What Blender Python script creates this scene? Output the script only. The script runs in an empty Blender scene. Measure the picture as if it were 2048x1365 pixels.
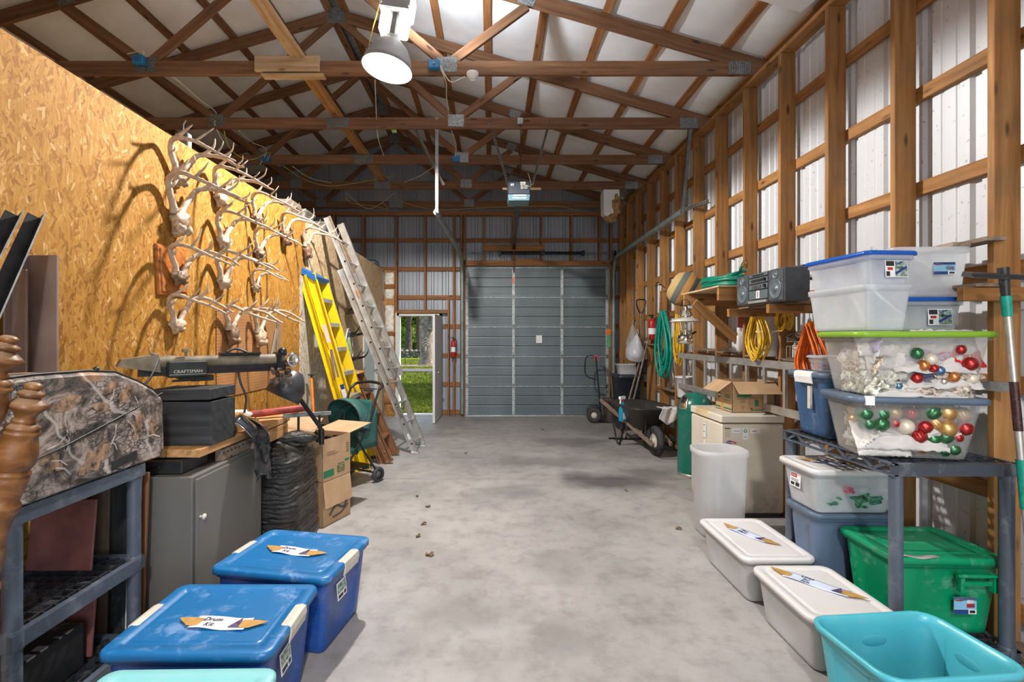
import bpy, math, random
from mathutils import Vector, Matrix, noise
R = random.Random(7)
PI = math.pi
V = Vector
C = bpy.context.scene.collection
HC = 1.62            # eye height
# ---------------------------------------------------------------- camera, world, lights, exposure
cam = bpy.data.cameras.new('camera'); co = bpy.data.objects.new('camera', cam); C.objects.link(co)
cam.sensor_width = 36; cam.lens = 950 / 2048 * 36; cam.shift_x = 42 / 2048; cam.shift_y = -7.5 / 2048; cam.clip_end = 400
co.location = (0, 0, HC); co.rotation_euler = (PI / 2, 0, 0)
S = bpy.context.scene; S.camera = co
S.view_settings.view_transform = 'Standard'; S.view_settings.look = 'None'; S.view_settings.gamma = 1
S.view_settings.exposure = 0.22
S.cycles.max_bounces = 10; S.cycles.transparent_max_bounces = 16; S.cycles.diffuse_bounces = 5
S.cycles.use_denoising = True; S.cycles.sample_clamp_indirect = 6
S.cycles.caustics_reflective = False; S.cycles.caustics_refractive = False
wd = bpy.data.worlds.new('sky'); S.world = wd; wd.use_nodes = True
nt = wd.node_tree; nt.nodes.clear()
sk = nt.nodes.new('ShaderNodeTexSky'); sk.sky_type = 'NISHITA'; sk.sun_disc = False
sk.sun_elevation = math.radians(48); sk.sun_rotation = math.radians(40)
bg = nt.nodes.new('ShaderNodeBackground'); bg.inputs[1].default_value = 0.35
ow = nt.nodes.new('ShaderNodeOutputWorld')
nt.links.new(sk.outputs[0], bg.inputs[0]); nt.links.new(bg.outputs[0], ow.inputs[0])
def light(kind, name, loc, energy, color, rot=(0, 0, 0), **k):
    l = bpy.data.lights.new(name, kind); l.energy = energy; l.color = color
    for a, b in k.items(): setattr(l, a, b)
    o = bpy.data.objects.new(name, l); o.location = loc; o.rotation_euler = rot; C.objects.link(o); return o
light('SUN', 'sun', (0, 0, 20), 9.0, (1, .93, .80), rot=(math.radians(38), 0, math.radians(-255)), angle=.01)
LAMP = V((-.93, 4.25, 4.02))
light('SPOT', 'high_bay_bulb', LAMP + V((0, 0, -.05)), 640, (1, .955, .90), spot_size=math.radians(170), spot_blend=.15, shadow_soft_size=.06)
light('SPOT', 'rear_high_bay_bulb', (.30, -1.6, 4.0), 560, (1, .95, .885), spot_size=math.radians(158), spot_blend=.55, shadow_soft_size=.12)
# light leaving the vents above each dome
light('SPOT', 'uplight', LAMP + V((.26, -.02, .36)), 130, (.84, .92, 1.0), rot=(PI, math.radians(22), 0), spot_size=math.radians(160), spot_blend=.3, shadow_soft_size=.06)
light('SPOT', 'uplight', LAMP + V((-.20, -.02, .36)), 22, (.84, .92, 1.0), rot=(PI, math.radians(-5), 0), spot_size=math.radians(150), spot_blend=.4, shadow_soft_size=.06)
light('SPOT', 'rear_uplight', (.30, -1.6, 4.45), 420, (.84, .92, 1.0), rot=(PI, 0, 0), spot_size=math.radians(166), spot_blend=.2, shadow_soft_size=.16)
# added soft fill from behind the camera, set in an invented opening
light('AREA', 'rear_fill_light', (.9, -3.3, 1.75), 130, (.82, .90, 1.0), rot=(PI / 2, 0, 0), shape='RECTANGLE', size=4.4, size_y=3.2)
# ---------------------------------------------------------------- helpers
def setp(o, label=None, cat=None, group=None, kind=None):
    if label: o['label'] = label
    if cat: o['category'] = cat
    if group: o['group'] = group
    if kind: o['kind'] = kind
    return o
def thing(name, label=None, cat=None, loc=(0, 0, 0), rz=0, group=None, kind=None, parent=None, M=None):
    o = bpy.data.objects.new(name, None); o.empty_display_size = .05; C.objects.link(o)
    if M is not None: o.matrix_local = M
    else: o.location = loc; o.rotation_euler = (0, 0, rz)
    if parent: o.parent = parent
    return setp(o, label, cat, group, kind)
def frame(p0, p1, up=(0, 0, 1)):
    x = (V(p1) - V(p0)); L = x.length; x = x / L; up = V(up)
    if abs(x.dot(up)) > .98: up = V((0, 1, 0)) if abs(x.y) < .9 else V((1, 0, 0))
    z = (up - x * up.dot(x)).normalized(); y = z.cross(x)
    M = Matrix((x, y, z)).transposed().to_4x4(); M.translation = (V(p0) + V(p1)) / 2
    return M, L
def T(x, y, z): return Matrix.Translation((x, y, z))
def RX(a): return Matrix.Rotation(a, 4, 'X')
def RY(a): return Matrix.Rotation(a, 4, 'Y')
def RZ(a): return Matrix.Rotation(a, 4, 'Z')
class MB:
    def __init__(s): s.v = []; s.f = []; s.m = []; s.s = []
    def add(s, vs, fs, smooth=False, mi=0, M=None):
        b = len(s.v)
        if M is not None: vs = [M @ V(p) for p in vs]
        s.v += [tuple(p) for p in vs]
        for f in fs: s.f.append([i + b for i in f]); s.m.append(mi); s.s.append(smooth)
        return s
    def box(s, c, d, M=None, mi=0):
        x, y, z = d[0] / 2, d[1] / 2, d[2] / 2
        vs = [(c[0] + i * x, c[1] + j * y, c[2] + k * z) for i in (-1, 1) for j in (-1, 1) for k in (-1, 1)]
        return s.add(vs, [(0, 1, 3, 2), (4, 6, 7, 5), (0, 4, 5, 1), (2, 3, 7, 6), (0, 2, 6, 4), (1, 5, 7, 3)], False, mi, M)
    def b2(s, lo, hi, M=None, mi=0):
        return s.box([(a + b) / 2 for a, b in zip(lo, hi)], [b - a for a, b in zip(lo, hi)], M, mi)
    def cbox(s, c, d, ch=.004, M=None, mi=0):      # chamfered box
        x, y, z = d[0] / 2, d[1] / 2, d[2] / 2; ch = min(ch, x * .8, y * .8, z * .8)
        def lp(zz, i): return [V(c) + V(p) for p in ((x - i, -y + ch, zz), (x - i, y - ch, zz), (x - ch, y - i, zz), (-x + ch, y - i, zz), (-x + i, y - ch, zz), (-x + i, -y + ch, zz), (-x + ch, -y + i, zz), (x - ch, -y + i, zz))]
        return s.loft([lp(-z, ch), lp(-z + ch, 0), lp(z - ch, 0), lp(z, ch)], True, True, False, mi, M)
    def bar(s, p0, p1, w, h, up=(0, 0, 1), mi=0, M=None):
        F, L = frame(p0, p1, up); return s.box((0, 0, 0), (L, w, h), F if M is None else M @ F, mi)
    def loft(s, loops, cap0=False, cap1=False, smooth=True, mi=0, M=None, closed=True):
        n = len(loops[0]); vs = [p for l in loops for p in l]; fs = []
        for a in range(len(loops) - 1):
            for i in range(n if closed else n - 1):
                j = (i + 1) % n; fs.append((a * n + i, a * n + j, (a + 1) * n + j, (a + 1) * n + i))
        s.add(vs, fs, smooth, mi, M)
        if cap0: s.add(loops[0], [list(range(n))[::-1]], False, mi, M)
        if cap1: s.add(loops[-1], [list(range(n))], False, mi, M)
        return s
    def lathe(s, prof, seg=20, M=None, mi=0, smooth=True, cap0=True, cap1=True):
        loops = [[V((r * math.cos(2 * PI * i / seg), r * math.sin(2 * PI * i / seg), z)) for i in range(seg)] for r, z in prof]
        return s.loft(loops, cap0, cap1, smooth, mi, M)
    def cyl(s, p0, p1, r0, r1=None, seg=12, mi=0, smooth=True, M=None):
        F, L = frame(p0, p1); F = F @ RY(PI / 2)
        r1 = r0 if r1 is None else r1
        return s.lathe([(r0, -L / 2), (r1, L / 2)], seg, F if M is None else M @ F, mi, smooth)
    def tube(s, pts, r, seg=8, closed=False, mi=0, M=None, cap=True):
        pts = [V(p) for p in pts]; n = len(pts); loops = []
        rs = r if isinstance(r, (list, tuple)) else [r] * n
        up = None
        for i, p in enumerate(pts):
            a = pts[(i - 1) % n] if (closed or i) else p; b = pts[(i + 1) % n] if (closed or i < n - 1) else p
            t = (b - a).normalized() if (b - a).length > 1e-9 else V((0, 0, 1))
            if up is None: up = V((0, 0, 1)) if abs(t.z) < .9 else V((1, 0, 0))
            u = up - t * up.dot(t)
            if u.length < 1e-4: u = V((0, 1, 0)) - t * t.y
            u.normalize(); up = u; w = t.cross(u)
            loops.append([p + (u * math.cos(2 * PI * k / seg) + w * math.sin(2 * PI * k / seg)) * rs[i] for k in range(seg)])
        if closed: loops.append(loops[0])
        return s.loft(loops, cap and not closed, cap and not closed, True, mi, M)
    def poly(s, pts, th, M=None, mi=0):            # prism of a 2D outline, thickness th along z
        n = len(pts); a = [V((p[0], p[1], 0)) for p in pts]; b = [V((p[0], p[1], th)) for p in pts]
        return s.loft([a, b], True, True, False, mi, M)
    def ball(s, c, r, seg=12, rings=7, mi=0, sc=(1, 1, 1), M=None, nz=0, fq=3):
        prof = [(max(1e-4, math.sin(PI * i / rings)) * r, -math.cos(PI * i / rings) * r) for i in range(rings + 1)]
        loops = []
        for rr, z in prof:
            l = []
            for i in range(seg):
                p = V((rr * math.cos(2 * PI * i / seg), rr * math.sin(2 * PI * i / seg), z))
                if nz: p *= 1 + nz * noise.noise(p / r * fq * .5 + V(c) * 7)
                l.append(V((p.x * sc[0], p.y * sc[1], p.z * sc[2])) + V(c))
            loops.append(l)
        return s.loft(loops, False, False, True, mi, M)
    def sheet(s, fn, nu, nv, mi=0, smooth=True, M=None):
        vs = [fn(i / nu, j / nv) for i in range(nu + 1) for j in range(nv + 1)]
        fs = [(i * (nv + 1) + j, (i + 1) * (nv + 1) + j, (i + 1) * (nv + 1) + j + 1, i * (nv + 1) + j + 1) for i in range(nu) for j in range(nv)]
        return s.add(vs, fs, smooth, mi, M)
    def mesh(s, name, mats):
        me = bpy.data.meshes.new(name); me.from_pydata(s.v, [], s.f)
        for m in (mats if isinstance(mats, (list, tuple)) else [mats]): me.materials.append(m)
        me.polygons.foreach_set('material_index', s.m); me.polygons.foreach_set('use_smooth', s.s); me.update()
        return me
    def build(s, name, mats, parent=None, M=None, label=None, cat=None, group=None, kind=None, solid=0, sub=0):
        o = bpy.data.objects.new(name, s.mesh(name, mats)); C.objects.link(o)
        if parent: o.parent = parent
        if M is not None: o.matrix_local = M
        if solid: md = o.modifiers.new('t', 'SOLIDIFY'); md.thickness = solid; md.offset = 0
        if sub: md = o.modifiers.new('s', 'SUBSURF'); md.levels = sub; md.render_levels = sub
        return setp(o, label, cat, group, kind)
def kids(o): return KID.get(o.name, [])
def copy_tree(o, loc=None, rz=None, M=None, parent=None, label=None):
    c = o.copy(); C.objects.link(c)
    if parent: c.parent = parent
    if M is not None: c.matrix_local = M
    if loc is not None: c.location = loc
    if rz is not None: c.rotation_euler = (0, 0, rz)
    if label: c['label'] = label
    for ch in [x for x in bpy.data.objects if x.parent == o]:
        copy_tree(ch, parent=c)
    return c
_bc = {}
def board(name, p0, p1, w, h, mat, parent=None, up=(0, 0, 1), label=None, cat=None, group=None, kind=None):
    """a sawn board: its mesh runs along local X so the grain does too; alike boards share a mesh"""
    F, L = frame(p0, p1, up); key = (round(L, 3), w, h, mat.name)
    if key not in _bc: _bc[key] = MB().cbox((0, 0, 0), (L, w, h), min(.003, w * .1, h * .1)).mesh(name, mat)
    o = bpy.data.objects.new(name, _bc[key]); C.objects.link(o)
    if parent: o.parent = parent
    o.matrix_local = F
    return setp(o, label, cat, group, kind)
def rr(w, d, r, z=0, n=4, cx=0, cy=0):            # rounded rectangle loop, ccw
    pts = []
    for sx, sy, a0 in ((1, -1, -PI / 2), (1, 1, 0), (-1, 1, PI / 2), (-1, -1, PI)):
        for k in range(n + 1):
            a = a0 + PI / 2 * k / n
            pts.append(V((cx + sx * (w / 2 - r) + r * math.cos(a), cy + sy * (d / 2 - r) + r * math.sin(a), z)))
    return pts
_tx = {}
def text(parent, s, size, M, mat, name='lettering', th=0.0006, align='CENTER', shear=0):
    key = (s, size, mat.name, align, shear)
    if key not in _tx:
        cu = bpy.data.curves.new('t', 'FONT'); cu.body = s; cu.size = size; cu.align_x = align; cu.align_y = 'CENTER'; cu.extrude = th; cu.resolution_u = 2; cu.shear = shear
        o = bpy.data.objects.new('t', cu); C.objects.link(o)
        me = bpy.data.meshes.new_from_object(o.evaluated_get(bpy.context.evaluated_depsgraph_get())); bpy.data.objects.remove(o)
        me.materials.clear(); me.materials.append(mat); me.name = name; _tx[key] = me
    o = bpy.data.objects.new(name, _tx[key]); C.objects.link(o); o.parent = parent; o.matrix_local = M
    return o
def curve_pts(ps, n=6):                            # Catmull-Rom through points
    ps = [V(p) for p in ps]; out = []
    for i in range(len(ps) - 1):
        a = ps[max(i - 1, 0)]; b = ps[i]; c = ps[i + 1]; d = ps[min(i + 2, len(ps) - 1)]
        for k in range(n):
            t = k / n; out.append(.5 * ((2 * b) + (c - a) * t + (2 * a - 5 * b + 4 * c - d) * t * t + (3 * b - a - 3 * c + d) * t ** 3))
    out.append(ps[-1]); return out
# ---------------------------------------------------------------- materials
def nm(name):
    m = bpy.data.materials.new(name); m.use_nodes = True; nt = m.node_tree
    b = nt.nodes['Principled BSDF']; return m, nt, b
def N(nt, typ, **k):
    n = nt.nodes.new('ShaderNode' + typ)
    for a, v in k.items():
        if a.startswith('i_'): n.inputs[a[2:].replace('_', ' ')].default_value = v
        else: setattr(n, a, v)
    return n
def ramp(nt, src, stops, interp='LINEAR'):
    r = nt.nodes.new('ShaderNodeValToRGB'); r.color_ramp.interpolation = interp; e = r.color_ramp.elements
    while len(e) < len(stops): e.new(.5)
    for x, (p, c) in zip(e, stops): x.position = p; x.color = c if len(c) == 4 else (*c, 1)
    nt.links.new(src, r.inputs[0]); return r.outputs[0]
def mixc(nt, fac, a, b, mode='MIX'):
    m = nt.nodes.new('ShaderNodeMix'); m.data_type = 'RGBA'; m.blend_type = mode
    for i, v in ((0, fac), (6, a), (7, b)):
        if hasattr(v, 'links'): nt.links.new(v, m.inputs[i])
        else: m.inputs[i].default_value = v if i == 0 else ((*v, 1) if len(v) == 3 else v)
    return m.outputs[2]
def coord(nt, scale=(1, 1, 1), rot=(0, 0, 0), rand=0, kind='Object'):
    tc = nt.nodes.new('ShaderNodeTexCoord'); mp = nt.nodes.new('ShaderNodeMapping'); src = tc.outputs[kind]
    if rand:
        oi = nt.nodes.new('ShaderNodeObjectInfo'); ml = N(nt, 'Math', operation='MULTIPLY'); ml.inputs[1].default_value = rand
        nt.links.new(oi.outputs['Random'], ml.inputs[0]); ad = N(nt, 'VectorMath', operation='ADD')
        nt.links.new(src, ad.inputs[0]); nt.links.new(ml.outputs[0], ad.inputs[1]); src = ad.outputs[0]
    mp.inputs['Scale'].default_value = scale; mp.inputs['Rotation'].default_value = rot
    nt.links.new(src, mp.inputs[0]); return mp.outputs[0]
def noisef(nt, vec, scale, detail=4, rough=.55, dist=0):
    n = N(nt, 'TexNoise'); n.inputs['Scale'].default_value = scale; n.inputs['Detail'].default_value = detail
    n.inputs['Roughness'].default_value = rough; n.inputs['Distortion'].default_value = dist; nt.links.new(vec, n.inputs[0]); return n.outputs['Fac']
def bump(nt, b, h, st=.2, d=.01):
    bp = N(nt, 'Bump'); bp.inputs['Strength'].default_value = st; bp.inputs['Distance'].default_value = d
    nt.links.new(h, bp.inputs['Height']); nt.links.new(bp.outputs[0], b.inputs['Normal'])
def simple(name, col, rough=.5, metal=0, var=.08, sc=8, bmp=0, spec=.5, coat=0, emit=0, rand=True):
    m, nt, b = nm(name); c = coord(nt, rand=5 if rand else 0)
    f = noisef(nt, c, sc, 5)
    d = tuple(max(0, x * (1 - var * 2)) for x in col); l = tuple(min(1, x * (1 + var)) for x in col)
    nt.links.new(ramp(nt, f, [(.3, d), (.7, l)]), b.inputs['Base Color'])
    b.inputs['Roughness'].default_value = rough; b.inputs['Metallic'].default_value = metal; b.inputs['Specular IOR Level'].default_value = spec
    if coat: b.inputs['Coat Weight'].default_value = coat
    if bmp: bump(nt, b, f, bmp)
    if emit: b.inputs['Emission Color'].default_value = (*col, 1); b.inputs['Emission Strength'].default_value = emit
    return m
def wood(name, dark, mid, light_, sc=1.0, rough=.65, knots=True, dirt=0):
    m, nt, b = nm(name)
    c = coord(nt, (1.1 * sc, 14 * sc, 14 * sc), rand=23)
    g = noisef(nt, c, 1.6, 6, .6, .6)
    c2 = coord(nt, (.6 * sc, 5 * sc, 5 * sc), rand=9)
    w = N(nt, 'TexWave', wave_type='RINGS', rings_direction='X'); w.inputs['Scale'].default_value = 1.3; w.inputs['Distortion'].default_value = 5; w.inputs['Detail'].default_value = 2
    nt.links.new(c2, w.inputs[0])
    col = ramp(nt, g, [(.28, dark), (.5, mid), (.72, light_)])
    col = mixc(nt, .22, col, ramp(nt, w.outputs['Fac'], [(0, dark), (1, light_)]), 'MIX')
    oi = nt.nodes.new('ShaderNodeObjectInfo')
    col = mixc(nt, .5, col, ramp(nt, oi.outputs['Random'], [(0, (.62, .58, .55)), (1, (1, 1, 1))]), 'MULTIPLY')
    if knots:
        vo = N(nt, 'TexVoronoi'); vo.inputs['Scale'].default_value = 1.0; nt.links.new(coord(nt, (2.6, 9, 9), rand=31), vo.inputs[0])
        col = mixc(nt, ramp(nt, vo.outputs['Distance'], [(.07, (1, 1, 1)), (.16, (0, 0, 0))]), col, tuple(x * .35 for x in dark))
    if dirt:
        col = mixc(nt, ramp(nt, noisef(nt, coord(nt, rand=3), 3, 5), [(.45, (0, 0, 0)), (.7, (dirt,) * 3)]), col, (.12, .09, .06))
    nt.links.new(col, b.inputs['Base Color']); b.inputs['Roughness'].default_value = rough; b.inputs['Specular IOR Level'].default_value = .3
    bump(nt, b, g, .25, .002); return m
def osb(name, stops, dark=.0):
    m, nt, b = nm(name); col = None; hgt = None
    wob = N(nt, 'TexNoise'); wob.inputs['Scale'].default_value = 9; tc = nt.nodes.new('ShaderNodeTexCoord'); nt.links.new(tc.outputs['Object'], wob.inputs[0])
    ad = N(nt, 'VectorMath', operation='MULTIPLY_ADD'); ad.inputs[1].default_value = (.02, .02, .02); nt.links.new(wob.outputs['Color'], ad.inputs[0]); nt.links.new(tc.outputs['Object'], ad.inputs[2])
    for k, (ang, sy, sz, th) in enumerate(((.15, 40, 9, -1), (-.45, 46, 11, .45), (.7, 54, 12, .5), (.05, 60, 12, .55), (1.0, 56, 14, .74), (-.8, 60, 14, .74), (.4, 78, 15, .74), (-.2, 84, 14, .74), (-.6, 34, 11, .93))):
        mp0 = N(nt, 'Mapping'); mp0.inputs['Rotation'].default_value = (ang, 0, 0); mp0.inputs['Location'].default_value = (0, k * 3.1, k * 1.7); nt.links.new(ad.outputs[0], mp0.inputs[0])
        mp = N(nt, 'Mapping'); mp.inputs['Scale'].default_value = (1, sy, sz); nt.links.new(mp0.outputs[0], mp.inputs[0])
        vo = N(nt, 'TexVoronoi', distance='CHEBYCHEV', voronoi_dimensions='3D'); vo.inputs['Scale'].default_value = 1; vo.inputs['Randomness'].default_value = .9; nt.links.new(mp.outputs[0], vo.inputs[0])
        sp = N(nt, 'SeparateColor'); nt.links.new(vo.outputs['Color'], sp.inputs[0]); c = sp.outputs[0]
        if col is None: col = c; continue
        fc = N(nt, 'Math', operation='GREATER_THAN'); fc.inputs[1].default_value = th; nt.links.new(sp.outputs[1], fc.inputs[0])
        edge = N(nt, 'Math', operation='LESS_THAN'); edge.inputs[1].default_value = .40; nt.links.new(vo.outputs['Distance'], edge.inputs[0]); f2 = N(nt, 'Math', operation='MULTIPLY'); nt.links.new(fc.outputs[0], f2.inputs[0]); nt.links.new(edge.outputs[0], f2.inputs[1])
        mx = N(nt, 'Mix'); mx.data_type = 'FLOAT'; nt.links.new(f2.outputs[0], mx.inputs[0]); nt.links.new(col, mx.inputs[2]); nt.links.new(c, mx.inputs[3]); col = mx.outputs[0]
    hgt = col; col = ramp(nt, hgt, stops)
    fine = noisef(nt, coord(nt, (1, 40, 6), (.15, 0, 0)), 3, 4)
    col = mixc(nt, .45, col, ramp(nt, fine, [(.3, (.55, .5, .45)), (.65, (1, 1, 1))]), 'MULTIPLY')
    col = mixc(nt, ramp(nt, noisef(nt, coord(nt), 1.1, 3), [(.4, (0, 0, 0)), (.75, (dark,) * 3)]), col, (.30, .24, .18))
    nt.links.new(col, b.inputs['Base Color']); b.inputs['Roughness'].default_value = .72; b.inputs['Specular IOR Level'].default_value = .2
    bump(nt, b, hgt, .2, .003); return m
def plastic(name, col, rough=.38, scuff=.25, scol=None, sc=9):
    m, nt, b = nm(name); c = coord(nt, rand=4)
    f = noisef(nt, c, sc, 8, .72, .3); g = noisef(nt, c, 2.2, 3)
    scol = scol or tuple(min(1, x * .6 + .38) for x in col)
    base = ramp(nt, g, [(.3, tuple(x * .86 for x in col)), (.7, col)])
    msk = ramp(nt, f, [(.535, (0, 0, 0)), (.66, (scuff,) * 3)])
    nt.links.new(mixc(nt, msk, base, scol), b.inputs['Base Color'])
    b.inputs['Roughness'].default_value = rough; return m
def clear(name, col, op=.4, rough=.25, cloud=.15):
    m, nt, b = nm(name); b.inputs['Base Color'].default_value = (*col, 1); b.inputs['Roughness'].default_value = rough
    tr = N(nt, 'BsdfTransparent'); tr.inputs[0].default_value = (1, 1, 1, 1)
    tl = N(nt, 'BsdfTranslucent'); tl.inputs[0].default_value = (*col, 1)
    m1 = N(nt, 'MixShader'); m1.inputs[0].default_value = .4; m2 = N(nt, 'MixShader')
    nt.links.new(b.outputs[0], m1.inputs[1]); nt.links.new(tl.outputs[0], m1.inputs[2])
    f = ramp(nt, noisef(nt, coord(nt, rand=3), 6, 4), [(.3, (max(0, op - cloud),) * 3), (.7, (min(1, op + cloud),) * 3)])
    nt.links.new(f, m2.inputs[0]); nt.links.new(tr.outputs[0], m2.inputs[1]); nt.links.new(m1.outputs[0], m2.inputs[2])
    nt.links.new(m2.outputs[0], nt.nodes['Material Output'].inputs[0]); return m
M_ = {}
STUD = wood('stud_wood', (.23, .10, .027), (.38, .18, .056), (.52, .275, .10), dirt=.4)
TRUSS = wood('truss_wood', (.11, .048, .022), (.20, .095, .045), (.29, .145, .07), dirt=.3)
PALEW = wood('pale_wood', (.35, .22, .11), (.52, .35, .19), (.66, .48, .29), dirt=.2)
BACKW = wood('back_wood', (.19, .072, .022), (.33, .135, .045), (.46, .21, .08), dirt=.3)
OLDW = wood('old_grey_wood', (.14, .10, .07), (.25, .19, .14), (.38, .30, .23), dirt=.5)
BENCHW = wood('bench_wood', (.30, .14, .05), (.50, .27, .11), (.66, .40, .19), sc=1.2)
LADW = wood('ladder_wood', (.10, .04, .018), (.20, .09, .04), (.31, .15, .07), sc=1.5)
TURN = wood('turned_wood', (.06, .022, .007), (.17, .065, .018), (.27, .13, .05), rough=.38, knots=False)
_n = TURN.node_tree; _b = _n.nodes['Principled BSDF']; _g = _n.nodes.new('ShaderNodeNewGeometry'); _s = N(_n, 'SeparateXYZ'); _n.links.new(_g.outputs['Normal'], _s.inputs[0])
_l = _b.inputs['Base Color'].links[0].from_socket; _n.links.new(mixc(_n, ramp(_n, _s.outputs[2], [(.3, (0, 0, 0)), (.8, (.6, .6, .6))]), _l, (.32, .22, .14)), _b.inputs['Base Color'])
OSBG = osb('osb_gold', [(0, (.24, .10, .016)), (.2, (.325, .145, .021)), (.6, (.38, .182, .031)), (.88, (.415, .21, .045)), (.96, (.47, .27, .08)), (1, (.54, .34, .14))])
OSBP = osb('osb_pale', [(0, (.42, .27, .13)), (.3, (.55, .37, .19)), (.6, (.64, .46, .26)), (.9, (.72, .56, .36)), (1, (.80, .68, .5))], .25)
OSBW = osb('osb_weathered', [(0, (.30, .25, .18)), (.4, (.45, .40, .32)), (.8, (.60, .56, .46)), (1, (.7, .68, .6))], .8)
def concrete():
    m, nt, b = nm('concrete'); c = coord(nt)
    f1 = noisef(nt, c, .9, 6, .6); f2 = noisef(nt, c, 6, 8, .7); f3 = noisef(nt, c, 60, 4)
    col = ramp(nt, f1, [(.3, (.27, .257, .25)), (.5, (.36, .345, .336)), (.7, (.43, .415, .405))])
    col = mixc(nt, .75, col, ramp(nt, f2, [(.32, (.62, .60, .58)), (.5, (.93, .92, .92)), (.62, (1, 1, 1))]), 'MULTIPLY')
    # oily stains with a shape of their own
    tc = nt.nodes.new('ShaderNodeTexCoord')
    dn = N(nt, 'TexNoise'); dn.inputs['Scale'].default_value = 2.6; dn.inputs['Detail'].default_value = 6; nt.links.new(tc.outputs['Object'], dn.inputs[0])
    tot = None
    for (x, y, sx, sy, s) in ((1.35, 5.35, .55, .42, .85), (.75, 6.2, .7, .35, .5), (1.2, 7.4, .6, .35, .45), (.2, 5.0, .35, .25, .35), (.45, 3.35, .22, .3, .3), (-.2, 2.8, .5, .2, .25), (1.9, 5.7, .4, .3, .5), (-.9, 7.9, .5, .3, .3), (.35, 2.55, .14, .2, .3)):
        mp = N(nt, 'Mapping'); mp.inputs['Location'].default_value = (-x / sx, -y / sy, 0); mp.inputs['Scale'].default_value = (1 / sx, 1 / sy, 0); nt.links.new(tc.outputs['Object'], mp.inputs[0])
        ad = N(nt, 'VectorMath', operation='MULTIPLY_ADD'); ad.inputs[1].default_value = (1.6, 1.6, 0); ad.inputs[2].default_value = (-.8, -.8, 0)
        nt.links.new(dn.outputs['Color'], ad.inputs[0]); a2 = N(nt, 'VectorMath', operation='ADD'); nt.links.new(mp.outputs[0], a2.inputs[0]); nt.links.new(ad.outputs[0], a2.inputs[1])
        ln = N(nt, 'VectorMath', operation='LENGTH'); nt.links.new(a2.outputs[0], ln.inputs[0])
        r = N(nt, 'MapRange'); r.inputs[1].default_value = .45; r.inputs[2].default_value = 1.15; r.inputs[3].default_value = s; r.inputs[4].default_value = 0; nt.links.new(ln.outputs['Value'], r.inputs[0])
        if tot is None: tot = r.outputs[0]
        else:
            mx = N(nt, 'Math', operation='MAXIMUM'); nt.links.new(tot, mx.inputs[0]); nt.links.new(r.outputs[0], mx.inputs[1]); tot = mx.outputs[0]
    mm = N(nt, 'Math', operation='MULTIPLY'); nt.links.new(tot, mm.inputs[0]); nt.links.new(ramp(nt, f2, [(.3, (.5, .5, .5)), (.5, (1, 1, 1))]), mm.inputs[1])
    col = mixc(nt, mm.outputs[0], col, (.085, .082, .08))
    col = mixc(nt, ramp(nt, f3, [(.62, (0, 0, 0)), (.75, (.35, .35, .35))]), col, (.2, .18, .16))
    nt.links.new(col, b.inputs['Base Color'])
    nt.links.new(ramp(nt, f1, [(.3, (.36, .36, .36)), (.7, (.62, .62, .62))]), b.inputs['Roughness']); b.inputs['Specular IOR Level'].default_value = .45
    bump(nt, b, f2, .12, .01); return m
CONC = concrete()
def siding(name, a, bcol, specks=.5):
    m, nt, b = nm(name); c = coord(nt)
    f = noisef(nt, coord(nt, (1, 1, .25)), 2.5, 5); s = noisef(nt, c, 38, 2, .5)
    col = ramp(nt, f, [(.3, a), (.7, bcol)])
    col = mixc(nt, ramp(nt, s, [(.66, (0, 0, 0)), (.74, (specks,) * 3)]), col, (.16, .13, .11))
    nt.links.new(col, b.inputs['Base Color']); b.inputs['Roughness'].default_value = .45; b.inputs['Metallic'].default_value = .15; return m
SIDE = siding('white_siding', (.57, .60, .645), (.69, .715, .755))
SIDEB = siding('back_siding', (.27, .295, .335), (.37, .395, .435), .3)
DOORM = siding('door_grey', (.115, .145, .16), (.165, .20, .215), .25)
GALV = simple('galvanised', (.50, .51, .50), .35, .8, .2, 14)
GALVD = simple('dull_galvanised', (.22, .22, .215), .5, .7, .2, 14)
ALU = simple('aluminium', (.60, .58, .55), .42, .75, .12, 10)
CHROME = simple('chrome', (.78, .77, .72), .15, 1, .05)
ROOFW = simple('white_vinyl_insulation', (.80, .80, .81), .5, 0, .05, 3, .1)
PLYW = simple('plywood', (.55, .40, .24), .6, 0, .15, 6)
BLACKM = simple('black_metal', (.018, .018, .02), .38, .3, .3, 12)
BLACKP = simple('black_plastic', (.022, .023, .026), .42, 0, .3, 12)
DARKG = simple('dark_grey_plastic', (.06, .065, .07), .45, 0, .2, 12)
RUBBER = simple('rubber', (.045, .045, .048), .75, 0, .25, 14)
WHITE = simple('white_paint', (.74, .74, .73), .45, 0, .04)
PAPER = simple('paper', (.78, .78, .80), .8, 0, .03)
PAPERB = simple('blue_tinted_paper', (.62, .70, .88), .8, 0, .03)
TAPE = simple('brown_tape', (.52, .30, .09), .4, 0, .12, 20)
CREAM = simple('cream_handle', (.62, .58, .50), .45, 0, .08)
INK = simple('ink', (.02, .02, .05), .6, 0, 0)
RED = simple('red', (.50, .02, .02), .35, 0, .15)
WHT = simple('print_white', (.85, .85, .85), .5, 0, 0)
GRN = simple('print_green', (.02, .18, .08), .6, 0, .1)
BLU = simple('print_blue', (.015, .05, .22), .5, 0, .1)
ORG = simple('orange', (.85, .20, .02), .45, 0, .1)
YEL = simple('yellow', (.82, .56, .01), .38, 0, .06)
def ycord(name, col): return simple(name, col, .42, 0, .2, 25)
YCORD = ycord('yellow_cord', (.80, .50, .03)); OCORD = ycord('orange_cord', (.86, .18, .015)); GHOSE = ycord('green_hose', (.0, .30, .22)); GHOSE2 = ycord('dark_green_hose', (.0, .19, .12))
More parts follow.
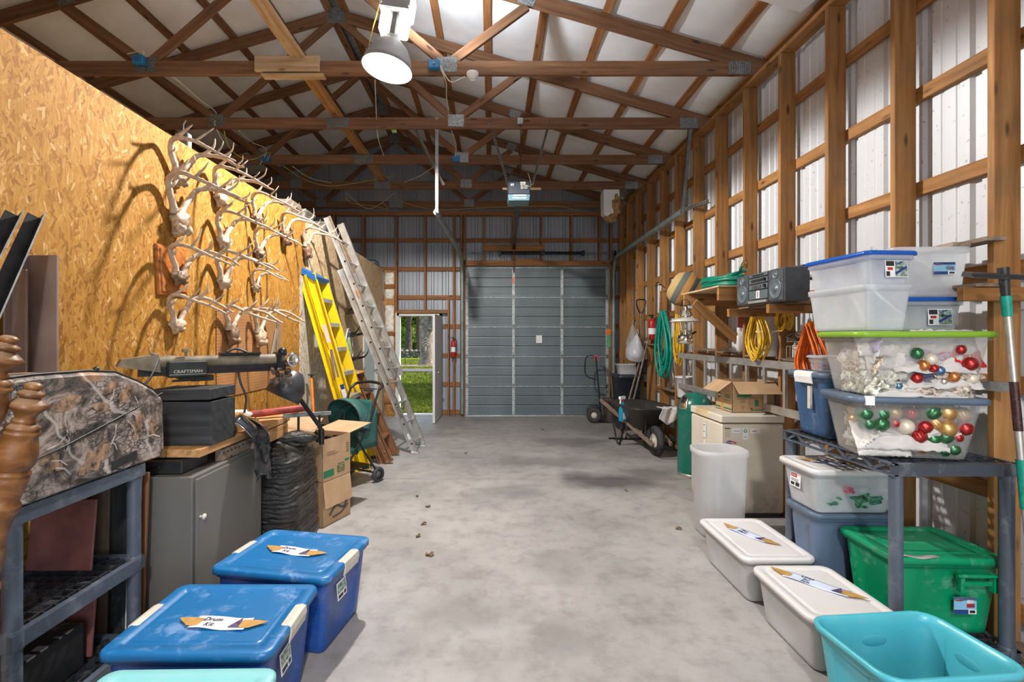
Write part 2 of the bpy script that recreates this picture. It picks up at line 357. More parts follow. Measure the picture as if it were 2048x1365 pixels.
ROMEXW = simple('white_cable', (.66, .62, .52), .5); ROMEXY = simple('yellow_cable', (.60, .42, .07), .5)
def cardboard():
    m, nt, b = nm('cardboard'); f = noisef(nt, coord(nt, (1, 1, 1), rand=3), 5, 5); w = noisef(nt, coord(nt, (120, 120, 2), rand=3), 1, 2)
    col = ramp(nt, f, [(.3, (.42, .27, .15)), (.7, (.55, .37, .22))]); col = mixc(nt, .18, col, ramp(nt, w, [(.3, (.5, .5, .5)), (.7, (1, 1, 1))]), 'MULTIPLY')
    nt.links.new(col, b.inputs['Base Color']); b.inputs['Roughness'].default_value = .85; b.inputs['Specular IOR Level'].default_value = .2; bump(nt, b, w, .1, .001); return m
CARD = cardboard()
def bone(name, lo, mid, hi):
    m, nt, b = nm(name); f = noisef(nt, coord(nt, (1, 1, 1), rand=7), 22, 6, .7)
    nt.links.new(ramp(nt, f, [(.3, lo), (.5, mid), (.7, hi)]), b.inputs['Base Color']); b.inputs['Roughness'].default_value = .55; bump(nt, b, f, .3, .003); return m
ANT = bone('antler', (.26, .18, .12), (.44, .34, .25), (.58, .48, .38))
ANTB = bone('antler_brown', (.14, .07, .03), (.25, .14, .07), (.42, .28, .17))
SKULL = bone('skull_bone', (.16, .09, .05), (.42, .30, .19), (.66, .55, .42))
ANTD = bone('skull_hide', (.05, .03, .02), (.16, .09, .05), (.34, .23, .14))
# ================================================================ SETTING
WR, WRO, WL, YB, YBO = 2.62, 2.80, -2.22, 9.75, 9.93
PZ = 4.24                                          # bottom of the truss chords
RX0, RS, RZB = -1.94, .29, 5.60                    # ridge x, roof slope, underside of top chord at the ridge
def top(x): return RZB - RS * abs(x - RX0)         # underside of top chord
# ---- floor, poured in bays with sawn joints
fl = thing('floor', 'grey poured concrete shop floor with dark stains', kind='structure')
ys = [-3.4, -.7, 2.35 - .6, 5.43, 9.95]
xs = [-6.6, -2.3, 2.8]
for a in range(len(ys) - 1):
    for b in range(2):
        nx = 2 if b == 0 else 20; y0, y1, x0, x1 = ys[a] + .007, ys[a + 1] - .007, xs[b] + .004 * b, xs[b + 1]
        o = MB().b2((x0, y0, -.12), (x1, y1, 0)).build('slab', CONC, fl)
MB().b2((-6.6, -3.4, -.13), (2.8, 9.95, -.006)).build('sub_base', simple('joint_dirt', (.16, .14, .12), .9), fl)
# ---- right wall
wr = thing('wall_right', 'long wall of orange studs and girts with white ribbed metal behind', kind='structure')
studY = [2.472 + .6096 * k for k in range(-9, 12)] + [9.66]
for y in studY:
    board('stud', (WR + .07, y + .019, 0), (WR + .07, y + .019, 4.20), .14, .038, STUD, wr, up=(0, 1, 0))
for z in (3.78, 3.19, 2.58, 1.98, 1.37, .77, .17):
    y = -3.0
    while y < 9.7:
        y1 = min(y + 3.05, 9.75); board('girt', (2.78, y + .002, z), (2.78, y1 - .002, z), .038, .089, STUD, wr); y = y1
y = -3.1
while y < 9.7:
    y1 = min(y + 3.66, 9.75); board('top_plate', (WR + .07, y, 4.22), (WR + .07, y1 - .003, 4.22), .14, .038, STUD, wr); y = y1
y = -3.1
while y < 9.7:
    y1 = min(y + 3.66, 9.75); board('sole_plate', (WR + .075, y, .019), (WR + .075, y1 - .003, .019), .13, .036, OLDW, wr); y = y1
def ribbed(name, a0, a1, z0, z1f, mat, parent, axis, pos, inward, holes=()):
    """ribbed metal sheets about 0.91 wide; axis 'x' or 'y' is the running direction; z1f gives the top"""
    a = a0; n = 0
    while a < a1 - .02:
        b = min(a + .914, a1); prof = []; t = a
        base = math.floor(a / .3048) * .3048
        us = {a: 0, b: 0}
        k = base
        while k < b + .3:
            for dx, d in ((-.035, 0), (-.018, 1), (.018, 1), (.035, 0), (.095, 0), (.102, .25), (.112, .25), (.119, 0), (.19, 0), (.197, .25), (.207, .25), (.214, 0)):
                if a < k + dx < b: us[k + dx] = d
            k += .3048
        pts = sorted(us.items()); m = MB(); zt = z1f if callable(z1f) else (lambda q: z1f)
        q0, q1 = [], []
        for u, d in pts:
            off = pos + inward * (-.019 * d)
            q0.append(V((u, off, z0)) if axis == 'x' else V((off, u, z0))); q1.append(V((u, off, zt(u))) if axis == 'x' else V((off, u, zt(u))))
        m.loft([q0, q1], smooth=False, closed=False)
        # back skin for thickness
        off = [p + (V((0, -inward * .001, 0)) if axis == 'x' else V((-inward * .001, 0, 0))) for p in q0]; off1 = [p + (V((0, -inward * .001, 0)) if axis == 'x' else V((-inward * .001, 0, 0))) for p in q1]
        m.loft([off, off1], smooth=False, closed=False)
        m.build('metal_sheet', mat, parent); a = b
ribbed('s', -3.3, YBO, 0, 4.30, SIDE, wr, 'y', WRO, -1)
# ---- left partition of OSB
wl = thing('wall_left', 'tall partition wall sheathed in golden oriented strand board', kind='structure')
OT = 3.02
DY0, DY1, DZ = 8.30, 9.18, 2.12
edges = [-3.4, -1.64, -.42, .80, 2.02, 3.24, 4.46, 5.68, 6.30, 6.9, 8.12, 9.34, 9.75]
for a, b in zip(edges[:-1], edges[1:]):
    mt = OSBG if b < 5.7 else (OSBP)
    if abs(a - 5.68) < .01: mt = OSBP
    g = .0015
    def sh(y0, y1, z0, z1): MB().b2((WL - .012, y0 + g, z0), (WL, y1 - g, z1)).build('osb_sheet', mt, wl)
    if b <= DY0 or a >= DY1: sh(a, b, .01, OT)
    else:
        if a < DY0: sh(a, DY0, .01, DZ)
        if b > DY1: sh(DY1, b, .01, DZ)
        sh(a, b, DZ + .003, OT)
# a weathered grey piece screwed over the sheathing
MB().b2((WL + .0005, 5.50, .3), (WL + .010, 6.25, 2.34)).build('weathered_sheet', OSBW, wl, label='weathered grey strand board patch')
y = -3.4
while y < 9.6:
    y1 = min(y + 3.66, 9.75); board('top_plate', (WL - .055, y, OT - .02), (WL - .055, y1 - .002, OT - .02), .085, .038, PALEW, wl); y = y1
for y in [-3.3 + .6096 * k for k in range(22)]:
    if not (DY0 - .05 < y < DY1 + .05): board('stud', (WL - .055, y, 0), (WL - .055, y, OT - .04), .085, .038, PALEW, wl, up=(0, 1, 0))
# office door
d1 = thing('door_1', 'pale blue grey office door in the strand board wall, white casing', kind='structure')
DBLU = simple('door_blue_grey', (.42, .48, .52), .5)
MB().b2((WL - .06, DY0 + .05, .01), (WL - .02, DY1 - .05, DZ - .04)).build('door_leaf', DBLU, d1)
m = MB(); m.b2((WL, DY0 - .07, 0), (WL + .018, DY0, DZ + .07)); m.b2((WL, DY1, 0), (WL + .018, DY1 + .07, DZ + .07)); m.b2((WL, DY0, DZ), (WL + .018, DY1, DZ + .07)); m.build('casing', WHITE, d1)
m = MB(); m.b2((WL - .08, DY0, 0), (WL + .001, DY0 + .05, DZ)); m.b2((WL - .08, DY1 - .05, 0), (WL + .001, DY1, DZ)); m.b2((WL - .08, DY0, DZ - .04), (WL + .001, DY1, DZ)); m.build('jamb', WHITE, d1)
for z in (.3, 1.1, 1.85): MB().b2((WL - .025, DY0 + .035, z), (WL + .004, DY0 + .06, z + .1)).build('hinge', simple('brass%.1f' % z, (.35, .26, .12), .4, .8), d1)
m = MB(); m.cyl((WL - .02, DY1 - .11, 1.0), (WL + .03, DY1 - .11, 1.0), .012); m.ball((WL + .045, DY1 - .11, 1.0), .026); m.build('door_knob', CHROME, d1)
# ---- loft deck above the rooms on the left
ld = thing('floor_loft', 'dark loft deck above the partitioned rooms', kind='structure')
for k in range(11): MB().b2((-6.6, -3.4 + 1.22 * k, 2.995), (WL - .1, -3.4 + 1.22 * (k + 1) - .003, 3.013)).build('deck_sheet', OSBP, ld)
# ---- outer left wall
wf = thing('wall_far_left', 'dark metal outer wall beyond the loft', kind='structure')
ribbed('s', -3.3, YBO, 0, 4.25, SIDEB, wf, 'y', -6.68, 1)
for y in [-3.0 + 1.219 * k for k in range(11)]: board('stud', (-6.55, y, 0), (-6.55, y, 4.2), .14, .038, BACKW, wf, up=(0, 1, 0))
board('top_plate', (-6.55, -3.3, 4.22), (-6.55, 9.7, 4.22), .14, .038, BACKW, wf)
# ---- rear wall behind the camera with a wide opening invented for the fill light
wq = thing('wall_rear', 'metal rear wall with a wide opening added for the fill light', kind='structure')
ribbed('s', -6.68, -1.7, 0, lambda x: top(x) + .14, SIDEB, wq, 'x', -3.42, 1)
ribbed('s', 2.0 + .9, 2.8, 0, 4.3, SIDEB, wq, 'x', -3.42, 1)
ribbed('s', -1.7, 2.8, 3.4, lambda x: top(x) + .14, SIDEB, wq, 'x', -3.42, 1)
# ---- back wall
wb = thing('wall_back', 'far gable wall of brown studs, girts and grey ribbed metal', kind='structure')
def bx(px): return (px - 982) / 97.4
DX0, DX1, DT = -1.93, -1.02, 2.10                  # walk-in door opening
GX0, GX1, GT = -.53, 2.43, 3.06                    # garage door opening
gab = lambda x: top(x) + .14
ribbed('s', -6.68, DX0, 0, gab, SIDEB, wb, 'x', YBO, 1)
ribbed('s', DX0, DX1, DT, gab, SIDEB, wb, 'x', YBO, 1)
ribbed('s', DX1, GX0, 0, gab, SIDEB, wb, 'x', YBO, 1)
ribbed('s', GX0, GX1, GT, gab, SIDEB, wb, 'x', YBO, 1)
ribbed('s', GX1, 2.8, 0, gab, SIDEB, wb, 'x', YBO, 1)
yc = YB + .07
def vs(x, z0, z1, w=.038): board('stud', (x, yc, z0), (x, yc, z1), .14, w, BACKW, wb, up=(1, 0, 0))
for px in (792, 908, 923, 929): vs(bx(px), 0, 4.14)
vs(bx(850), DT + .06, 4.14)
vs(bx(897), 0, DT + .3)
for px in (968, 1026, 1083, 1143, 1200): vs(bx(px), GT + .14, 4.14)
for px in (1222, 1246, 1256): vs(bx(px), 0, 4.14)
for k in range(7): vs(-2.62 - .6096 * k, 0, 4.14)
for z, segs in ((3.64, [(-6.6, 2.7)]), (3.04, [(-6.6, -.55), (2.45, 2.7)]), (2.45, [(-6.6, -.55), (2.45, 2.7)]), (1.85, [(-1.0, -.55), (2.45, 2.7), (-6.6, -1.97)]), (1.24, [(-1.0, -.55), (2.45, 2.7), (-6.6, -1.97)]), (.64, [(-1.0, -.55), (2.45, 2.7), (-6.6, -1.97)]), (.06, [(-1.0, -.55), (2.45, 2.7)])):
    for a, b in segs: board('girt', (a, YBO - .025, z), (b, YBO - .025, z), .038, .089, BACKW, wb)
for k, (a, b) in enumerate(((-6.6, -3.0), (-3.0, .65), (.65, 2.75))): board('top_plate', (a, yc, 4.17), (b - .003, yc, 4.17), .14, .076, BACKW, wb)
board('header', (GX0 - .05, YB + .03, GT + .085), (GX1 + .2, YB + .03, GT + .085), .06, .10, BACKW, wb)
board('header', (DX0 - .06, YB + .05, DT + .05), (DX1 + .16, YB + .05, DT + .05), .09, .07, STUD, wb)
board('spring_board', (bx(966), YB - .03, 3.45), (bx(1089), YB - .03, 3.45), .038, .13, STUD, wb)
board('spring_board', (bx(1032), YB + .02, 3.20), (bx(1083), YB + .02, 3.20), .038, .07, STUD, wb)
# insulated corner strip left of the walk-in door
INS = simple('white_batt_insulation', (.86, .83, .78), .95, 0, .16, 14, .4); KRAFT = simple('orange_kraft', (.50, .24, .08), .8, 0, .3, 12)
MB().b2((-2.20, YB + .02, 0), (-1.98, YB + .06, 3.0)).build('kraft_strip', KRAFT, wb)
for z0, z1 in ((2.70, 2.96), (2.40, 2.62), (1.72, 2.30), (1.31, 1.66), (.75, .98)):
    m = MB()
    def f(u, v, z0=z0, z1=z1):
        x = -2.19 + .20 * u; z = z0 + (z1 - z0) * v; e = math.sin(PI * u) ** .4 * math.sin(PI * v) ** .3
        return V((x + .01 * noise.noise(V((u * 4, v * 9, z0 * 5))), YB + .04 - e * (.06 + .035 * noise.noise(V((u * 5, v * 8, z0 * 9)))), z + .012 * noise.noise(V((u * 7, z0, 3)))))
    m.sheet(f, 8, 16); m.build('insulation_batt', INS, wb)
for z in (2.66, 1.69, 1.2, .3): board('block', (-2.19, YB - .0, z), (-1.98, YB - .0, z), .04, .07, BACKW, wb)
# ---- roof
ce = thing('ceiling', 'open gable roof of brown trusses and purlins under white vinyl insulation', kind='structure')
def member(par, x0, z0, x1, z1, y, h=.14, mat=TRUSS, name='chord', th=.038):
    board(name, (x0, y, z0), (x1, y, z1), th, h, mat, par)
GP = simple('truss_plate', (.30, .31, .31), .4, .75, .3, 60)
def plate(par, x, z, y, w=.2, h=.14, M=None):
    m = MB(); m.box((0, 0, 0), (w, .002, h))
    n = int(w / .022)
    for i in range(n): m.box((-w / 2 + (i + .5) * w / n, -.0025, 0), (w / n * .5, .004, h * .94))
    m.build('truss_plate', GP, par, M=T(x, y - .021, z) @ (M or Matrix()))
def truss(y):
    t = thing('roof_truss', None, parent=ce, loc=(0, 0, 0))
    cz = PZ + .07; y += .019
    member(t, -6.64, cz, RX0 + .0, cz, y); member(t, RX0 + .001, cz, WRO - .04, cz, y)
    sh = .073 / math.cos(math.atan(RS))
    for s in (-1, 1):
        xe = RX0 + s * 4.72
        member(t, RX0 + s * .01, top(RX0 + s * .01) + sh, xe, top(xe) + sh, y, name='top_chord')
        b = RX0 + s * 1.5; q = RX0 + s * 2.3
        member(t, RX0 + s * .05, RZB + .0, b - s * .06, PZ + .15, y, .089, name='web')
        member(t, b + s * .06, PZ + .15, q, top(q) - .0, y, .089, name='web')
        plate(t, b, PZ + .10, y, .20, .15); plate(t, xe - s * .30, PZ + .07, y, .22, .13); plate(t, q, top(q) + .06, y, .17, .12, RY(s * math.atan(RS)))
    plate(t, RX0, RZB + .06, y, .22, .2); plate(t, RX0 + .02, PZ + .07, y, .28, .13)
    return t
TY = [4.756 + 1.2192 * n for n in range(-6, 5)]
for y in TY: truss(y - .019)
# purlins and the white sheet sagging between them
sl = math.atan(RS); pp = [.10 + .60 * k for k in range(8)] + [4.72]
for s in (-1, 1):
    for k, d in enumerate(pp):
        x = RX0 + s * d; z = top(x) + .146 / math.cos(sl) + .022
        for ya, yb in ((-3.4, 1.1), (1.1, 4.775), (4.775, 8.43), (8.43, 9.92)):
            board('purlin', (x, ya, z), (x, yb - .003, z), .089, .038, BACKW if s > 0 else TRUSS, ce, up=V((s * math.sin(sl), 0, math.cos(sl))))
    for k in range(len(pp) - 1):
        a, b = pp[k], pp[k + 1]
        for ya, yb in ((-3.4, 1.1), (1.1, 4.775), (4.775, 8.43), (8.43, 9.93)):
            bare = s > 0 and k == len(pp) - 2 and ya > 8; L = yb - ya
            m = MB()
            def f(u, v):
                d = a + (b - a) * u; x = RX0 + s * d; yy = ya + L * v
                sag = .0 if bare else math.sin(PI * u) * (.035 + .022 * math.cos(2 * PI * (yy - TY[0]) / 1.2192 + PI) + .02 * noise.noise(V((x * 2, yy * 1.3, s))))
                return V((x, yy, top(x) + .146 / math.cos(sl) + .046 - sag + .004 * noise.noise(V((x * 9, yy * 7, 1)))))
            m.sheet(f, 7, max(4, int(L * 7))); m.build('roof_metal' if bare else 'insulation_sheet', GALV if bare else ROOFW, ce)
m = MB()
for s in (-1, 1):
    x1 = RX0 + s * 4.95; z0 = RZB + .29; z1 = top(x1) + .29
    m.add([(RX0, -3.5, z0), (x1, -3.5, z1), (x1, 10.1, z1), (RX0, 10.1, z0)], [(0, 1, 2, 3)])
m.build('roof_metal', GALV, ce, solid=.004)
# loose hanging flap of insulation at the right eave, near the camera
m = MB()
def f(u, v):
    x = 2.22 + .42 * u; y = 3.15 + .9 * v
    return V((x, y, top(x) + .12 - .16 * (1 - v) * (1 - abs(u - .5)) - .07 * math.sin(v * 5 + u * 3) * (1 - v)))
m.sheet(f, 12, 12); m.build('insulation_flap', ROOFW, ce)
# long brace along the middle of the bottom chords and the repair boards
for a, b in ((-.5, 4.72), (4.72, 8.9)): board('brace', (RX0 + .0, a, PZ + .161), (RX0 + .03, b, PZ + .161), .14, .036, PALEW if a < 3 else STUD, ce)
board('splice_board', (-2.34, TY[6] - .045, PZ + .09), (-1.70, TY[6] - .045, PZ + .09), .036, .15, PALEW, ce)
board('splice_board', (-2.28, TY[6] - .01, PZ - .012), (-1.66, TY[6] - .01, PZ - .012), .09, .02, PALEW, ce)
# ---- garage door
gd = thing('door_garage', 'grey sectional steel garage door with ribbed panels', kind='structure')
SEAM = simple('dark_seam', (.04, .045, .05), .7); DRAIL = simple('door_rail_grey', (.48, .50, .50), .5, .2, .25, 22); nS = 5; sh_ = (GT - .02) / nS
for i in range(nS):
    z0 = .02 + i * sh_; z1 = z0 + sh_
    sec = thing('door_section', None, parent=gd)
    m = MB(); zs = []; n = 3
    prof = [(0, z0 + .004), (0, z0 + .02)]
    for k in range(n):
        za = z0 + .02 + (sh_ - .04) * k / n; zb = z0 + .02 + (sh_ - .04) * (k + 1) / n
        if k: prof += [(.004, za - .006), (.012, za - .004), (.012, za + .004), (0, za + .008)]
        for q in range(1, 5):
            zz = za + (zb - za) * q / 5; prof += [(0, zz - .012), (.004, zz - .006), (.004, zz + .006), (0, zz + .012)]
    prof += [(0, z1 - .02), (0, z1 - .004)]
    a = [V((GX0 + .02, YB + .03 + d, z)) for d, z in prof]; b = [V((GX1 - .02, YB + .03 + d, z)) for d, z in prof]
    m.loft([a, b], smooth=False, closed=False); m.b2((GX0, YB + .045, z0), (GX1, YB + .055, z1)); m.build('panel', DOORM, sec)
    for k in (1, 2): zz = z0 + .02 + (sh_ - .04) * k / 3; MB().b2((GX0 + .02, YB + .027, zz - .005), (GX1 - .02, YB + .034, zz + .004)).build('rib_seam', SEAM, sec)
    m = MB(); m.b2((GX0 + .01, YB + .0, z1 - .022), (GX1 - .01, YB + .03, z1 - .006)); m.build('edge_rail', DRAIL, sec)
    for x in (bx(930) + .04, bx(1027), bx(1124), bx(1217) - .03):
        m = MB(); m.b2((x - .028, YB - .002, z0 + .01), (x + .028, YB + .03, z1 - .024))
        m.build('stile', DRAIL, sec)
        m = MB()
        for zz in (.1, .3, .5): m.cyl((x + .012, YB - .012, z0 + zz), (x + .012, YB + .0, z0 + zz), .006, seg=6)
        m.b2((x - .02, YB - .008, z1 - .06), (x + .02, YB - .001, z1 + .04 if i < 4 else z1)); m.build('hinge', GALVD, sec)
MB().b2((GX0, YB, 0), (GX1, YB + .04, .022)).build('bottom_seal', GALV, gd)
m = MB(); m.b2((bx(1072), YB - .006, 1.50), (bx(1084), YB - .003, 1.66)); m.build('paper_notice', PAPER, gd)
MB().b2((bx(1214) - .02, YB - .010, 1.67), (bx(1221), YB - .003, 1.79)).build('orange_label', ORG, gd)
MB().b2((bx(1214) - .01, YB - .010, 1.42), (bx(1221), YB - .003, 1.66)).build('green_label', simple('pale_green', (.12, .38, .2), .5), gd)
MB().b2((bx(1026) - .02, YB - .012, 2.72), (bx(1026) + .02, YB - .003, 2.86)).build('orange_label', ORG, gd)
# tracks
tr = thing('door_track', 'galvanised garage door tracks, spring shaft and torsion springs', cat='door track', loc=(0, 0, 0))
def track(X, name='track'):
    X1 = X - .13 if X < 0 else X
    pts = [V((X, YB - .03, .05)), V((X, YB - .03, 2.85))]
    for k in range(1, 9):
        a = PI / 2 * k / 8; pts.append(V((X, YB - .03 - .38 * (1 - math.cos(a)), 2.85 + .40 * math.sin(a))))
    pts.append(V((X1, 6.25, 3.27)))
    m = MB(); m.tube(pts, .042, 6); m.build(name, simple('track_grey_green', (.26, .31, .30), .45, .4, .15), tr)
track(GX0 - .06); track(GX1 + .08)
MB().cyl((GX0 - .1, YB - .06, 3.34), (GX1 + .12, YB - .06, 3.34), .013).build('spring_shaft', GALVD, tr)
def spring(x0, x1):
    m = MB(); pts = []; n = int((x1 - x0) / .016)
    m.cyl((x0, YB - .06, 3.34), (x1, YB - .06, 3.34), .028, seg=10)
    for i in range(n): x = x0 + (x1 - x0) * (i + .5) / n; m.lathe([(.028, -.006), (.034, 0), (.028, .006)], 10, T(x, YB - .06, 3.34) @ RY(PI / 2))
    m.build('torsion_spring', BLACKM, tr)
spring(bx(1000), bx(1082)); spring(bx(1088), bx(1165))
m = MB()
for x in (bx(1000), bx(1085), bx(1166)): m.b2((x - .03, YB - .09, 3.29), (x + .02, YB + .0, 3.39))
for x in (GX0 - .1, GX1 + .1): m.lathe([(.03, -.02), (.055, -.015), (.055, .015), (.03, .02)], 14, T(x, YB - .06, 3.34) @ RY(PI / 2))
m.build('bracket', BLACKM, tr)
def perf(par, p0, p1, w=.04, name='perforated_angle', mat=GALVD):
    F, L = frame(p0, p1); m = MB(); m.box((0, 0, 0), (L, .003, w)); m.box((0, w / 2, -w / 2), (L, w, .003)); n = max(2, int(L / .045))
    for i in range(n): m.box((-L / 2 + (i + .5) * L / n, -.0022, 0), (.02, .002, .010), mi=1)
    m.build(name, [mat, BLACKM], par, M=F)
perf(tr, (GX0 - .20, 6.22, 3.25), (GX0 - .17, 5.97, PZ + .14)); perf(tr, (GX0 - .09, 6.24, 3.62), (GX0 - .45, 6.0, PZ + .05))
perf(tr, (GX1 + .06, 6.24, 3.25), (GX1 + .06, 5.99, PZ + .02)); perf(tr, (GX1 + .06, 6.25, 3.29), (2.66, 5.80, 3.29))
for z in (.5, 1.2, 1.9, 2.6):
    m = MB(); m.b2((GX0 - .09, YB - .03, z), (GX0 - .03, YB + .0, z + .07)); m.b2((GX1 + .05, YB - .03, z), (GX1 + .11, YB, z + .07)); m.build('bracket', GALV, tr)
# ---- walk-in door
d2 = thing('door_2', 'open white walk-in door with frame beside the garage door', kind='structure')
m = MB()
m.b2((DX0 - .0, YB - .01, 0), (DX0 + .04, YBO + .03, DT)); m.b2((DX1 - .04, YB - .01, 0), (DX1, YBO + .03, DT)); m.b2((DX0, YB - .01, DT - .04), (DX1, YBO + .03, DT)); m.b2((DX0 - .03, YB - .02, 0), (DX0, YB, DT + .02)); m.b2((DX0 + .04, YB + .06, 0), (DX0 + .055, YB + .10, DT - .04)); m.build('door_frame', WHITE, d2)
MB().b2((DX0, YB - .03, 0), (DX1, YBO + .06, .025)).build('threshold', ALU, d2)
m = MB(); F = T(DX1 - .03, YB - .02, 0) @ RZ(math.radians(-2.5)); m.b2((-.0, -.88, .02), (.044, 0, DT - .05), F); m.build('door_leaf', WHITE, d2)
m = MB()
for s, q in ((-1, 0), (1, .044)): m.cyl(F @ V((q, -.81, .96)), F @ V((q + s * .04, -.81, .96)), .012); m.ball(F @ V((q + s * .055, -.81, .96)), .028); m.lathe([(.03, -.004), (.03, .004)], 14, F @ T(q, -.81, .96) @ RY(PI / 2))
m.build('door_knob', CHROME, d2)
MB().b2((-.012, -.86, .74), (-.004, -.80, .90), F).build('hanging_key_fob', simple('key_brown', (.12, .04, .03), .6), d2)
for z in (.25, 1.0, 1.8): MB().b2((DX1 - .045, YB - .03, z), (DX1 - .02, YB - .005, z + .09)).build('hinge', GALV, d2)
# ================================================================ OUTSIDE THE WALK-IN DOOR
def gmat(name, stops, sc, rough=.9):
    m, nt, b = nm(name); c = coord(nt); f = noisef(nt, c, sc, 6, .65)
    nt.links.new(ramp(nt, f, stops), b.inputs['Base Color']); b.inputs['Roughness'].default_value = rough; b.inputs['Specular IOR Level'].default_value = .05; return m
GRASSM = gmat('grass', [(.3, (.06, .09, .012)), (.5, (.13, .165, .02)), (.7, (.20, .22, .035))], 1.6)
BLADEM = gmat('grass_blades', [(.3, (.07, .10, .015)), (.5, (.15, .185, .03)), (.7, (.25, .27, .05))], 3)
EARTH = gmat('earth', [(.3, (.14, .10, .06)), (.7, (.32, .26, .18))], 3)
PATHM = gmat('asphalt_path', [(.3, (.10, .085, .09)), (.7, (.135, .12, .125))], 3)
g = thing('ground', 'sunlit lawn beyond the open walk-in door', kind='structure')
GZ = -.06
def gh(x, y): return GZ + .05 * noise.noise(V((x * .15, y * .15, 0))) + (0 if y < 36 else (y - 36) * .03)
m = MB(); m.sheet(lambda u, v: V((-60 + 100 * u, 9.96 + 110 * v ** 1.6, gh(-60 + 100 * u, 9.96 + 110 * v ** 1.6))), 50, 50); m.build('lawn', GRASSM, g)
m = MB(); m.sheet(lambda u, v: V((-9 + 13 * u, 22.6 + 1.9 * v + .12 * u, gh(-9 + 13 * u, 23) + .03)), 30, 3); m.build('path', PATHM, g, solid=.03)
m = MB(); m.sheet(lambda u, v: V((-2.6 + 1.9 * (u - .5) * 6 - 2.5, 27.0 + 2.6 * v + .5 * noise.noise(V((u * 6, 2, v))), gh(0, 28) + .02 + .06 * math.sin(PI * v))), 24, 5); m.build('bare_earth', EARTH, g)
m = MB(); m.sheet(lambda u, v: V((-2.6 + 3.4 * u, 9.95 + .22 * v + .06 * noise.noise(V((u * 12, 0, 0))) * v, GZ + .045)), 20, 2); m.build('earth_edge', EARTH, g)
def tufts(n, y0, y1, hgt, w):
    vs, fs = [], []
    for i in range(n):
        y = y0 + (y1 - y0) * R.random() ** 1.5; x = R.uniform(-.215, -.085) * y
        if 22.4 < y < 24.8 or (26.9 < y < 28.6): continue
        z = gh(x, y) + .02; a = R.uniform(0, PI); h = hgt * R.uniform(.5, 1.2); l = R.uniform(-.03, .03)
        b = len(vs); vs += [(x - w * math.cos(a), y - w * math.sin(a), z), (x + w * math.cos(a), y + w * math.sin(a), z), (x + l, y + l, z + h)]; fs.append((b, b + 1, b + 2))
    return vs, fs
m = MB(); m.add(*tufts(26000, 10.25, 36, .07, .012)); m.build('grass', BLADEM, label='short sunlit lawn grass growing outside the walk-in door', cat='grass', kind='stuff')
BARK = gmat('bark', [(.3, (.10, .075, .055)), (.5, (.25, .20, .16)), (.7, (.42, .36, .30))], 5)
BARKD = gmat('dark_bark', [(.3, (.05, .04, .03)), (.7, (.16, .12, .09))], 5)
LEAF = gmat('leaves', [(.3, (.14, .21, .03)), (.55, (.36, .46, .07)), (.75, (.62, .66, .18))], .8, .6)
def leaves(cx, cy, cz, rx, ry, rz, n, s):
    m = MB(); vs, fs = [], []
    for i in range(n):
        while 1:
            p = V((R.uniform(-1, 1), R.uniform(-1, 1), R.uniform(-1, 1)))
            if .25 < p.length < 1 and noise.noise(V((p.x * 3 + cx, p.y * 3 + cy, p.z * 3))) > -.12: break
        c = V((cx + p.x * rx, cy + p.y * ry, cz + p.z * rz)); u = V((R.uniform(-1, 1), R.uniform(-1, 1), R.uniform(-1, 1))).normalized() * s * R.uniform(.6, 1.2); w = V((R.uniform(-1, 1), R.uniform(-1, 1), R.uniform(-1, 1))).cross(u).normalized() * s * .5
        b = len(vs); vs += [c - u, c + w, c + u, c - w]; fs.append((b, b + 1, b + 2, b + 3))
    m.add(vs, fs); return m
def tree(x, y, r, h, label, bark, crown, lean=0, n=1500, s=.22):
    t = thing('tree', label, 'tree', (x, y, gh(x, y) - .05), group=None); m = MB(); loops = []
    for k in range(15):
        z = h * k / 14; loops.append([V((math.cos(a) * rad + lean * z, math.sin(a) * rad, z)) for j in range(20) for a in [2 * PI * j / 20] for rad in [r * (1 + .38 * math.exp(-z / .35) + .12 * noise.noise(V((math.cos(a) * 2.5, math.sin(a) * 2.5, z * .5 + x))) - .25 * z / h)]])
    m.loft(loops, True, True)
    for k in range(6):
        a = k * 1.7 + x; z0 = h * (.55 + .07 * k); m.tube(curve_pts([(lean * z0, 0, z0), (math.cos(a) * 1.2 + lean * z0, math.sin(a) * 1.2, z0 + 1.3), (math.cos(a) * 2.6 + lean * z0, math.sin(a) * 2.6, z0 + 2.0)], 4), [r * .45] * 4 + [r * .3] * 5, 8)
    m.build('trunk', bark, t)
    cx, cz, rx, rz = crown; leaves(lean * h, 0, cz, rx, rx, rz, n, s).build('leaves', LEAF, t, kind='stuff')
    return t
t1 = tree(-3.88, 28.6, .37, 7.5, 'thick pale-barked tree with a wooden arrow ornament, nearest outside the doorway', BARK, (0, 8.2, 4.0, 2.4), .0, 1500)
m = MB(); m.tube(curve_pts([(.25, -.2, 2.2), (.75, -.3, 3.6), (1.5, -.4, 5.2)], 5), [.22, .21, .2, .2, .19, .19, .18, .17, .16, .15, .14], 12); m.build('fork', BARK, t1)
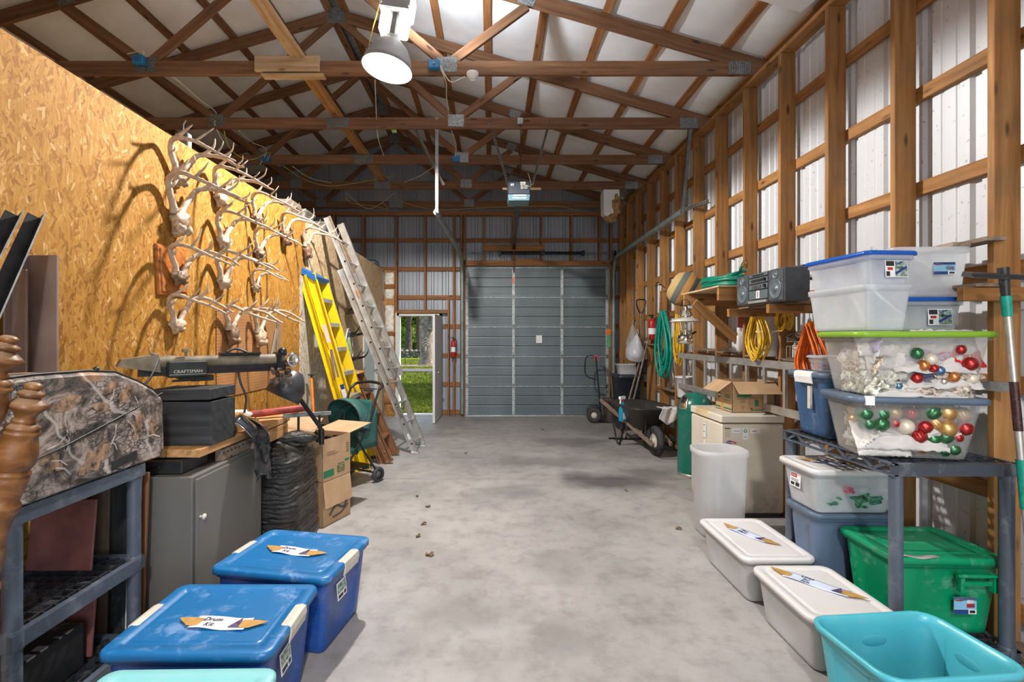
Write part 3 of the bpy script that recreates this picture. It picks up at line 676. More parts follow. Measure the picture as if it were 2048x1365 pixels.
# chevron ornament nailed to the trunk
m = MB()
for k in range(3):
    z = 1.55 - .16 * k
    for s in (-1, 1): m.bar((.02, -.51, z + .16), (.02 + s * .18, -.50, z), .03, .05, up=(0, 1, 0))
m.bar((.02, -.48, .95), (.02, -.48, 1.2), .12, .03, up=(0, 1, 0)); m.build('arrow_ornament', simple('driftwood', (.55, .48, .40), .8), t1)
tree(-6.95, 40, .28, 9, 'dark-barked tree standing behind in the garden shade', BARKD, (0, 8.5, 5, 3), .02, 2500, .26)
tree(-6.75, 44.5, .22, 9, 'slimmer grey tree just behind the pale-barked tree', BARKD, (0, 9, 5, 3), -.02, 2500, .26)
tree(-2.9, 52, .5, 10, 'distant tree in leaf to the right of the pale-barked tree', BARKD, (0, 8, 5, 4), .03, 3500, .3)
tree(-11.5, 55, .5, 10, 'distant tree with a rusty trunk at the left of the doorway view', BARK, (0, 8, 6, 4), .0, 3500, .3)
leaves(-7.5, 64, 5.2, 12, 4, 6.2, 16000, .34).build('foliage', LEAF, label='dense green foliage closing the garden view', cat='foliage', kind='stuff')
leaves(-6.6, 50, 1.5, 6, 2, 1.3, 4500, .22).build('undergrowth', LEAF, label='low bushes in front of the far trees', cat='bushes', kind='stuff')
tree(2.6, 15.5, .25, 5.5, 'young shade tree standing outside beyond the right of the doorway', BARKD, (0, 6, 3.2, 2.0), 0, 2600, .2)
# low dry stone wall
sw = thing('stone_wall', 'low dry-laid stone wall across the lawn', 'garden wall', (-6, 38, gh(-6, 38))); STN = simple('field_stone', (.20, .18, .16), .9, 0, .4, 3, .4)
x = -3.6
for row in range(3):
    x = -3.8 + R.uniform(0, .2)
    while x < 3.4:
        w = R.uniform(.3, .6); m = MB(); m.ball((0, 0, 0), .5, 8, 5, sc=(w, .5, .26), nz=.35); m.build('stone', STN, sw, M=T(x + w / 2, R.uniform(-.06, .06), .12 + row * .2)); x += w * .96
# wooden bench
bn = thing('garden_bench', 'weathered wooden deck steps standing by the stone wall outside', 'bench', (-8.2, 42.0, gh(-8, 42)))
for k in range(4): board('slat', (-1, -.3 + k * .16, .45), (1, -.3 + k * .16, .45), .13, .04, OLDW, bn)
for sx in (-.85, .85):
    for sy in (-.2, .2): board('leg', (sx, sy, 0), (sx, sy, .43), .09, .09, OLDW, bn)
bf = thing('bird_feeder', 'grey bird feeder hanging on a thin pole beside the tree', 'bird feeder', (-2.95, 28, gh(-3, 28)))
m = MB(); m.cyl((0, 0, 0), (0, 0, 2.0), .02, seg=6); m.build('pole', BLACKM, bf)
m = MB(); m.b2((-.17, -.15, 1.0), (.17, .15, 1.5)); m.b2((-.22, -.2, 1.5), (.22, .2, 1.56)); m.build('feeder_box', GALVD, bf)
st = thing('garden_flower', 'bright orange flower ornament on a stake by the tree', 'ornament', (-2.45, 27.6, gh(-2, 27)))
m = MB(); m.cyl((0, 0, 0), (0, 0, 1.0), .012, seg=6); m.build('stake', BLACKM, st)
m = MB()
for k in range(8): m.ball((.14 * math.cos(k * PI / 4), 0, 1.05 + .14 * math.sin(k * PI / 4)), .085, 8, 5, sc=(1, .3, 1))
m.build('petals', ORG, st)
hk = thing('shepherd_hook', 'thin black garden hook standing in the lawn left of the tree', 'garden hook', (-4.95, 27.4, gh(-5, 27)))
m = MB(); m.tube([(0, 0, 0), (0, 0, 1.5)] + [(.12 - .12 * math.cos(a), 0, 1.5 + .12 * math.sin(a)) for a in [PI * k / 6 for k in range(1, 7)]], .015, 6); m.build('rod', BLACKM, hk)
# ================================================================ STORAGE TOTES
BLUEP = plastic('blue_tote_plastic', (.010, .155, .40), .36, .45, (.30, .45, .72)); BLUEB = plastic('blue_tote_body', (.012, .07, .30), .36, .1)
NAVY = plastic('navy_tote_plastic', (.035, .09, .20), .4, .25); SLATE = plastic('slate_lid_plastic', (.10, .145, .21), .4, .15)
GREENP = plastic('green_tote_plastic', (.0, .27, .115), .36, .35, (.25, .45, .33)); TURQ = plastic('turquoise_plastic', (.075, .44, .53), .33, .12)
TURQL = plastic('pale_turquoise_plastic', (.24, .58, .60), .35, .12); WHITEP = plastic('white_lid_plastic', (.74, .725, .725), .38, .08, (.5, .46, .42))
MILK = clear('milky_plastic', (.74, .745, .75), .82, .3, .06); MILK2 = clear('cloudy_plastic', (.76, .79, .82), .52, .25, .08); MILKB = clear('blue_milky_plastic', (.20, .28, .42), .93, .3, .04)
CLEARP = clear('clear_plastic', (.70, .70, .68), .23, .2, .07); LIMEP = plastic('lime_lid_plastic', (.22, .42, .03), .35, .08); BLUELID = clear('clear_blue_plastic', (.01, .14, .62), .9, .25, .04)
def side(w, d, r, z, ins=0, n=4, cx=0, cy=0):
    out = []
    for (sx, sy, a0, L, dx, dy) in ((1, -1, -PI / 2, d, 0, 1), (1, 1, 0, w, -1, 0), (-1, 1, PI / 2, d, 0, -1), (-1, -1, PI, w, 1, 0)):
        c = V((cx + sx * (w / 2 - r), cy + sy * (d / 2 - r), z)); nx, ny = (dy, -dx)
        for k in range(n + 1):
            a = a0 + PI / 2 * k / n; out.append(c + V((r * math.cos(a), r * math.sin(a), 0)))
        e = out[-1]; run = L - 2 * r
        for f, q in ((.14, 0), (.17, 1), (.83, 1), (.86, 0)):
            out.append(e + V((dx, dy, 0)) * run * f - V((nx, ny, 0)) * ins * q)
    return out
def tote(name, label, cat, w, d, h, bm, lm=None, loc=(0, 0, 0), rz=0, taper=.035, r=.05, lidh=.032, ins=.007, latch=None, group=None, rimw=.018, th=.004, panel=.055):
    t = thing(name, label, cat, loc, rz, group); m = MB(); hb = h - (lidh * .55 if lm else 0); T2 = taper * 2
    def W(z): return T2 * (1 - z / hb)
    zs = [(.0, .012), (.010, 0), (.10 * hb, 0), (.14 * hb, 0), (.80 * hb, 0), (.84 * hb, 0)]
    loops = []
    for i, (z, c) in enumerate(zs):
        loops.append(side(w - 2 * rimw - W(z) - 2 * c, d - 2 * rimw - W(z) - 2 * c, max(.012, r - rimw), z, ins if i in (3, 4) else 0))
    k = hb - .035
    loops.append(side(w - 2 * rimw - W(k), d - 2 * rimw - W(k), r - rimw * .5, k)); loops.append(side(w - rimw * .6, d - rimw * .6, r, k + .006)); loops.append(side(w - rimw * .4, d - rimw * .4, r, hb - .004)); loops.append(side(w - rimw * .8, d - rimw * .8, r, hb))
    loops.append(side(w - 2 * rimw, d - 2 * rimw, r - rimw * .5, hb - .003)); loops.append(side(w - 2 * rimw - 2 * th - W(k), d - 2 * rimw - 2 * th - W(k), r - rimw, k))
    for z, q in ((.80 * hb, ins), (.14 * hb, ins), (.006, 0)): loops.append(side(w - 2 * rimw - 2 * th - W(z), d - 2 * rimw - 2 * th - W(z), max(.01, r - rimw - th), z, q))
    m.loft(loops, True, True); m.build('body', bm, t)
    if lm:
        m = MB(); L = [(0, h - lidh), (.0, h - .009), (-.004, h - .003), (-.010, h), (-panel, h), (-panel - .006, h - .007)]
        loops = [rr(w + .012 - 2 * rimw * .8, d + .012 - 2 * rimw * .8, r, h - lidh, 5)]
        for a, z in L: loops.append(rr(w + .012 + 2 * a, d + .012 + 2 * a, max(.012, r + a * .6), z, 5))
        loops.append(rr(w + .012 - 2 * panel - .05, d + .012 - 2 * panel - .05, .02, h - .007, 5)); loops.append(rr(w + .012 - 2 * panel - .06, d + .012 - 2 * panel - .06, .018, h - .003, 5))
        m.loft(loops, False, True); m.build('lid', lm, t)
    if latch:
        for s in (-1, 1):
            m = MB()
            if latch[0] == 'x': prof = [(w / 2 - .035, h + .001), (w / 2 - .006, h + .004), (w / 2 + .010, h - .002), (w / 2 + .013, h - .03), (w / 2 + .004, h - .07), (w / 2 - .002, h - .07), (w / 2 + .004, h - .03), (w / 2 - .01, h - .004)]
            LL = .16; lo = []
            for yy in (-LL / 2, -LL / 2 + .012, LL / 2 - .012, LL / 2):
                q = 0 if abs(yy) < LL / 2 - .001 else 1
                lo.append([V((s * x, yy, z + (0 if not q else -.002))) for x, z in prof])
            m.loft(lo, True, True, False); m.build('latch', latch[1], t)
    return t
def sticker(par, M, w, h, kind='plain'):
    m = MB(); m.b2((-w / 2, -h / 2, 0), (w / 2, h / 2, .0008)); s = m.build('sticker', PAPER, par, M=M)
    m = MB()
    def r(x0, y0, x1, y1, mi): m.b2((x0 * w, y0 * h, .0008), (x1 * w, y1 * h, .0014), mi=mi)
    mats = [BLACKP, RED, BLU, simple('print_sky', (.22, .48, .68), .5, 0, .05), simple('print_grey_green', (.30, .42, .36), .6, 0, .5, 60), WHT]
    if kind == 'rub':
        r(-.46, .16, -.10, .46, 0); r(-.4, -.08, -.16, .08, 1); r(-.46, -.44, -.30, -.16, 0); r(-.06, -.46, .48, .46, 4); m.bar((-.06 * w, -.30 * h, .0016), (.46 * w, .12 * h, .0016), .14 * h, .0008, mi=2); m.bar((.0 * w, .26 * h, .0016), (.30 * w, .42 * h, .0016), .08 * h, .0008, mi=2)
        for k in range(9): m.b2((.05 * w + .03 * w * k, -.02 * h, .0016), (.065 * w + .03 * w * k, .14 * h, .0022), mi=0)
    elif kind == 'ster':
        r(-.5, -.22, .5, .5, 3); r(-.5, .30, .5, .5, 2); r(-.5, -.5, .14, -.24, 2); r(-.44, .22, -.12, .40, 5); r(.06, -.12, .42, .12, 1); r(.08, .12, .40, .34, 5); r(.2, -.44, .44, -.28, 0)
        text(par, 'Sterilite', h * .13, M @ T(-.28 * w, .31 * h, .0022), RED)
    elif kind == 'brown':
        r(-.44, -.12, .44, .42, 4); r(-.4, -.42, .1, -.22, 0); r(.2, -.42, .42, -.2, 0)
    elif kind == 'red':
        r(-.42, .18, .12, .44, 1); r(-.4, -.1, .3, -.05, 0); r(-.4, .02, .3, .06, 0); r(-.4, -.42, -.05, -.2, 0); r(.05, -.42, .42, -.14, 0)
        text(par, 'Sterilite', h * .15, M @ T(-.15 * w, .31 * h, .0022), WHT)
    if m.v: m.build('print', mats, s)
    return s
def taped_note(label, words, M, L=.24, W=.085, size=.034, mat=PAPER, lines=None, ang=0):
    t = thing('paper_note', label, 'note', M=M); m = MB()
    m.sheet(lambda u, v: V((-L / 2 + L * u, -W / 2 + W * v, .001 + .003 * math.sin(u * 7) * (v - .5) ** 2 * 4 + .0015 * (1 + math.sin(u * 9 + v * 3)))), 12, 5); m.build('paper', mat, t, solid=.0006)
    for s in (-1, 1):
        pts = [(s * (L / 2 - .03), -.028), (s * (L / 2 + .01), -.032), (s * (L / 2 + .055), .0), (s * (L / 2 + .075), .018), (s * (L / 2 + .02), .024), (s * (L / 2 - .035), .020)]
        if s < 0: pts = pts[::-1]
        m = MB(); m.poly(pts, .0012, T(0, 0, .0055)); m.build('tape', TAPE, t)
    m = MB(); m.poly([(L / 2 - .075, -.03), (L / 2 - .02, -.03), (L / 2 - .045, .035)], .0008, T(0, 0, .0048)); m.build('torn_print', simple('torn_dark', (.10, .07, .16), .8, 0, .5, 90), t)
    text(t, words, size, T(-.045, 0, .0055) @ RZ(ang), INK, name='handwriting', shear=.25)
    return t
# ---- blue totes on the left
b1 = tote('storage_tote', 'blue storage tote with cream latches, nearer of the pair', 'storage tote', .66, .51, .42, BLUEB, BLUEP, (-1.17, 2.055, 0), 0, latch=('x', CREAM), group='blue totes with cream latches')
b2 = tote('storage_tote', 'blue storage tote with cream latches farther off, beside the wrapped black bag', 'storage tote', .66, .51, .42, BLUEB, BLUEP, (-1.095, 2.665, 0), math.radians(-10), latch=('x', CREAM), group='blue totes with cream latches')
for t, n in ((b1, 0), (b2, 1)):
    sticker(t, T(.308, -.06, .27) @ RZ(PI / 2) @ RX(PI / 2 - .1) , .10, .09, 'brown')
NOTE0 = T(-1.13, 1.99, .4205) @ RZ(math.radians(-4)); taped_note('white handwritten note taped to the lid of the nearer blue tote', 'Drum\nKit', NOTE0, ang=0)
taped_note('white handwritten note taped to the lid of the blue tote behind', 'Drum\nKit', T(-1.10, 2.66, .4205) @ RZ(math.radians(-14)))
t = tote('storage_tote', 'tote with pale turquoise lid in front of the nearer blue tote', 'storage tote', .60, .46, .43, TURQ, TURQL, (-1.06, 1.475, 0), math.radians(1))
# ---- white low bins on the right
def lowbin(label, loc, L, rz=0):
    t = tote('storage_bin', label, 'storage bin', .44, L, .29, MILK, WHITEP, loc, rz, r=.06, taper=.03, ins=.004, group='low white storage bins', panel=.04)
    m = MB(); m.b2((-.10, -L / 2 + .012, .2885), (.10, -L / 2 + .018, .2915)); m.b2((-.10, -L / 2 + .035, .2885), (.10, -L / 2 + .038, .2915)); m.build('lid_grip', WHITEP, t)
    m = MB(); m.b2((-.155, -L / 2 + .07, .012), (.155, L / 2 - .07, .20)); m.build('contents', simple('white_cloth_contents', (.66, .64, .62), .9, 0, .3, 9, .4), t)
    return t
w2 = lowbin('low white lidded bin beside the tall translucent waste bin, farther of two', (1.742, 3.17, 0), .64)
w1 = lowbin('low white lidded bin between the turquoise tub and the matching white bin behind', (1.735, 2.505, 0), .53)
taped_note('blue-lined note taped across the lid of the farther low white bin', 'Misc\nGlass', T(1.74, 3.20, .2905) @ RZ(math.radians(-62)), L=.26, mat=PAPERB, size=.03, ang=0)
taped_note('blue-lined note taped across the lid of the nearer low white bin', 'Linen\nfor\nSale', T(1.75, 2.56, .2905) @ RZ(math.radians(-48)), L=.30, mat=PAPERB, size=.028, ang=0)
# ---- open turquoise tub
tt = tote('storage_tub', 'open empty turquoise plastic tub in the near right corner', 'tub', .60, .43, .375, TURQ, None, (1.715, 1.94, 0), math.radians(5), r=.08, rimw=.026, th=.005)
m = MB()
for s in (-1, 1): m.add([V((s * (.237 - .03 * v), -.075 + .15 * u, .31 - .11 * v + .0)) for u in (0, .25, .5, .75, 1) for v in (0, 1)], [(2 * i, 2 * i + 1, 2 * i + 3, 2 * i + 2) for i in range(4)])
m = MB(); m.ball((0, .175, .27), .06, 14, 8, sc=(1.3, .22, .55)); m.build('grip_recess', simple('turquoise_recess', (.06, .36, .45), .35), tt)
m = MB(); m.ball((.262, 0, .27), .06, 14, 8, sc=(.22, 1.3, .55)); m.build('grip_recess', simple('turquoise_recess2', (.06, .36, .45), .35), tt)
# ---- green tote
gt = tote('storage_tote', 'big green lidded tote under the wire-look shelf with a torn grey tape strip', 'storage tote', .56, .42, .41, GREENP, GREENP, (2.33, 2.60, .095), math.radians(-2), r=.05, lidh=.035)
m = MB(); m.b2((.02, -.222, .28), (.20, -.205, .30)); m.b2((.02, -.232, .25), (.04, -.205, .34)); m.b2((.18, -.232, .25), (.20, -.205, .34)); m.cyl((.0, -.235, .335), (.22, -.235, .335), .009); m.build('handle', GREENP, gt)
sticker(gt, T(.07, -.200, .17) @ RX(PI / 2), .11, .085, 'ster')
m = MB(); m.sheet(lambda u, v: V((-.265 + .22 * u, -.212 + .03 * v + .012 * math.sin(u * 8), .4125 + .003 * math.sin(u * 11))), 14, 3); m.build('torn_tape', simple('grey_tape', (.34, .32, .31), .6), gt, solid=.0008)
m = MB(); m.b2((.18, -.14, .4105), (.185, .14, .4125)); m.b2((-.18, .12, .4105), (.1, .124, .4125)); m.b2((-.18, -.124, .4105), (.1, -.12, .4125)); m.build('lid_groove', simple('green_dark', (.0, .14, .06), .5), gt)
# ---- plastic shelving units
SHELF = plastic('grey_shelf_plastic', (.075, .094, .125), .42, .2); SHELFD = plastic('dark_shelf_plastic', (.03, .034, .042), .45, .2)
SHELFM = plastic('mid_shelf_plastic', (.055, .065, .085), .42, .25)
def shelf_unit(label, x0, x1, y0, y1, zs, group, truss_side):
    t = thing('shelving_unit', label, 'shelving unit', ((x0 + x1) / 2, (y0 + y1) / 2, 0), 0, group); w = x1 - x0; d = y1 - y0
    for sx in (-1, 1):
        for sy in (-1, 1):
            m = MB(); X, Y = sx * (w / 2 - .033), sy * (d / 2 - .033)
            m.lathe([(.030, 0), (.030, zs[-1] - .06)], 14, T(X, Y, 0))
            for z in zs[:-1]: m.lathe([(.034, z - .065), (.036, z - .06), (.036, z + .0), (.031, z + .012)], 14, T(X, Y, 0))
            m.build('leg', SHELF, t)
    for i, z in enumerate(zs):
        sh = thing('shelf', None, parent=t); m = MB()
        for s in (-1, 1):
            MB().b2((-w / 2 + 0, s * (d / 2) - (.03 if s > 0 else 0), z - .06), (w / 2, s * (d / 2) + (.03 if s < 0 else 0), z)).build('end_beam', SHELF if not truss_side else SHELFM, sh)
        if not truss_side: 
            for s in (-1, 1): MB().b2((s * w / 2 - (.03 if s > 0 else 0), -d / 2 + .03, z - .06), (s * w / 2 + (.03 if s < 0 else 0), d / 2 - .03, z)).build('side_beam', SHELF, sh)
        if truss_side:
            for s in (-1, 1):
                m = MB(); X = s * (w / 2 - .006); n = 9; L = d - .1
                m.b2((X - .012, -d / 2, z - .008), (X + .012, d / 2, z)); m.b2((X - .012, -d / 2, z - .062), (X + .012, d / 2, z - .054))
                for k in range(n):
                    a = -L / 2 + L * k / n; b = a + L / n
                    m.bar((X, a, z - .056) if k % 2 else (X, a, z - .006), (X, b, z - .006) if k % 2 else (X, b, z - .056), .016, .007, up=(1, 0, 0))
                m.build('lattice_rail', SHELF, sh)
        m = MB(); nx, ny = (11, 17) if truss_side else (8, 12)
        for k in range(1, nx): x = -w / 2 + w * k / nx; m.b2((x - .003, -d / 2 + .02, z - .024), (x + .003, d / 2 - .02, z - .002))
        for k in range(1, ny): y = -d / 2 + d * k / ny; m.b2((-w / 2 + .02, y - .003, z - .024), (w / 2 - .02, y + .003, z - .002))
        for k in range(3):
            for q in range(4): m.b2((-w / 2 + w * (k + .6) / 3.4 - .0, -d / 2 + d * (q + .5) / 4.4, z - .03), (-w / 2 + w * (k + .6) / 3.4 + .05, -d / 2 + d * (q + .5) / 4.4 + .035, z - .006))
        m.build('grid', SHELFD, sh, kind='stuff')
    return t
su = shelf_unit('slate grey plastic shelving unit carrying clear ornament bins by the stud wall', 1.955, 2.565, 2.30, 3.185, [.095, 1.005], 'grey plastic shelving units', True)
sl_ = shelf_unit('slate grey plastic shelving unit under the camouflage case by the strand board wall', -2.17, -1.735, 1.72, 2.385, [.13, .53, .99], 'grey plastic shelving units', False)
# ---- stack below the shelf
bb = tote('storage_bin', 'blue-tinted translucent tote with white latches under the white-lidded bin', 'storage bin', .50, .30, .47, MILKB, SLATE, (2.17, 2.965, .10), 0, r=.06, taper=.03)
cb = tote('storage_bin', 'cloudy white-lidded bin of red and green decorations under the shelf', 'storage bin', .52, .36, .27, MILK2, WHITEP, (2.145, 2.945, .575), 0, r=.05, taper=.03, ins=.004, panel=.035)
sticker(cb, T(-.232, .04, .15) @ RZ(-PI / 2) @ RX(PI / 2 - .09), .10, .085, 'red')
taped_note('note taped on the white lid under the shelf, striped by its shadow', 'Xmas', T(2.10, 2.93, .8458) @ RZ(math.radians(-30)), L=.22, mat=PAPERB, size=.03)
# ---- ornaments
def glossy(name, col, rough=.18, metal=.7): return simple(name, col, rough, metal, .05, 6, coat=.5)
OC = [('red', glossy('ornament_red', (.40, .02, .02), .3)), ('gold', glossy('ornament_gold', (.55, .33, .12), .38)), ('green', glossy('ornament_green', (.04, .17, .07), .3)), ('silver', glossy('ornament_silver', (.62, .60, .58), .2)), ('blue', glossy('ornament_blue', (.10, .22, .38), .25)), ('copper', glossy('ornament_copper', (.62, .22, .06), .25)), ('pearl', glossy('ornament_pearl', (.70, .62, .50), .4, .2))]
CAPM = glossy('ornament_cap', (.6, .5, .3), .25, 1)
_ob = {}
def ornament(M, r, ci, ribbed_=False, label=None, group=None, name='ornament'):
    key = (ci, ribbed_)
    if key not in _ob:
        m = MB()
        if not ribbed_: m.ball((0, 0, 0), 1, 18, 11)
        else:
            loops = []
            for i in range(12):
                a = PI * i / 11; rad = max(.01, math.sin(a)); loops.append([V((rad * (1 + .05 * math.cos(12 * b)) * math.cos(b), rad * (1 + .05 * math.cos(12 * b)) * math.sin(b), -math.cos(a))) for b in [2 * PI * k / 36 for k in range(36)]])
            m.loft(loops)
        cp = MB(); cp.cyl((0, 0, .95), (0, 0, 1.15), .16, seg=10); cp.tube([(.09 * math.cos(a), 0, 1.22 + .09 * math.sin(a)) for a in [2 * PI * k / 8 for k in range(8)]], .02, 5, True)
        _ob[key] = (m.mesh('bauble', OC[ci][1]), cp.mesh('cap', CAPM))
    o = bpy.data.objects.new(name, _ob[key][0]); C.objects.link(o); o.matrix_local = M @ Matrix.Scale(r, 4); setp(o, label, 'ornament', group)
    c = bpy.data.objects.new('cap', _ob[key][1]); C.objects.link(c); c.parent = o
    return o
TISS = simple('white_tissue', (.60, .575, .55), .9, 0, .08, 8, .3)
rz1 = math.radians(-12.5)
def bin1(x, y, z): return V((2.16, 2.52, 1.007)) + RZ(rz1) @ V((x, y, z))
ob = tote('storage_bin', 'clear bin with slate lid full of shiny round baubles on the shelf', 'storage bin', .60, .37, .315, CLEARP, SLATE, (2.16, 2.52, 1.007), rz1, r=.055, taper=.045, ins=.003)
m = MB(); m.b2((-.245, -.197, .272), (-.205, -.180, .318)); m.build('label_tape', PAPER, ob)
ORD = ['first', 'second', 'third', 'fourth', 'fifth', 'sixth', 'seventh', 'eighth', 'ninth']
rows = [(.052, 9, -.115, .036, 0), (.110, 8, -.125, .039, 1), (.170, 8, -.13, .042, 2), (.232, 7, -.13, .043, 3)]
R2 = random.Random(12); cols = {0: [4, 6, 0, 3, 0, 5, 1, 2, 2], 1: [6, 6, 0, 2, 0, 2, 2, 0, 4], 2: [2, 2, 0, 6, 0, 1, 1, 0, 6], 3: [2, 2, 1, 0, 2, 1, 1, 6]}
namesc = ['red', 'gold', 'green', 'silver', 'blue', 'copper', 'pearl']
for z, n, y, r, k in rows:
    wd_ = .50 - (.07 if z < .1 else .03 if z < .15 else 0)
    for i in range(n):
        x = -wd_ / 2 + r + (wd_ - 2 * r) * i / (n - 1) + R2.uniform(-.014, .014); z_ = z + R2.uniform(-.012, .012)
        if z < .13 and i < 3: continue
        ci = cols[k][i]
        ornament(Matrix.Translation(bin1(x, y + R2.uniform(-.0, .025), z_)) @ RX(R2.uniform(-1, 1)) @ RY(R2.uniform(-1, 1)), r * R2.uniform(.72, 1.12), ci, R2.random() < .5, '%s bauble in the %s row of the slate-lidded bin, %s from its aisle end' % (namesc[ci], ['bottom', 'second', 'third', 'top'][k], ORD[i]), 'baubles in the slate-lidded bin')
    for i in range(5):                              # a second rank behind, and along the side seen from the aisle
        ci = R2.choice([0, 1, 2, 3, 5, 6]); x = -wd_ / 2 + .04 + .10 * i
        ornament(Matrix.Translation(bin1(x, y + .095, z)) @ RX(R2.uniform(-1, 1)), r * .95, ci, False, '%s bauble behind the %s row of the slate-lidded bin, %s from its aisle end' % (namesc[ci], ['bottom', 'second', 'third', 'top'][k], ORD[i]), 'baubles in the slate-lidded bin')
def crumple(name, label, M, w, d, h, seed, mat=TISS, amp=.5, cat='tissue paper', group=None):
    m = MB()
    def f(u, v):
        a = (u - .5) * 2; b = (v - .5) * 2; e = (1 - abs(a) ** 4) * (1 - abs(b) ** 4)
        n1 = noise.noise(V((u * 4.5 + seed, v * 3, seed))); n2 = abs(noise.noise(V((u * 8, v * 5 + seed, 2))))
        return V((a * w / 2 + .01 * n1, b * d / 2 + .012 * n2, h * (.35 * e + amp * n1 * e + .45 * n2)))
    m.sheet(f, 34, 22); o = m.build(name, mat, M=M, solid=.001); return setp(o, label, cat, group)
crumple('tissue_paper', 'crumpled white tissue lying over the lower baubles in the slate-lidded bin', Matrix.Translation(bin1(-.06, -.105, .105)) @ RZ(rz1) @ RX(.95), .40, .16, .06, 3)
crumple('tissue_paper', 'crumpled white tissue in the lower aisle corner of the slate-lidded bin', Matrix.Translation(bin1(-.13, -.115, .055)) @ RZ(rz1) @ RX(1.1), .24, .11, .05, 14)
crumple('tissue_paper', 'strip of white tissue between the baubles at the stud side of the slate-lidded bin', Matrix.Translation(bin1(.12, -.125, .135)) @ RZ(rz1) @ RX(1.1) @ RZ(.12), .24, .05, .04, 24)
crumple('tissue_paper', 'crumpled white tissue at the aisle end of the slate-lidded bin', Matrix.Translation(bin1(-.19, -.04, .09)) @ RZ(rz1 - PI / 2) @ RX(.8), .24, .10, .07, 9)
# upper ornament bin with lime lid
rz2 = math.radians(-9)
def bin2(x, y, z): return V((2.175, 2.53, 1.325)) + RZ(rz2) @ V((x, y, z))
tote('storage_bin', 'clear bin with lime green lid packed with tissue-wrapped ornaments, above the slate-lidded one', 'storage bin', .62, .42, .325, CLEARP, LIMEP, (2.175, 2.53, 1.325), rz2, r=.055, taper=.04, ins=.003, lidh=.03)
FAB = [TISS, simple('lilac_cloth', (.46, .38, .52), .9, 0, .2), simple('print_cloth', (.55, .46, .38), .9, 0, .6, 60), RED, simple('speckled_cloth', (.62, .56, .48), .9, 0, .8, 45), simple('navy_cloth', (.05, .06, .13), .8, 0, .3)]
k = 0
for (x, z, w, h, mi) in ((-.15, .255, .26, .05, 0), (.12, .265, .28, .05, 0), (.02, .225, .30, .04, 1), (.17, .20, .22, .05, 3), (-.13, .195, .22, .06, 0), (.05, .165, .36, .05, 0), (.16, .14, .22, .05, 2), (-.14, .13, .24, .06, 4), (.05, .12, .3, .05, 5), (.10, .085, .34, .05, 0), (-.14, .07, .22, .06, 4), (.08, .05, .30, .05, 2), (.0, .03, .42, .05, 0)):
    lb = ['white tissue', 'lilac tissue', 'printed cloth', 'red cloth', 'speckled cloth', 'navy cloth'][mi]
    crumple('wrapped_cloth', 'crumpled %s in the lime-lidded bin, %s piece counting down from its lid' % (lb, (ORD + ['tenth', 'eleventh', 'twelfth', 'lowest'])[k]), Matrix.Translation(bin2(x, -.130 + .010 * math.sin(k), z)) @ RZ(rz2) @ RX(1.1 + .3 * math.sin(k * 2)), w, .13, h, k * 1.7, FAB[mi], .7, 'cloth', 'cloth layers in the lime-lidded bin'); k += 1
for k in range(5):
    crumple('wrapped_cloth', 'crumpled cloth at the aisle end of the lime-lidded bin, %s up from the bottom' % ORD[k], Matrix.Translation(bin2(-.205, -.05 + .02 * (k % 2), .04 + .055 * k)) @ RZ(rz2 - PI / 2) @ RX(1.15), .30, .10, .05, 20 + k * 1.3, FAB[[4, 4, 2, 0, 1][k]], .6, 'cloth', 'cloth at the aisle end of the lime-lidded bin')
for x, z, r, ci in ((-.03, .215, .03, 2), (.045, .14, .022, 0), (.07, .13, .024, 4), (.031, .185, .03, 6), (.10, .075, .02, 3), (-.02, .09, .03, 0), (.20, .165, .035, 0), (.22, .09, .03, 6), (.13, .10, .028, 5), (.0, .155, .028, 5), (-.1, .05, .02, 4), (.16, .235, .025, 0)):
    ornament(Matrix.Translation(bin2(x, -.172 + .02 * (z < .1), z)), r, ci, False, 'small %s ornament in the lime-lidded bin, %s small one from the aisle' % (namesc[ci], (ORD + ['tenth', 'eleventh', 'last'])[sorted([-.03, .045, .07, .031, .10, -.02, .20, .22, .13, .0, -.1, .16]).index(x)]), 'small ornaments in the lime-lidded bin')
# cloudy bin decorations
GARL = simple('garland_green', (.06, .20, .12), .8, 0, .8, 40); PNKC = simple('pink_cloth', (.52, .12, .16), .8, 0, .4, 20)
def lump(name, label, c, r, sc, mat, seed=0):
    return MB().ball((0, 0, 0), r, 26, 16, nz=.55, fq=5, sc=sc).build(name, mat, M=T(*c) @ RZ(seed), label=label, cat='decoration')
lump('garland', 'bundle of green garland blurred inside the cloudy white-lidded bin', (2.21, 2.88, .655), .09, (1.6, 1, .7), GARL)
lump('garland', 'smaller green garland tuft at the aisle side inside the cloudy bin', (2.05, 2.87, .65), .06, (1.3, 1, .8), GARL, 1)
lump('ribbon_bow', 'pink-red bow lying on the garland inside the cloudy bin', (2.10, 2.86, .715), .05, (1.5, 1, .6), PNKC, 2)
m, nt, b = nm('mixed_cloth'); vo = N(nt, 'TexVoronoi'); vo.inputs['Scale'].default_value = 30; dn = N(nt, 'TexNoise'); dn.inputs['Scale'].default_value = 14; tc = nt.nodes.new('ShaderNodeTexCoord'); nt.links.new(tc.outputs['Object'], dn.inputs[0]); av = N(nt, 'VectorMath', operation='MULTIPLY_ADD'); av.inputs[1].default_value = (.12, .12, .05); nt.links.new(dn.outputs['Color'], av.inputs[0]); nt.links.new(tc.outputs['Object'], av.inputs[2]); nt.links.new(av.outputs[0], vo.inputs[0])
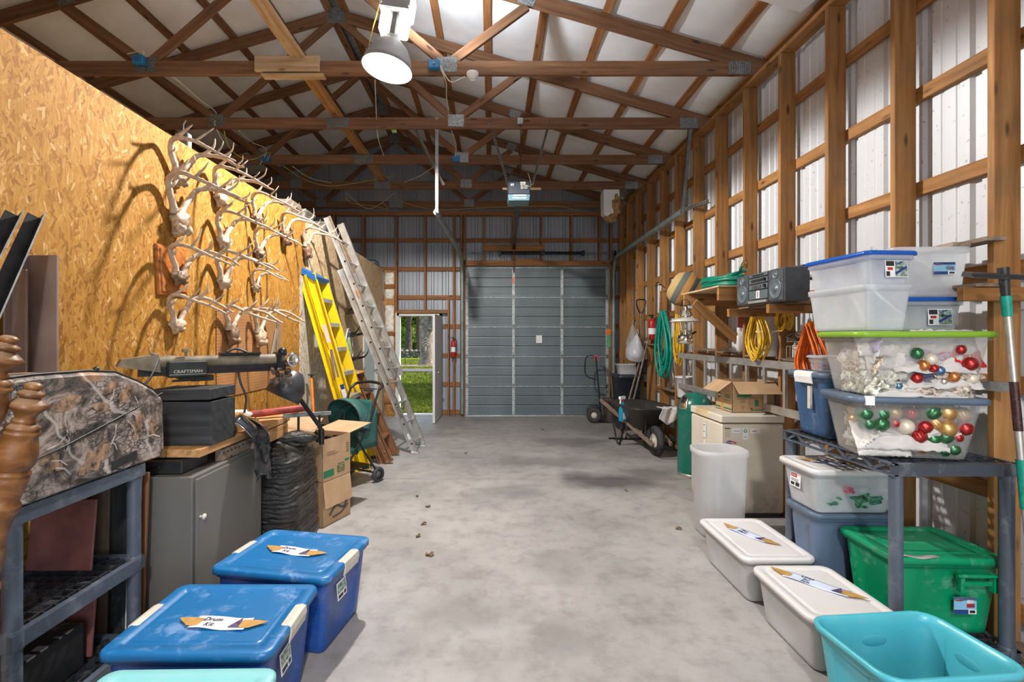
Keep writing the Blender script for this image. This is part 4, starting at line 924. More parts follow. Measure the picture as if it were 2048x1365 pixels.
sp_ = N(nt, 'SeparateColor'); nt.links.new(vo.outputs['Color'], sp_.inputs[0]); nt.links.new(ramp(nt, sp_.outputs[0], [(0, (.72, .68, .64)), (.42, (.45, .34, .26)), (.56, (.62, .55, .50)), (.72, (.40, .05, .05)), (.80, (.08, .09, .14)), (.88, (.5, .42, .5))], 'CONSTANT'), b.inputs['Base Color']); b.inputs['Roughness'].default_value = .9; MIXC = m
def bundle(name, label, M, w, d, h, mat, seed):
    m = MB(); lo = []
    for k in range(19):
        q = k / 18; s_ = 1 - .5 * max(0, q - .85) / .15; lo.append([V((p.x * (1 + .10 * noise.noise(V((p.x * 14 + seed, p.y * 14, q * 9)))), p.y * (1 + .14 * noise.noise(V((p.x * 16, p.y * 16 + seed, q * 10)))), h * q + .012 * noise.noise(V((p.x * 12, p.y * 12, seed))))) for p in rr(w * s_ * (.88 + .12 * q), d * s_ * (.88 + .12 * q), .03, 0, 6)])
    # more points along the straight sides
    L2 = []
    for l in lo:
        n = len(l); r_ = []
        for i in range(n):
            a, b_ = l[i], l[(i + 1) % n]; kk = max(1, int((b_ - a).length / .02)); r_ += [a + (b_ - a) * t / kk for t in range(kk)] if False else [a + (b_ - a) * t / 3 for t in range(3)]
        L2.append([p + V((.010 * noise.noise(p * 22), .014 * noise.noise(p * 22 + V((5, 5, 5))), 0)) for p in r_])
    m.loft(L2, True, True); return m.build(name, mat, M=M, label=label, cat='cloth')
bundle('cloth_bundle', 'mass of mixed printed cloth filling the lime-lidded bin', Matrix.Translation(bin2(0, .03, .012)) @ RZ(rz2), .47, .25, .26, MIXC, 3)
bundle('tissue_bundle', 'mass of off-white tissue filling the back of the slate-lidded bin', Matrix.Translation(bin1(0, .07, .012)) @ RZ(rz1), .42, .13, .23, simple('tan_tissue', (.42, .36, .28), .9, 0, .6, 16), 8)
# small bins on the very top
s3 = tote('storage_bin', 'open cloudy shoe bin directly under the clear one with the blue lid', 'storage bin', .27, .44, .235, MILK2, None, (2.0, 2.60, 1.652), math.radians(2), r=.035, taper=.02, ins=.003, rimw=.012, th=.003)
s4 = tote('storage_bin', 'clear shoe bin with blue lid and label, topmost at the aisle side', 'storage bin', .27, .44, .18, MILK2, BLUELID, (1.995, 2.59, 1.875), math.radians(4), r=.035, taper=.02, ins=.003, rimw=.012, th=.003, lidh=.022, panel=.03)
sticker(s4, T(.03, -.203, .09) @ RX(PI / 2 - .06), .12, .085, 'rub')
s5 = tote('storage_bin', 'cloudy shoe bin with blue lid standing on the lime lid by the studs', 'storage bin', .36, .26, .18, MILK2, BLUELID, (2.33, 2.63, 1.652), math.radians(-4), r=.035, taper=.02, ins=.003, rimw=.012, th=.003, lidh=.022, panel=.03)
sticker(s5, T(.05, -.118, .075) @ RX(PI / 2 - .06), .12, .085, 'rub')
s6 = tote('storage_bin', 'tall open cloudy bin with a red and blue label, topmost by the studs', 'storage bin', .40, .28, .265, MILK2, None, (2.345, 2.64, 1.834), math.radians(-3), r=.035, taper=.02, ins=.003, rimw=.012, th=.003)
sticker(s6, T(.055, -.131, .15) @ RX(PI / 2 - .06), .11, .065, 'ster')
# navy tote at the far end of the shelf
nt_ = tote('storage_tote', 'faded navy blue tote with white latches at the far end of the shelf', 'storage tote', .56, .36, .40, NAVY, SLATE, (2.24, 2.975, 1.007), 0, latch=('x', WHITE), r=.05, taper=.035)
m = MB(); m.b2((-.262, -.03, .17), (-.248, -.005, .31)); m.build('white_tag', CREAM, nt_)
pb = tote('snack_box', 'small clear lidded box with purple contents on the navy tote lid', 'box', .18, .14, .10, CLEARP, MILK2, (2.075, 2.92, 1.4085), 0, r=.02, taper=.01, ins=.001, rimw=.008, th=.002, lidh=.015, panel=.02)
MB().ball((0, 0, .04), .05, 12, 8, sc=(1.2, .9, .6), nz=.3).build('contents', simple('purple_contents', (.45, .28, .48), .8, 0, .6, 40), pb)
# ---- tall translucent waste bin
wbn = thing('waste_bin', 'tall open translucent white waste bin in front of the chest freezer', 'waste bin', (1.885, 3.93, 0), math.radians(-3)); m = MB()
lp = [rr(.32, .26, .08, .0, 6), rr(.34, .28, .09, .012, 6), rr(.395, .335, .12, .655, 6), rr(.415, .355, .13, .66, 6), rr(.42, .36, .13, .70, 6), rr(.40, .34, .125, .705, 6), rr(.39, .33, .12, .695, 6), rr(.38, .325, .12, .64, 6), rr(.33, .27, .085, .015, 6)]
m.loft(lp, True, True); m.build('body', clear('frosted_bin_plastic', (.84, .85, .86), .62, .35, .04), wbn)
# ---- chest freezer
FRZ = simple('freezer_enamel', (.68, .63, .53), .4, 0, .07, 4)
def freezer():
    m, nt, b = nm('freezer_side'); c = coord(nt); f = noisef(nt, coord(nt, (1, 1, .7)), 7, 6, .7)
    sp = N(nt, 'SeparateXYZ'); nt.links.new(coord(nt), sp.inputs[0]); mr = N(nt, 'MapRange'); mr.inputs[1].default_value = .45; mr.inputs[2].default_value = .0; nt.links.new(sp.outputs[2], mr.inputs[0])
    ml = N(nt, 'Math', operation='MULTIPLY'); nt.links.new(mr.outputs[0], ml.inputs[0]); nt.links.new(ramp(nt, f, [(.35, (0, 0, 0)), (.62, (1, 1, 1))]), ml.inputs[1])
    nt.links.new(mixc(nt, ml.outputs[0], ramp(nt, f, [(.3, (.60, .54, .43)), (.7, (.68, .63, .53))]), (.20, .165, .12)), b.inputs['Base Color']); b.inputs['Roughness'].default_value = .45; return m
fz = thing('chest_freezer', 'cream chest freezer with stickers and grime, an open carton on top', 'freezer', (2.34, 4.57, 0)); w, d = .56, .64
MB().cbox((0, 0, .02), (w - .03, d - .03, .04), .004).build('plinth', BLACKP, fz)
MB().cbox((0, 0, .44), (w, d, .80), .012).build('body', freezer(), fz)
m = MB(); lo = [rr(w, d, .012, .855), rr(w + .012, d + .012, .015, .86), rr(w + .012, d + .012, .015, .91), rr(w, d, .012, .92)]; m.loft(lo, True, True, False); m.build('lid', FRZ, fz)
MB().cbox((0, 0, .848), (w - .02, d - .02, .016), .003).build('gasket', simple('brown_gasket', (.20, .13, .07), .7), fz)
m = MB(); m.b2((-w / 2 - .012, -.06, .862), (-w / 2 + .08, .18, .924)); m.build('lid_handle', simple('yellowed_plastic', (.70, .55, .30), .4), fz)
def flat(par, name, M, w, h, mat): return MB().b2((-w / 2, -h / 2, 0), (w / 2, h / 2, .0012)).build(name, mat, par, M=M)
FM = T(-w / 2 - .0005, 0, 0) @ RZ(-PI / 2) @ RX(PI / 2)     # left (aisle) face: x -> -y, y -> z
s = flat(fz, 'sticker', FM @ T(-.02, .69, 0), .05, .20, PAPER)
m = MB()
for k in range(9): m.b2((-.02, .08 - .021 * k, .0012), (.02 - .01 * (k % 3), .09 - .021 * k, .002), mi=k % 3)
m.build('print', [simple('print_purple', (.22, .12, .42), .6), simple('print_gold', (.72, .50, .12), .6), simple('print_pink', (.72, .35, .45), .6)], s)
flat(fz, 'sticker', FM @ T(.03, .72, 0), .02, .14, simple('pale_teal', (.35, .58, .55), .6)); flat(fz, 'sticker', FM @ T(.12, .52, 0), .07, .08, WHITE)
FF = T(0, -d / 2 - .0008, 0) @ RX(PI / 2)
flat(fz, 'paper_tag', FF @ T(-.225, .765, 0), .05, .085, simple('aged_paper', (.60, .52, .38), .8)); flat(fz, 'dark_clip', FF @ T(-.225, .805, .001), .05, .008, BLACKP)
s = flat(fz, 'business_card', FF @ T(-.145, .785, 0), .075, .045, PAPER); MB().b2((-.025, -.006, .0012), (.03, -.002, .002)).build('print', BLU, s)
s = flat(fz, 'recycling_card', FF @ T(-.065, .755, 0), .052, .105, PAPER); m = MB()
for k in range(3):
    a = k * 2 * PI / 3 + .5; m.tube([(.013 * math.cos(a + q), .026 + .013 * math.sin(a + q), .002) for q in (0, .5, 1.0, 1.5)], .0035, 6)
    m.poly([(.018 * math.cos(a + 1.5 + .0), .026 + .018 * math.sin(a + 1.5)), (.012 * math.cos(a + 2.1), .026 + .012 * math.sin(a + 2.1)), (.006 * math.cos(a + 1.5), .026 + .006 * math.sin(a + 1.5))], .003)
m.build('recycle_mark', GRN, s); MB().b2((-.015, -.03, .0012), (.015, -.026, .002)).build('print', GRN, s)
s = flat(fz, 'business_card', FF @ T(.025, .78, 0), .09, .05, PAPER); MB().b2((-.03, -.004, .0012), (.01, .004, .002)).build('print', simple('print_rust', (.55, .16, .06), .6), s)
fg = thing('flag_magnet', None, parent=fz, M=FF @ T(-.19, .655, 0)); m = MB()
for k in range(3): m.sheet(lambda u, v, k=k: V((-.045 + .09 * u, .022 - .024 * k + .012 * v + .008 * math.sin(u * 5), .002)), 8, 1)
m.build('red_stripes', RED, fg, solid=.001); m = MB(); m.sheet(lambda u, v: V((-.048 + .045 * u, -.012 + .042 * v + .008 * math.sin(u * 2.5), .0035)), 5, 2); m.build('blue_canton', BLU, fg, solid=.001)
text(fg, 'God Bless', .016, T(-.015, .022, .005), WHT); text(fg, 'America', .016, T(.005, -.018, .005), WHT)
# ---- cardboard cartons
def carton(name, label, w, d, h, loc, rz=0, flaps=(1, 1, 1, 1), fl=.5, ang=(2.35, 2.5, 2.2, 2.4), group=None, tail=.004):
    """open carton: four walls, bottom, and up to four flaps hinged on the rim (order -x, -y, +x, +y)"""
    t = thing(name, label, 'cardboard box', loc, rz, group); m = MB(); k = tail
    m.b2((-w / 2, -d / 2, 0), (w / 2, d / 2, k)); m.b2((-w / 2, -d / 2, 0), (-w / 2 + k, d / 2, h)); m.b2((w / 2 - k, -d / 2, 0), (w / 2, d / 2, h)); m.b2((-w / 2, -d / 2, 0), (w / 2, -d / 2 + k, h)); m.b2((-w / 2, d / 2 - k, 0), (w / 2, d / 2, h)); m.build('carton_walls', CARD, t)
    Ls = (d, w, d, w); fz_ = (min(w, d) * fl,) * 4
    for i, (on, a) in enumerate(zip(flaps, ang)):
        if not on: continue
        M = RZ([PI, -PI / 2, 0, PI / 2][i]) @ T([w, d, w, d][i] / 2, 0, h) @ RY(-(PI / 2 - a))
        # local: flap extends along +z rotated outward by a
        m = MB(); L = Ls[i] - .008; F = fz_[i]
        M = RZ([PI, -PI / 2, 0, PI / 2][i]) @ T([w, d, w, d][i] / 2 - .001, 0, h) @ RY(a)
        m.b2((-.002, -L / 2, 0), (.002, L / 2, F)); m.build('flap', CARD, t, M=M)
    return t
cz_ = .9215
bx1 = carton('moving_box', 'open cardboard moving box with green print on the chest freezer', .40, .32, .285, (2.43, 4.555, cz_), 0, ang=(2.2, 2.25, 2.0, 1.9), fl=.50)
F1 = T(.01, -.1605, 0) @ RX(PI / 2)
m = MB(); m.b2((-.16, .145, 0), (-.03, .175, .001)); m.b2((-.035, .018, 0), (.15, .028, .001)); m.poly([(-.09, .145), (-.07, .145), (-.10, .13)], .001); m.build('green_banner', GRN, bx1, M=F1)
PRB = simple('print_brown', (.17, .10, .05), .8)
m = MB()
for a, b in (((-.05, .04), (-.05, .135)), ((-.05, .135), (.09, .135)), ((.09, .135), (.09, .04)), ((-.05, .04), (.15, .04)), ((.09, .10), (.13, .08)), ((.13, .08), (.15, .06)), ((.15, .06), (.15, .04))): m.bar((a[0], a[1], .0006), (b[0], b[1], .0006), .003, .001)
for k in range(5): m.bar((-.045, .055 + .015 * k, .0006), (.0, .055 + .015 * k, .0006), .0015, .001)
for x in (-.03, .11, .135): m.lathe([(.012, 0), (.012, .001)], 12, T(x, .035, 0))
for k in range(7): m.b2((-.12 + .03 * k, .18, 0), (-.10 + .03 * k, .186, .001))
m.build('printed_drawing', PRB, bx1, M=F1)
m = MB(); m.b2((.0, .06, .0), (.035, .12, .001)); m.build('printed_patch', GRN, bx1, M=F1); MB().b2((.04, .09, 0), (.075, .115, .001)).build('printed_patch', simple('print_orange', (.62, .25, .08), .7), bx1, M=F1)
m = MB(); m.b2((-.125, .035, 0), (-.095, .065, .0006)); m.b2((-.135, .09, 0), (-.085, .12, .0006)); m.build('printed_boxes', simple('print_tan', (.33, .21, .11), .8), bx1, M=F1)
F2 = T(-.2005, 0, 0) @ RZ(-PI / 2) @ RX(PI / 2)
m = MB(); m.b2((-.16, .02, 0), (-.06, .035, .001)); m.b2((.0, .02, 0), (.15, .035, .001)); m.lathe([(.028, 0), (.028, .001)], 18, T(-.08, .14, 0)); m.b2((.02, .13, 0), (.13, .14, .001)); m.b2((.02, .15, 0), (.12, .158, .001)); m.b2((.03, .10, 0), (.11, .105, .001)); m.build('green_print', GRN, bx1, M=F2)
MB().b2((-.045, .0, 0), (-.01, .10, .0012)).build('packing_tape', TAPE, bx1, M=F2)
text(bx1, '100%', .024, F2 @ T(-.08, .14, .0014), WHT)
# ---- green dome-top bin
DG = plastic('green_enamel', (.01, .155, .115), .25, .06)
db = thing('pedal_bin', 'green dome-topped metal bin with chrome flap beside the freezer', 'waste bin', (2.405, 5.60, 0)); r = .195
MB().lathe([(r + .003, 0), (r + .003, .035), (r, .037)], 36).build('base_ring', GALV, db)
MB().lathe([(r, .036), (r, .76)], 36, cap0=False).build('body', DG, db)
m = MB(); m.lathe([(r + .004, .76)] + [(max(.002, (r + .004) * math.cos(PI / 2 * k / 10)), .775 + .20 * math.sin(PI / 2 * k / 10)) for k in range(11)], 36); m.build('dome_lid', DG, db)
m = MB()
def f(u, v):
    a = math.radians(200 + 38 * (u - .5) * 2 * 0) + (u - .5) * .75; b = PI / 2 * (.03 + .52 * v); q = r + .008
    return V((q * math.cos(b) * math.cos(a), q * math.cos(b) * math.sin(a), .775 + .205 * math.sin(b)))
m.sheet(f, 8, 8); m.build('push_flap', CHROME, db, solid=.003)
# ================================================================ RIGHT WALL AND FAR RIGHT CORNER
# ---- wheelbarrow
wbw = thing('wheelbarrow', 'black wheelbarrow with wooden handles and a cloth over its tray', 'wheelbarrow', (2.25, 6.50, 0), math.radians(9))
# local frame: wheel at origin, handles run along +y
POLY = plastic('black_poly_tray', (.035, .032, .03), .45, .5, (.16, .12, .09))
m = MB(); lo = []
for z, w, y0, y1, in ((.30, .30, .24, .62), (.31, .34, .20, .66), (.62, .62, -.06, .86), (.64, .66, -.09, .89), (.655, .66, -.09, .89), (.645, .62, -.05, .85), (.33, .33, .21, .65)):
    lo.append(rr(w, y1 - y0, min(.12, w * .3), z, 5, 0, (y0 + y1) / 2))
m.loft(lo, True, True); m.build('tray', POLY, wbw)
m = MB(); m.lathe([(.10, -.03), (.17, -.042), (.195, -.03), (.205, 0), (.195, .03), (.17, .042), (.10, .03)], 28, T(0, 0, .205) @ RY(PI / 2), cap0=False, cap1=False); m.build('tyre', RUBBER, wbw)
m = MB(); m.lathe([(.02, -.05), (.03, -.03), (.095, -.015), (.105, -.03), (.105, .03), (.095, .015), (.03, .03), (.02, .05)], 20, T(0, 0, .205) @ RY(PI / 2)); m.build('wheel_hub', CREAM, wbw)
for s in (-1, 1):
    m = MB(); m.bar((s * .13, -.18, .185), (s * .27, 1.28, .60), .036, .045); m.build('handle', OLDW, wbw)
    m = MB(); m.tube(curve_pts([(s * .22, .50, .36), (s * .22, .66, .02), (s * .22, .74, .012), (s * .25, .92, .46)], 5), .014, 8); m.build('leg', BLACKM, wbw)
    m = MB(); m.cyl((s * .13, .02, .20), (s * .13, .02, .50), .013); m.build('brace', BLACKM, wbw)
m = MB(); m.cyl((-.22, .70, .08), (.22, .70, .08), .010); m.build('cross_brace', BLACKM, wbw)
m = MB(); m.tube(curve_pts([(-.12, 0, .17), (-.12, -.23, .15), (.12, -.23, .15), (.12, 0, .17)], 5), .012, 6); m.build('nose_guard', BLACKM, wbw)
m = MB(); m.cyl((-.14, 0, .205), (.14, 0, .205), .009); m.build('axle', GALVD, wbw)
WM = T(2.25, 6.50, 0) @ RZ(math.radians(9))
m = MB()
def f(u, v):
    x = .02 + .30 * u; s = v * .34
    if s < .10: y = .02 - s; z = .662 + .004 * math.sin(u * 20)
    else: y = -.105 - .012 * math.sin(u * 9 + 1) + .06 * (s - .1); z = .662 - (s - .10) * (1 - .45 * abs(u - .45) * 2)
    return V((x + .02 * math.sin(v * 5), y + .008 * math.sin(u * 16), z))
m.sheet(f, 22, 16); o = m.build('cloth_rag', simple('off_white_cloth', (.68, .63, .60), .9, 0, .08, 10, .2), M=WM, solid=.004, label='off-white cloth draped over the front of the wheelbarrow tray', cat='cloth')
sp = thing('spray_bottle', 'blue spray bottle of window cleaner with red trigger hung on the wheelbarrow', 'spray bottle', M=WM @ T(-.27, .45, .405) @ RZ(.5) @ Matrix.Scale(1.4, 4))
SB = clear('blue_liquid', (.03, .42, .66), .9, .15, .02)
m = MB(); m.loft([rr(.085, .05, .018, 0, 4), rr(.09, .055, .02, .01, 4), rr(.09, .055, .02, .09, 4), rr(.085, .052, .02, .12, 4), rr(.04, .035, .015, .17, 4), rr(.03, .03, .0149, .20, 4)], True, True); m.build('bottle', SB, sp)
MB().cyl((0, 0, .20), (0, 0, .225), .016).build('collar', RED, sp)
m = MB(); m.b2((-.05, -.012, .225), (.035, .012, .255)); m.bar((-.03, 0, .225), (-.04, 0, .18), .014, .01); m.build('trigger_head', WHT, sp)
MB().b2((-.03, -.029, .02), (.03, -.0275, .09)).build('label_print', WHT, sp)
# long wooden tool handles leaning
for i, (a, b) in enumerate((((2.02, 7.55, .02), (2.60, 7.95, 1.62)), ((2.10, 7.50, .02), (2.60, 7.80, 1.66)))):
    t = thing('long_handled_tool', ['long pole-handled rake leaning behind the wheelbarrow, left of its twin', 'long pole-handled hoe leaning behind the wheelbarrow, right of its twin'][i], 'garden tool')
    MB().cyl(a, b, .014).build('handle', OLDW, t)
    m = MB(); m.b2((a[0] - .15, a[1] - .012, 0), (a[0] + .15, a[1] + .012, .025)); m.build('head', BLACKM, t)
# ---- big dark bins in the corner
def bin_round(label, loc, r0, r1, h, mat, lidmat, name='garbage_can', rect=None):
    t = thing(name, label, 'garbage can', loc); m = MB()
    if rect: w, d = rect; lo = [rr(w * r0, d * r0, .05, 0), rr(w * r0 + .01, d * r0 + .01, .06, .02), rr(w, d, .07, h - .06), rr(w + .03, d + .03, .08, h - .055), rr(w + .03, d + .03, .08, h - .02)]; m.loft(lo, True, True)
    else: m.lathe([(r0 * .97, 0), (r0, .02), (r1, h - .06), (r1 + .015, h - .055), (r1 + .015, h - .02)], 32)
    m.build('body', mat, t); m = MB()
    if lidmat:
        if rect: m.loft([rr(w + .04, d + .04, .08, h - .03), rr(w + .04, d + .04, .08, h - .01), rr(w - .05, d - .05, .06, h + .01), rr(w - .12, d - .12, .05, h + .01)], True, True)
        else: m.lathe([(r1 + .02, h - .03), (r1 + .02, h - .01), (r1 - .05, h + .015), (.01, h + .02)], 32)
        m.build('lid', lidmat, t)
    return t
NVD = plastic('dark_navy_can', (.018, .026, .04), .45, .15)
bin_round('large dark navy lidded can in the far corner with a white basin on top', (2.41, 8.45, 0), .78, 0, .96, NVD, NVD, rect=(.42, .52))
bin_round('dented brown metal waste can between the hand truck and dark can', (2.28, 9.08, 0), .12, .14, .47, simple('rusty_metal', (.15, .11, .095), .6, .4, .35, 8), None, name='waste_can')
bs = thing('wash_basin', 'white rectangular plastic basin on the dark navy can', 'basin', (2.42, 8.42, .972)); m = MB()
m.loft([rr(.32, .24, .05, 0), rr(.36, .28, .06, .15), rr(.41, .33, .07, .165), rr(.41, .33, .07, .175), rr(.355, .275, .06, .165), rr(.31, .23, .05, .01)], True, True); m.build('body', MILK, bs)
# ---- hand truck
ht = thing('hand_truck', 'black hand truck with red grip and pneumatic tyres by the garage door', 'hand truck', (2.12, 9.15, 0), math.radians(78))
for s in (-1, 1):
    m = MB(); m.tube(curve_pts([(s * .11, 0, .06), (s * .11, .06, .8), (s * .10, .10, 1.25)], 4), .014, 8); m.build('rail', BLACKM, ht)
    m = MB(); m.lathe([(.06, -.03), (.10, -.045), (.135, -.035), (.145, 0), (.135, .035), (.10, .045), (.06, .03)], 22, T(s * .20, .13, .145) @ RY(PI / 2)); m.build('tyre', RUBBER, ht)
    m = MB(); m.lathe([(.02, -.04), (.055, -.035), (.06, -.02), (.06, .02), (.055, .035), (.02, .04)], 16, T(s * .20, .13, .145) @ RY(PI / 2)); m.build('wheel_hub', CREAM, ht)
m = MB(); m.tube(curve_pts([(0, .10, 1.25), (0, .24, 1.26), (0, .30, 1.15), (0, .28, .88), (0, .08, .80)], 5), .012, 8); m.build('loop_handle', BLACKM, ht)
m = MB(); m.b2((-.10, .07, 1.24), (.12, .13, 1.275)); m.b2((-.02, .04, 1.16), (.02, .13, 1.25)); m.build('grip', RED, ht)
m = MB(); m.b2((-.18, -.20, .0), (.18, .04, .01)); m.build('toe_plate', BLACKM, ht)
for z in (.25, .55, .85): MB().cyl((-.11, .06 * z / .8, z), (.11, .06 * z / .8, z), .010).build('rung', BLACKM, ht)
# ---- wall tools
def hang(name, label, cat, **k): return thing(name, label, cat, **k)
t = hang('shovel', 'D-handled spade hanging upright on the studs', 'shovel', loc=(2.52, 7.95, 1.3))
m = MB(); m.cyl((0, 0, -.05), (0, .03, .72), .017); m.build('shaft', OLDW, t)
m = MB(); m.tube(curve_pts([(0, .03, .70), (-.06, .03, .82), (-.07, .03, .94), (.07, .03, .94), (.06, .03, .82), (0, .03, .70)], 5), .011, 8); m.build('d_handle', BLACKM, t)
m = MB(); m.sheet(lambda u, v: V(((u - .5) * .20 * (1 - .3 * v * v), -.02 * math.sin(PI * u), -.05 - .25 * v)), 8, 6); m.build('blade', BLACKM, t, solid=.003)
t = hang('rake', 'long wooden rake handle hanging on the studs right of the spade', 'rake', loc=(2.53, 7.2, .9))
m = MB(); m.cyl((0, 0, 0), (.04, .0, 1.42), .014); m.build('shaft', STUD, t); m = MB(); m.cyl((.04, 0, 1.38), (.045, 0, 1.5), .011); m.build('ferrule', GALV, t)
m = MB(); m.tube(curve_pts([(-.04, 0, 1.50), (.045, 0, 1.52), (.10, 0, 1.47)], 4), .007, 6); m.build('hook_head', BLACKM, t)
t = hang('fire_extinguisher', 'red fire extinguisher with white label between the studs, beside the shopping bag', 'fire extinguisher', loc=(2.66, 7.85, 1.58))
m = MB(); m.lathe([(.05, 0), (.06, .01), (.06, .28), (.045, .33), (.02, .35)], 20); m.build('cylinder', RED, t); MB().lathe([(.061, .09), (.061, .19)], 20, cap0=False, cap1=False).build('label_band', WHT, t)
m = MB(); m.cyl((0, 0, .35), (0, 0, .40), .016); m.b2((-.05, -.012, .39), (.03, .012, .41)); m.build('valve', BLACKM, t)
t = hang('fire_extinguisher', 'small red fire extinguisher on the brown stud right of the walk-in door', 'fire extinguisher', loc=(bx(907), YB - .06, 1.22))
m = MB(); m.lathe([(.038, 0), (.048, .01), (.048, .28), (.035, .33), (.015, .35)], 18); m.build('cylinder', RED, t); MB().lathe([(.049, .10), (.049, .2)], 18, cap0=False, cap1=False).build('label_band', WHT, t)
m = MB(); m.cyl((0, 0, .35), (0, 0, .39), .012); m.b2((-.04, -.01, .38), (.02, .01, .40)); m.tube(curve_pts([(.0, -.01, .37), (.07, -.01, .33), (.06, -.01, .12)], 4), .007, 6); m.build('valve', BLACKM, t)
def bag(name, label, loc, w, h, mat, seed, tilt=0, bulge=.1):
    m = MB(); lo = []
    for k in range(15):
        t = k / 14; z = h * (1 - t); ww = w * (.10 + .9 * min(1, t * 1.5) ** .8) * (1 - .35 * max(0, t - .8) * 3); dd = ww * .5 + bulge * t
        lo.append([V((ww / 2 * math.cos(a) * (1 + .18 * noise.noise(V((math.cos(a) * 2, math.sin(a) * 2, t * 3 + seed)))), dd / 2 * math.sin(a) * (1 + .2 * noise.noise(V((math.cos(a) * 3, math.sin(a) * 3, t * 2 + seed)))), z + .02 * noise.noise(V((a, t, seed))))) for a in [2 * PI * j / 28 for j in range(28)]])
    m.loft(lo, True, True); t = thing(name, label, 'bag', M=T(*loc) @ RZ(PI / 2) @ RY(tilt)); m.build('sack', mat, t)
    m = MB()
    for s in (-1, 1): m.tube(curve_pts([(s * .02, 0, h * .97), (s * .05, 0, h * 1.12), (0, 0, h * 1.2)], 5), .006, 5)
    m.build('bag_handle', mat, t); return t
BAGW = clear('white_bag_film', (.74, .76, .80), .9, .3, .05); BAGC = clear('clear_bag_film', (.72, .68, .62), .5, .15, .12)
b_ = bag('shopping_bag', 'white plastic shopping bag with blue print hanging from the spade', (2.40, 7.95, 1.27), .40, .42, BAGW, 2, -.35)
text(b_, 'Thank You', .05, T(.0, -.10, .14) @ RX(PI / 2) @ RZ(-.35), BLU)
bag('clear_bag', 'clear plastic bag of tangled cord hanging on the stud left of the spade', (2.50, 8.35, 1.42), .32, .42, BAGC, 5, .1)
t = hang('panel_box', 'grey metal electrical panel box between far studs', 'electrical box', loc=(2.62, 8.75, 1.27)); MB().cbox((0, 0, .22), (.12, .20, .44), .006).build('case', simple('panel_grey', (.30, .33, .34), .5, .4), t); MB().cbox((-.063, 0, .22), (.008, .17, .40), .002).build('door', simple('panel_grey2', (.33, .36, .37), .5, .4), t)
def coil(name, label, cat, c, rx, rz_, n, r, mat, seed, neck=.0, turn=0, drop=0, group=None):
    """hank of cord hanging from a nail; loops in the plane of the right wall"""
    RR = random.Random(seed); pts = []
    for i in range(n):
        a0 = rx * RR.uniform(.55, 1.0); b0 = rz_ * RR.uniform(.82, 1.05); ph = RR.uniform(-.3, .3); ox = RR.uniform(-.02, .02); sh = RR.uniform(-.25, .25)
        for k in range(14):
            a = 2 * PI * k / 14 + PI / 2; u = (1 - math.sin(a)) / 2
            wdt = a0 * (neck + (1 - neck) * min(1, u * 1.8))
            pts.append(V((ox - .03 * (i % 3), math.cos(a) * wdt + sh * u * .06, -b0 * u * 2 + RR.uniform(-.006, .006) + .012 * (i % 2))))
    m = MB(); m.tube(curve_pts(pts, 3), r, 6); t = thing(name, label, cat, c, turn, group); m.build('hank', mat, t); m = MB(); m.cyl((.10, 0, .01), (-.05, 0, .0), .005, seg=6); m.build('nail', GALVD, t); return t
coil('garden_hose', 'teal green garden hose hanging in long loops on the studs', 'hose', (2.55, 6.95, 1.99), .27, .46, 8, .0175, GHOSE, 4, .35)
coil('extension_lead', 'yellow cord hank hanging behind the teal hose', 'cord', (2.60, 6.52, 1.92), .13, .33, 9, .007, YCORD, 6, .2)
y1_ = coil('extension_lead', 'thick yellow extension cord hank under the boombox shelf', 'cord', (2.52, 4.46, 1.86), .15, .225, 13, .0075, YCORD, 8, .25)
m = MB()
for k in range(5): m.tube([(.0 + .03 * math.cos(a), .05 * math.cos(a), -.10 + .01 * k + .016 * math.sin(a)) for a in [2 * PI * q / 14 for q in range(14)]], .0075, 6, True)
m.build('wrap', YCORD, y1_)
o1_ = coil('extension_lead', 'bright orange extension cord hank beside the clear bins', 'cord', (2.46, 3.60, 1.72), .165, .24, 17, .007, OCORD, 12, .10)
coil('extension_lead', 'yellow cord loops hanging beside the boombox bracket, behind the larger yellow hank', 'cord', (2.60, 4.18, 1.88), .10, .10, 7, .007, YCORD, 15, .3)
# ---- boombox shelf and brackets
STW = STUD
def arm(y, x0, z0, z1, th=.038, par=None):
    return board('shelf_arm', (x0, y, (z0 + z1) / 2), (WR + .135, y, (z0 + z1) / 2), th, z1 - z0, STW, par)
sf = thing('wall_shelf', 'wooden arms cantilevered from the studs carrying the boombox', 'shelf', (0, 0, 0))
for y in (3.66, 4.27): arm(y, 2.13, 1.805, 1.875, par=sf)
arm(2.43, 2.40, 1.805, 1.875, par=sf); arm(3.04, 2.35, 1.805, 1.875, par=sf)
board('shelf_board', (2.52, 2.40, 1.885), (2.52, 3.60, 1.885), .14, .018, OLDW, sf); board('shelf_board', (2.40, 3.62, 1.882), (2.40, 4.32, 1.882), .30, .012, OLDW, sf)
for i, (x, z, y0, y1) in enumerate(((2.50, 2.085, 2.52, 3.95), (2.60, 2.10, 2.44, 3.9))):
    t = board('loose_board', (x, y0, z + .03), (x, y1, z), .10, .022, OLDW, label=['weathered grey board lying above the clear bins, nearer the aisle', 'weathered grey board lying above the clear bins, nearer the wall'][i], cat='board')
for y in (2.9, 3.55): board('shelf_arm', (2.42, y, 2.06), (WR + .135, y, 2.06), .038, .04, STW, sf)
sf2 = thing('wall_shelf', 'wooden shelf with diagonal brace carrying the coiled green hose', 'shelf', (0, 0, 0))
board('shelf_arm', (2.06, 5.08, 2.02), (WR + .13, 5.08, 2.02), .038, .12, STW, sf2); board('shelf_arm', (2.10, 4.40, 2.02), (WR + .13, 4.40, 2.02), .038, .12, STW, sf2)
board('diagonal_brace', (2.16, 5.045, 1.99), (2.60, 5.045, 1.60), .038, .09, STW, sf2, up=(0, 0, 1))
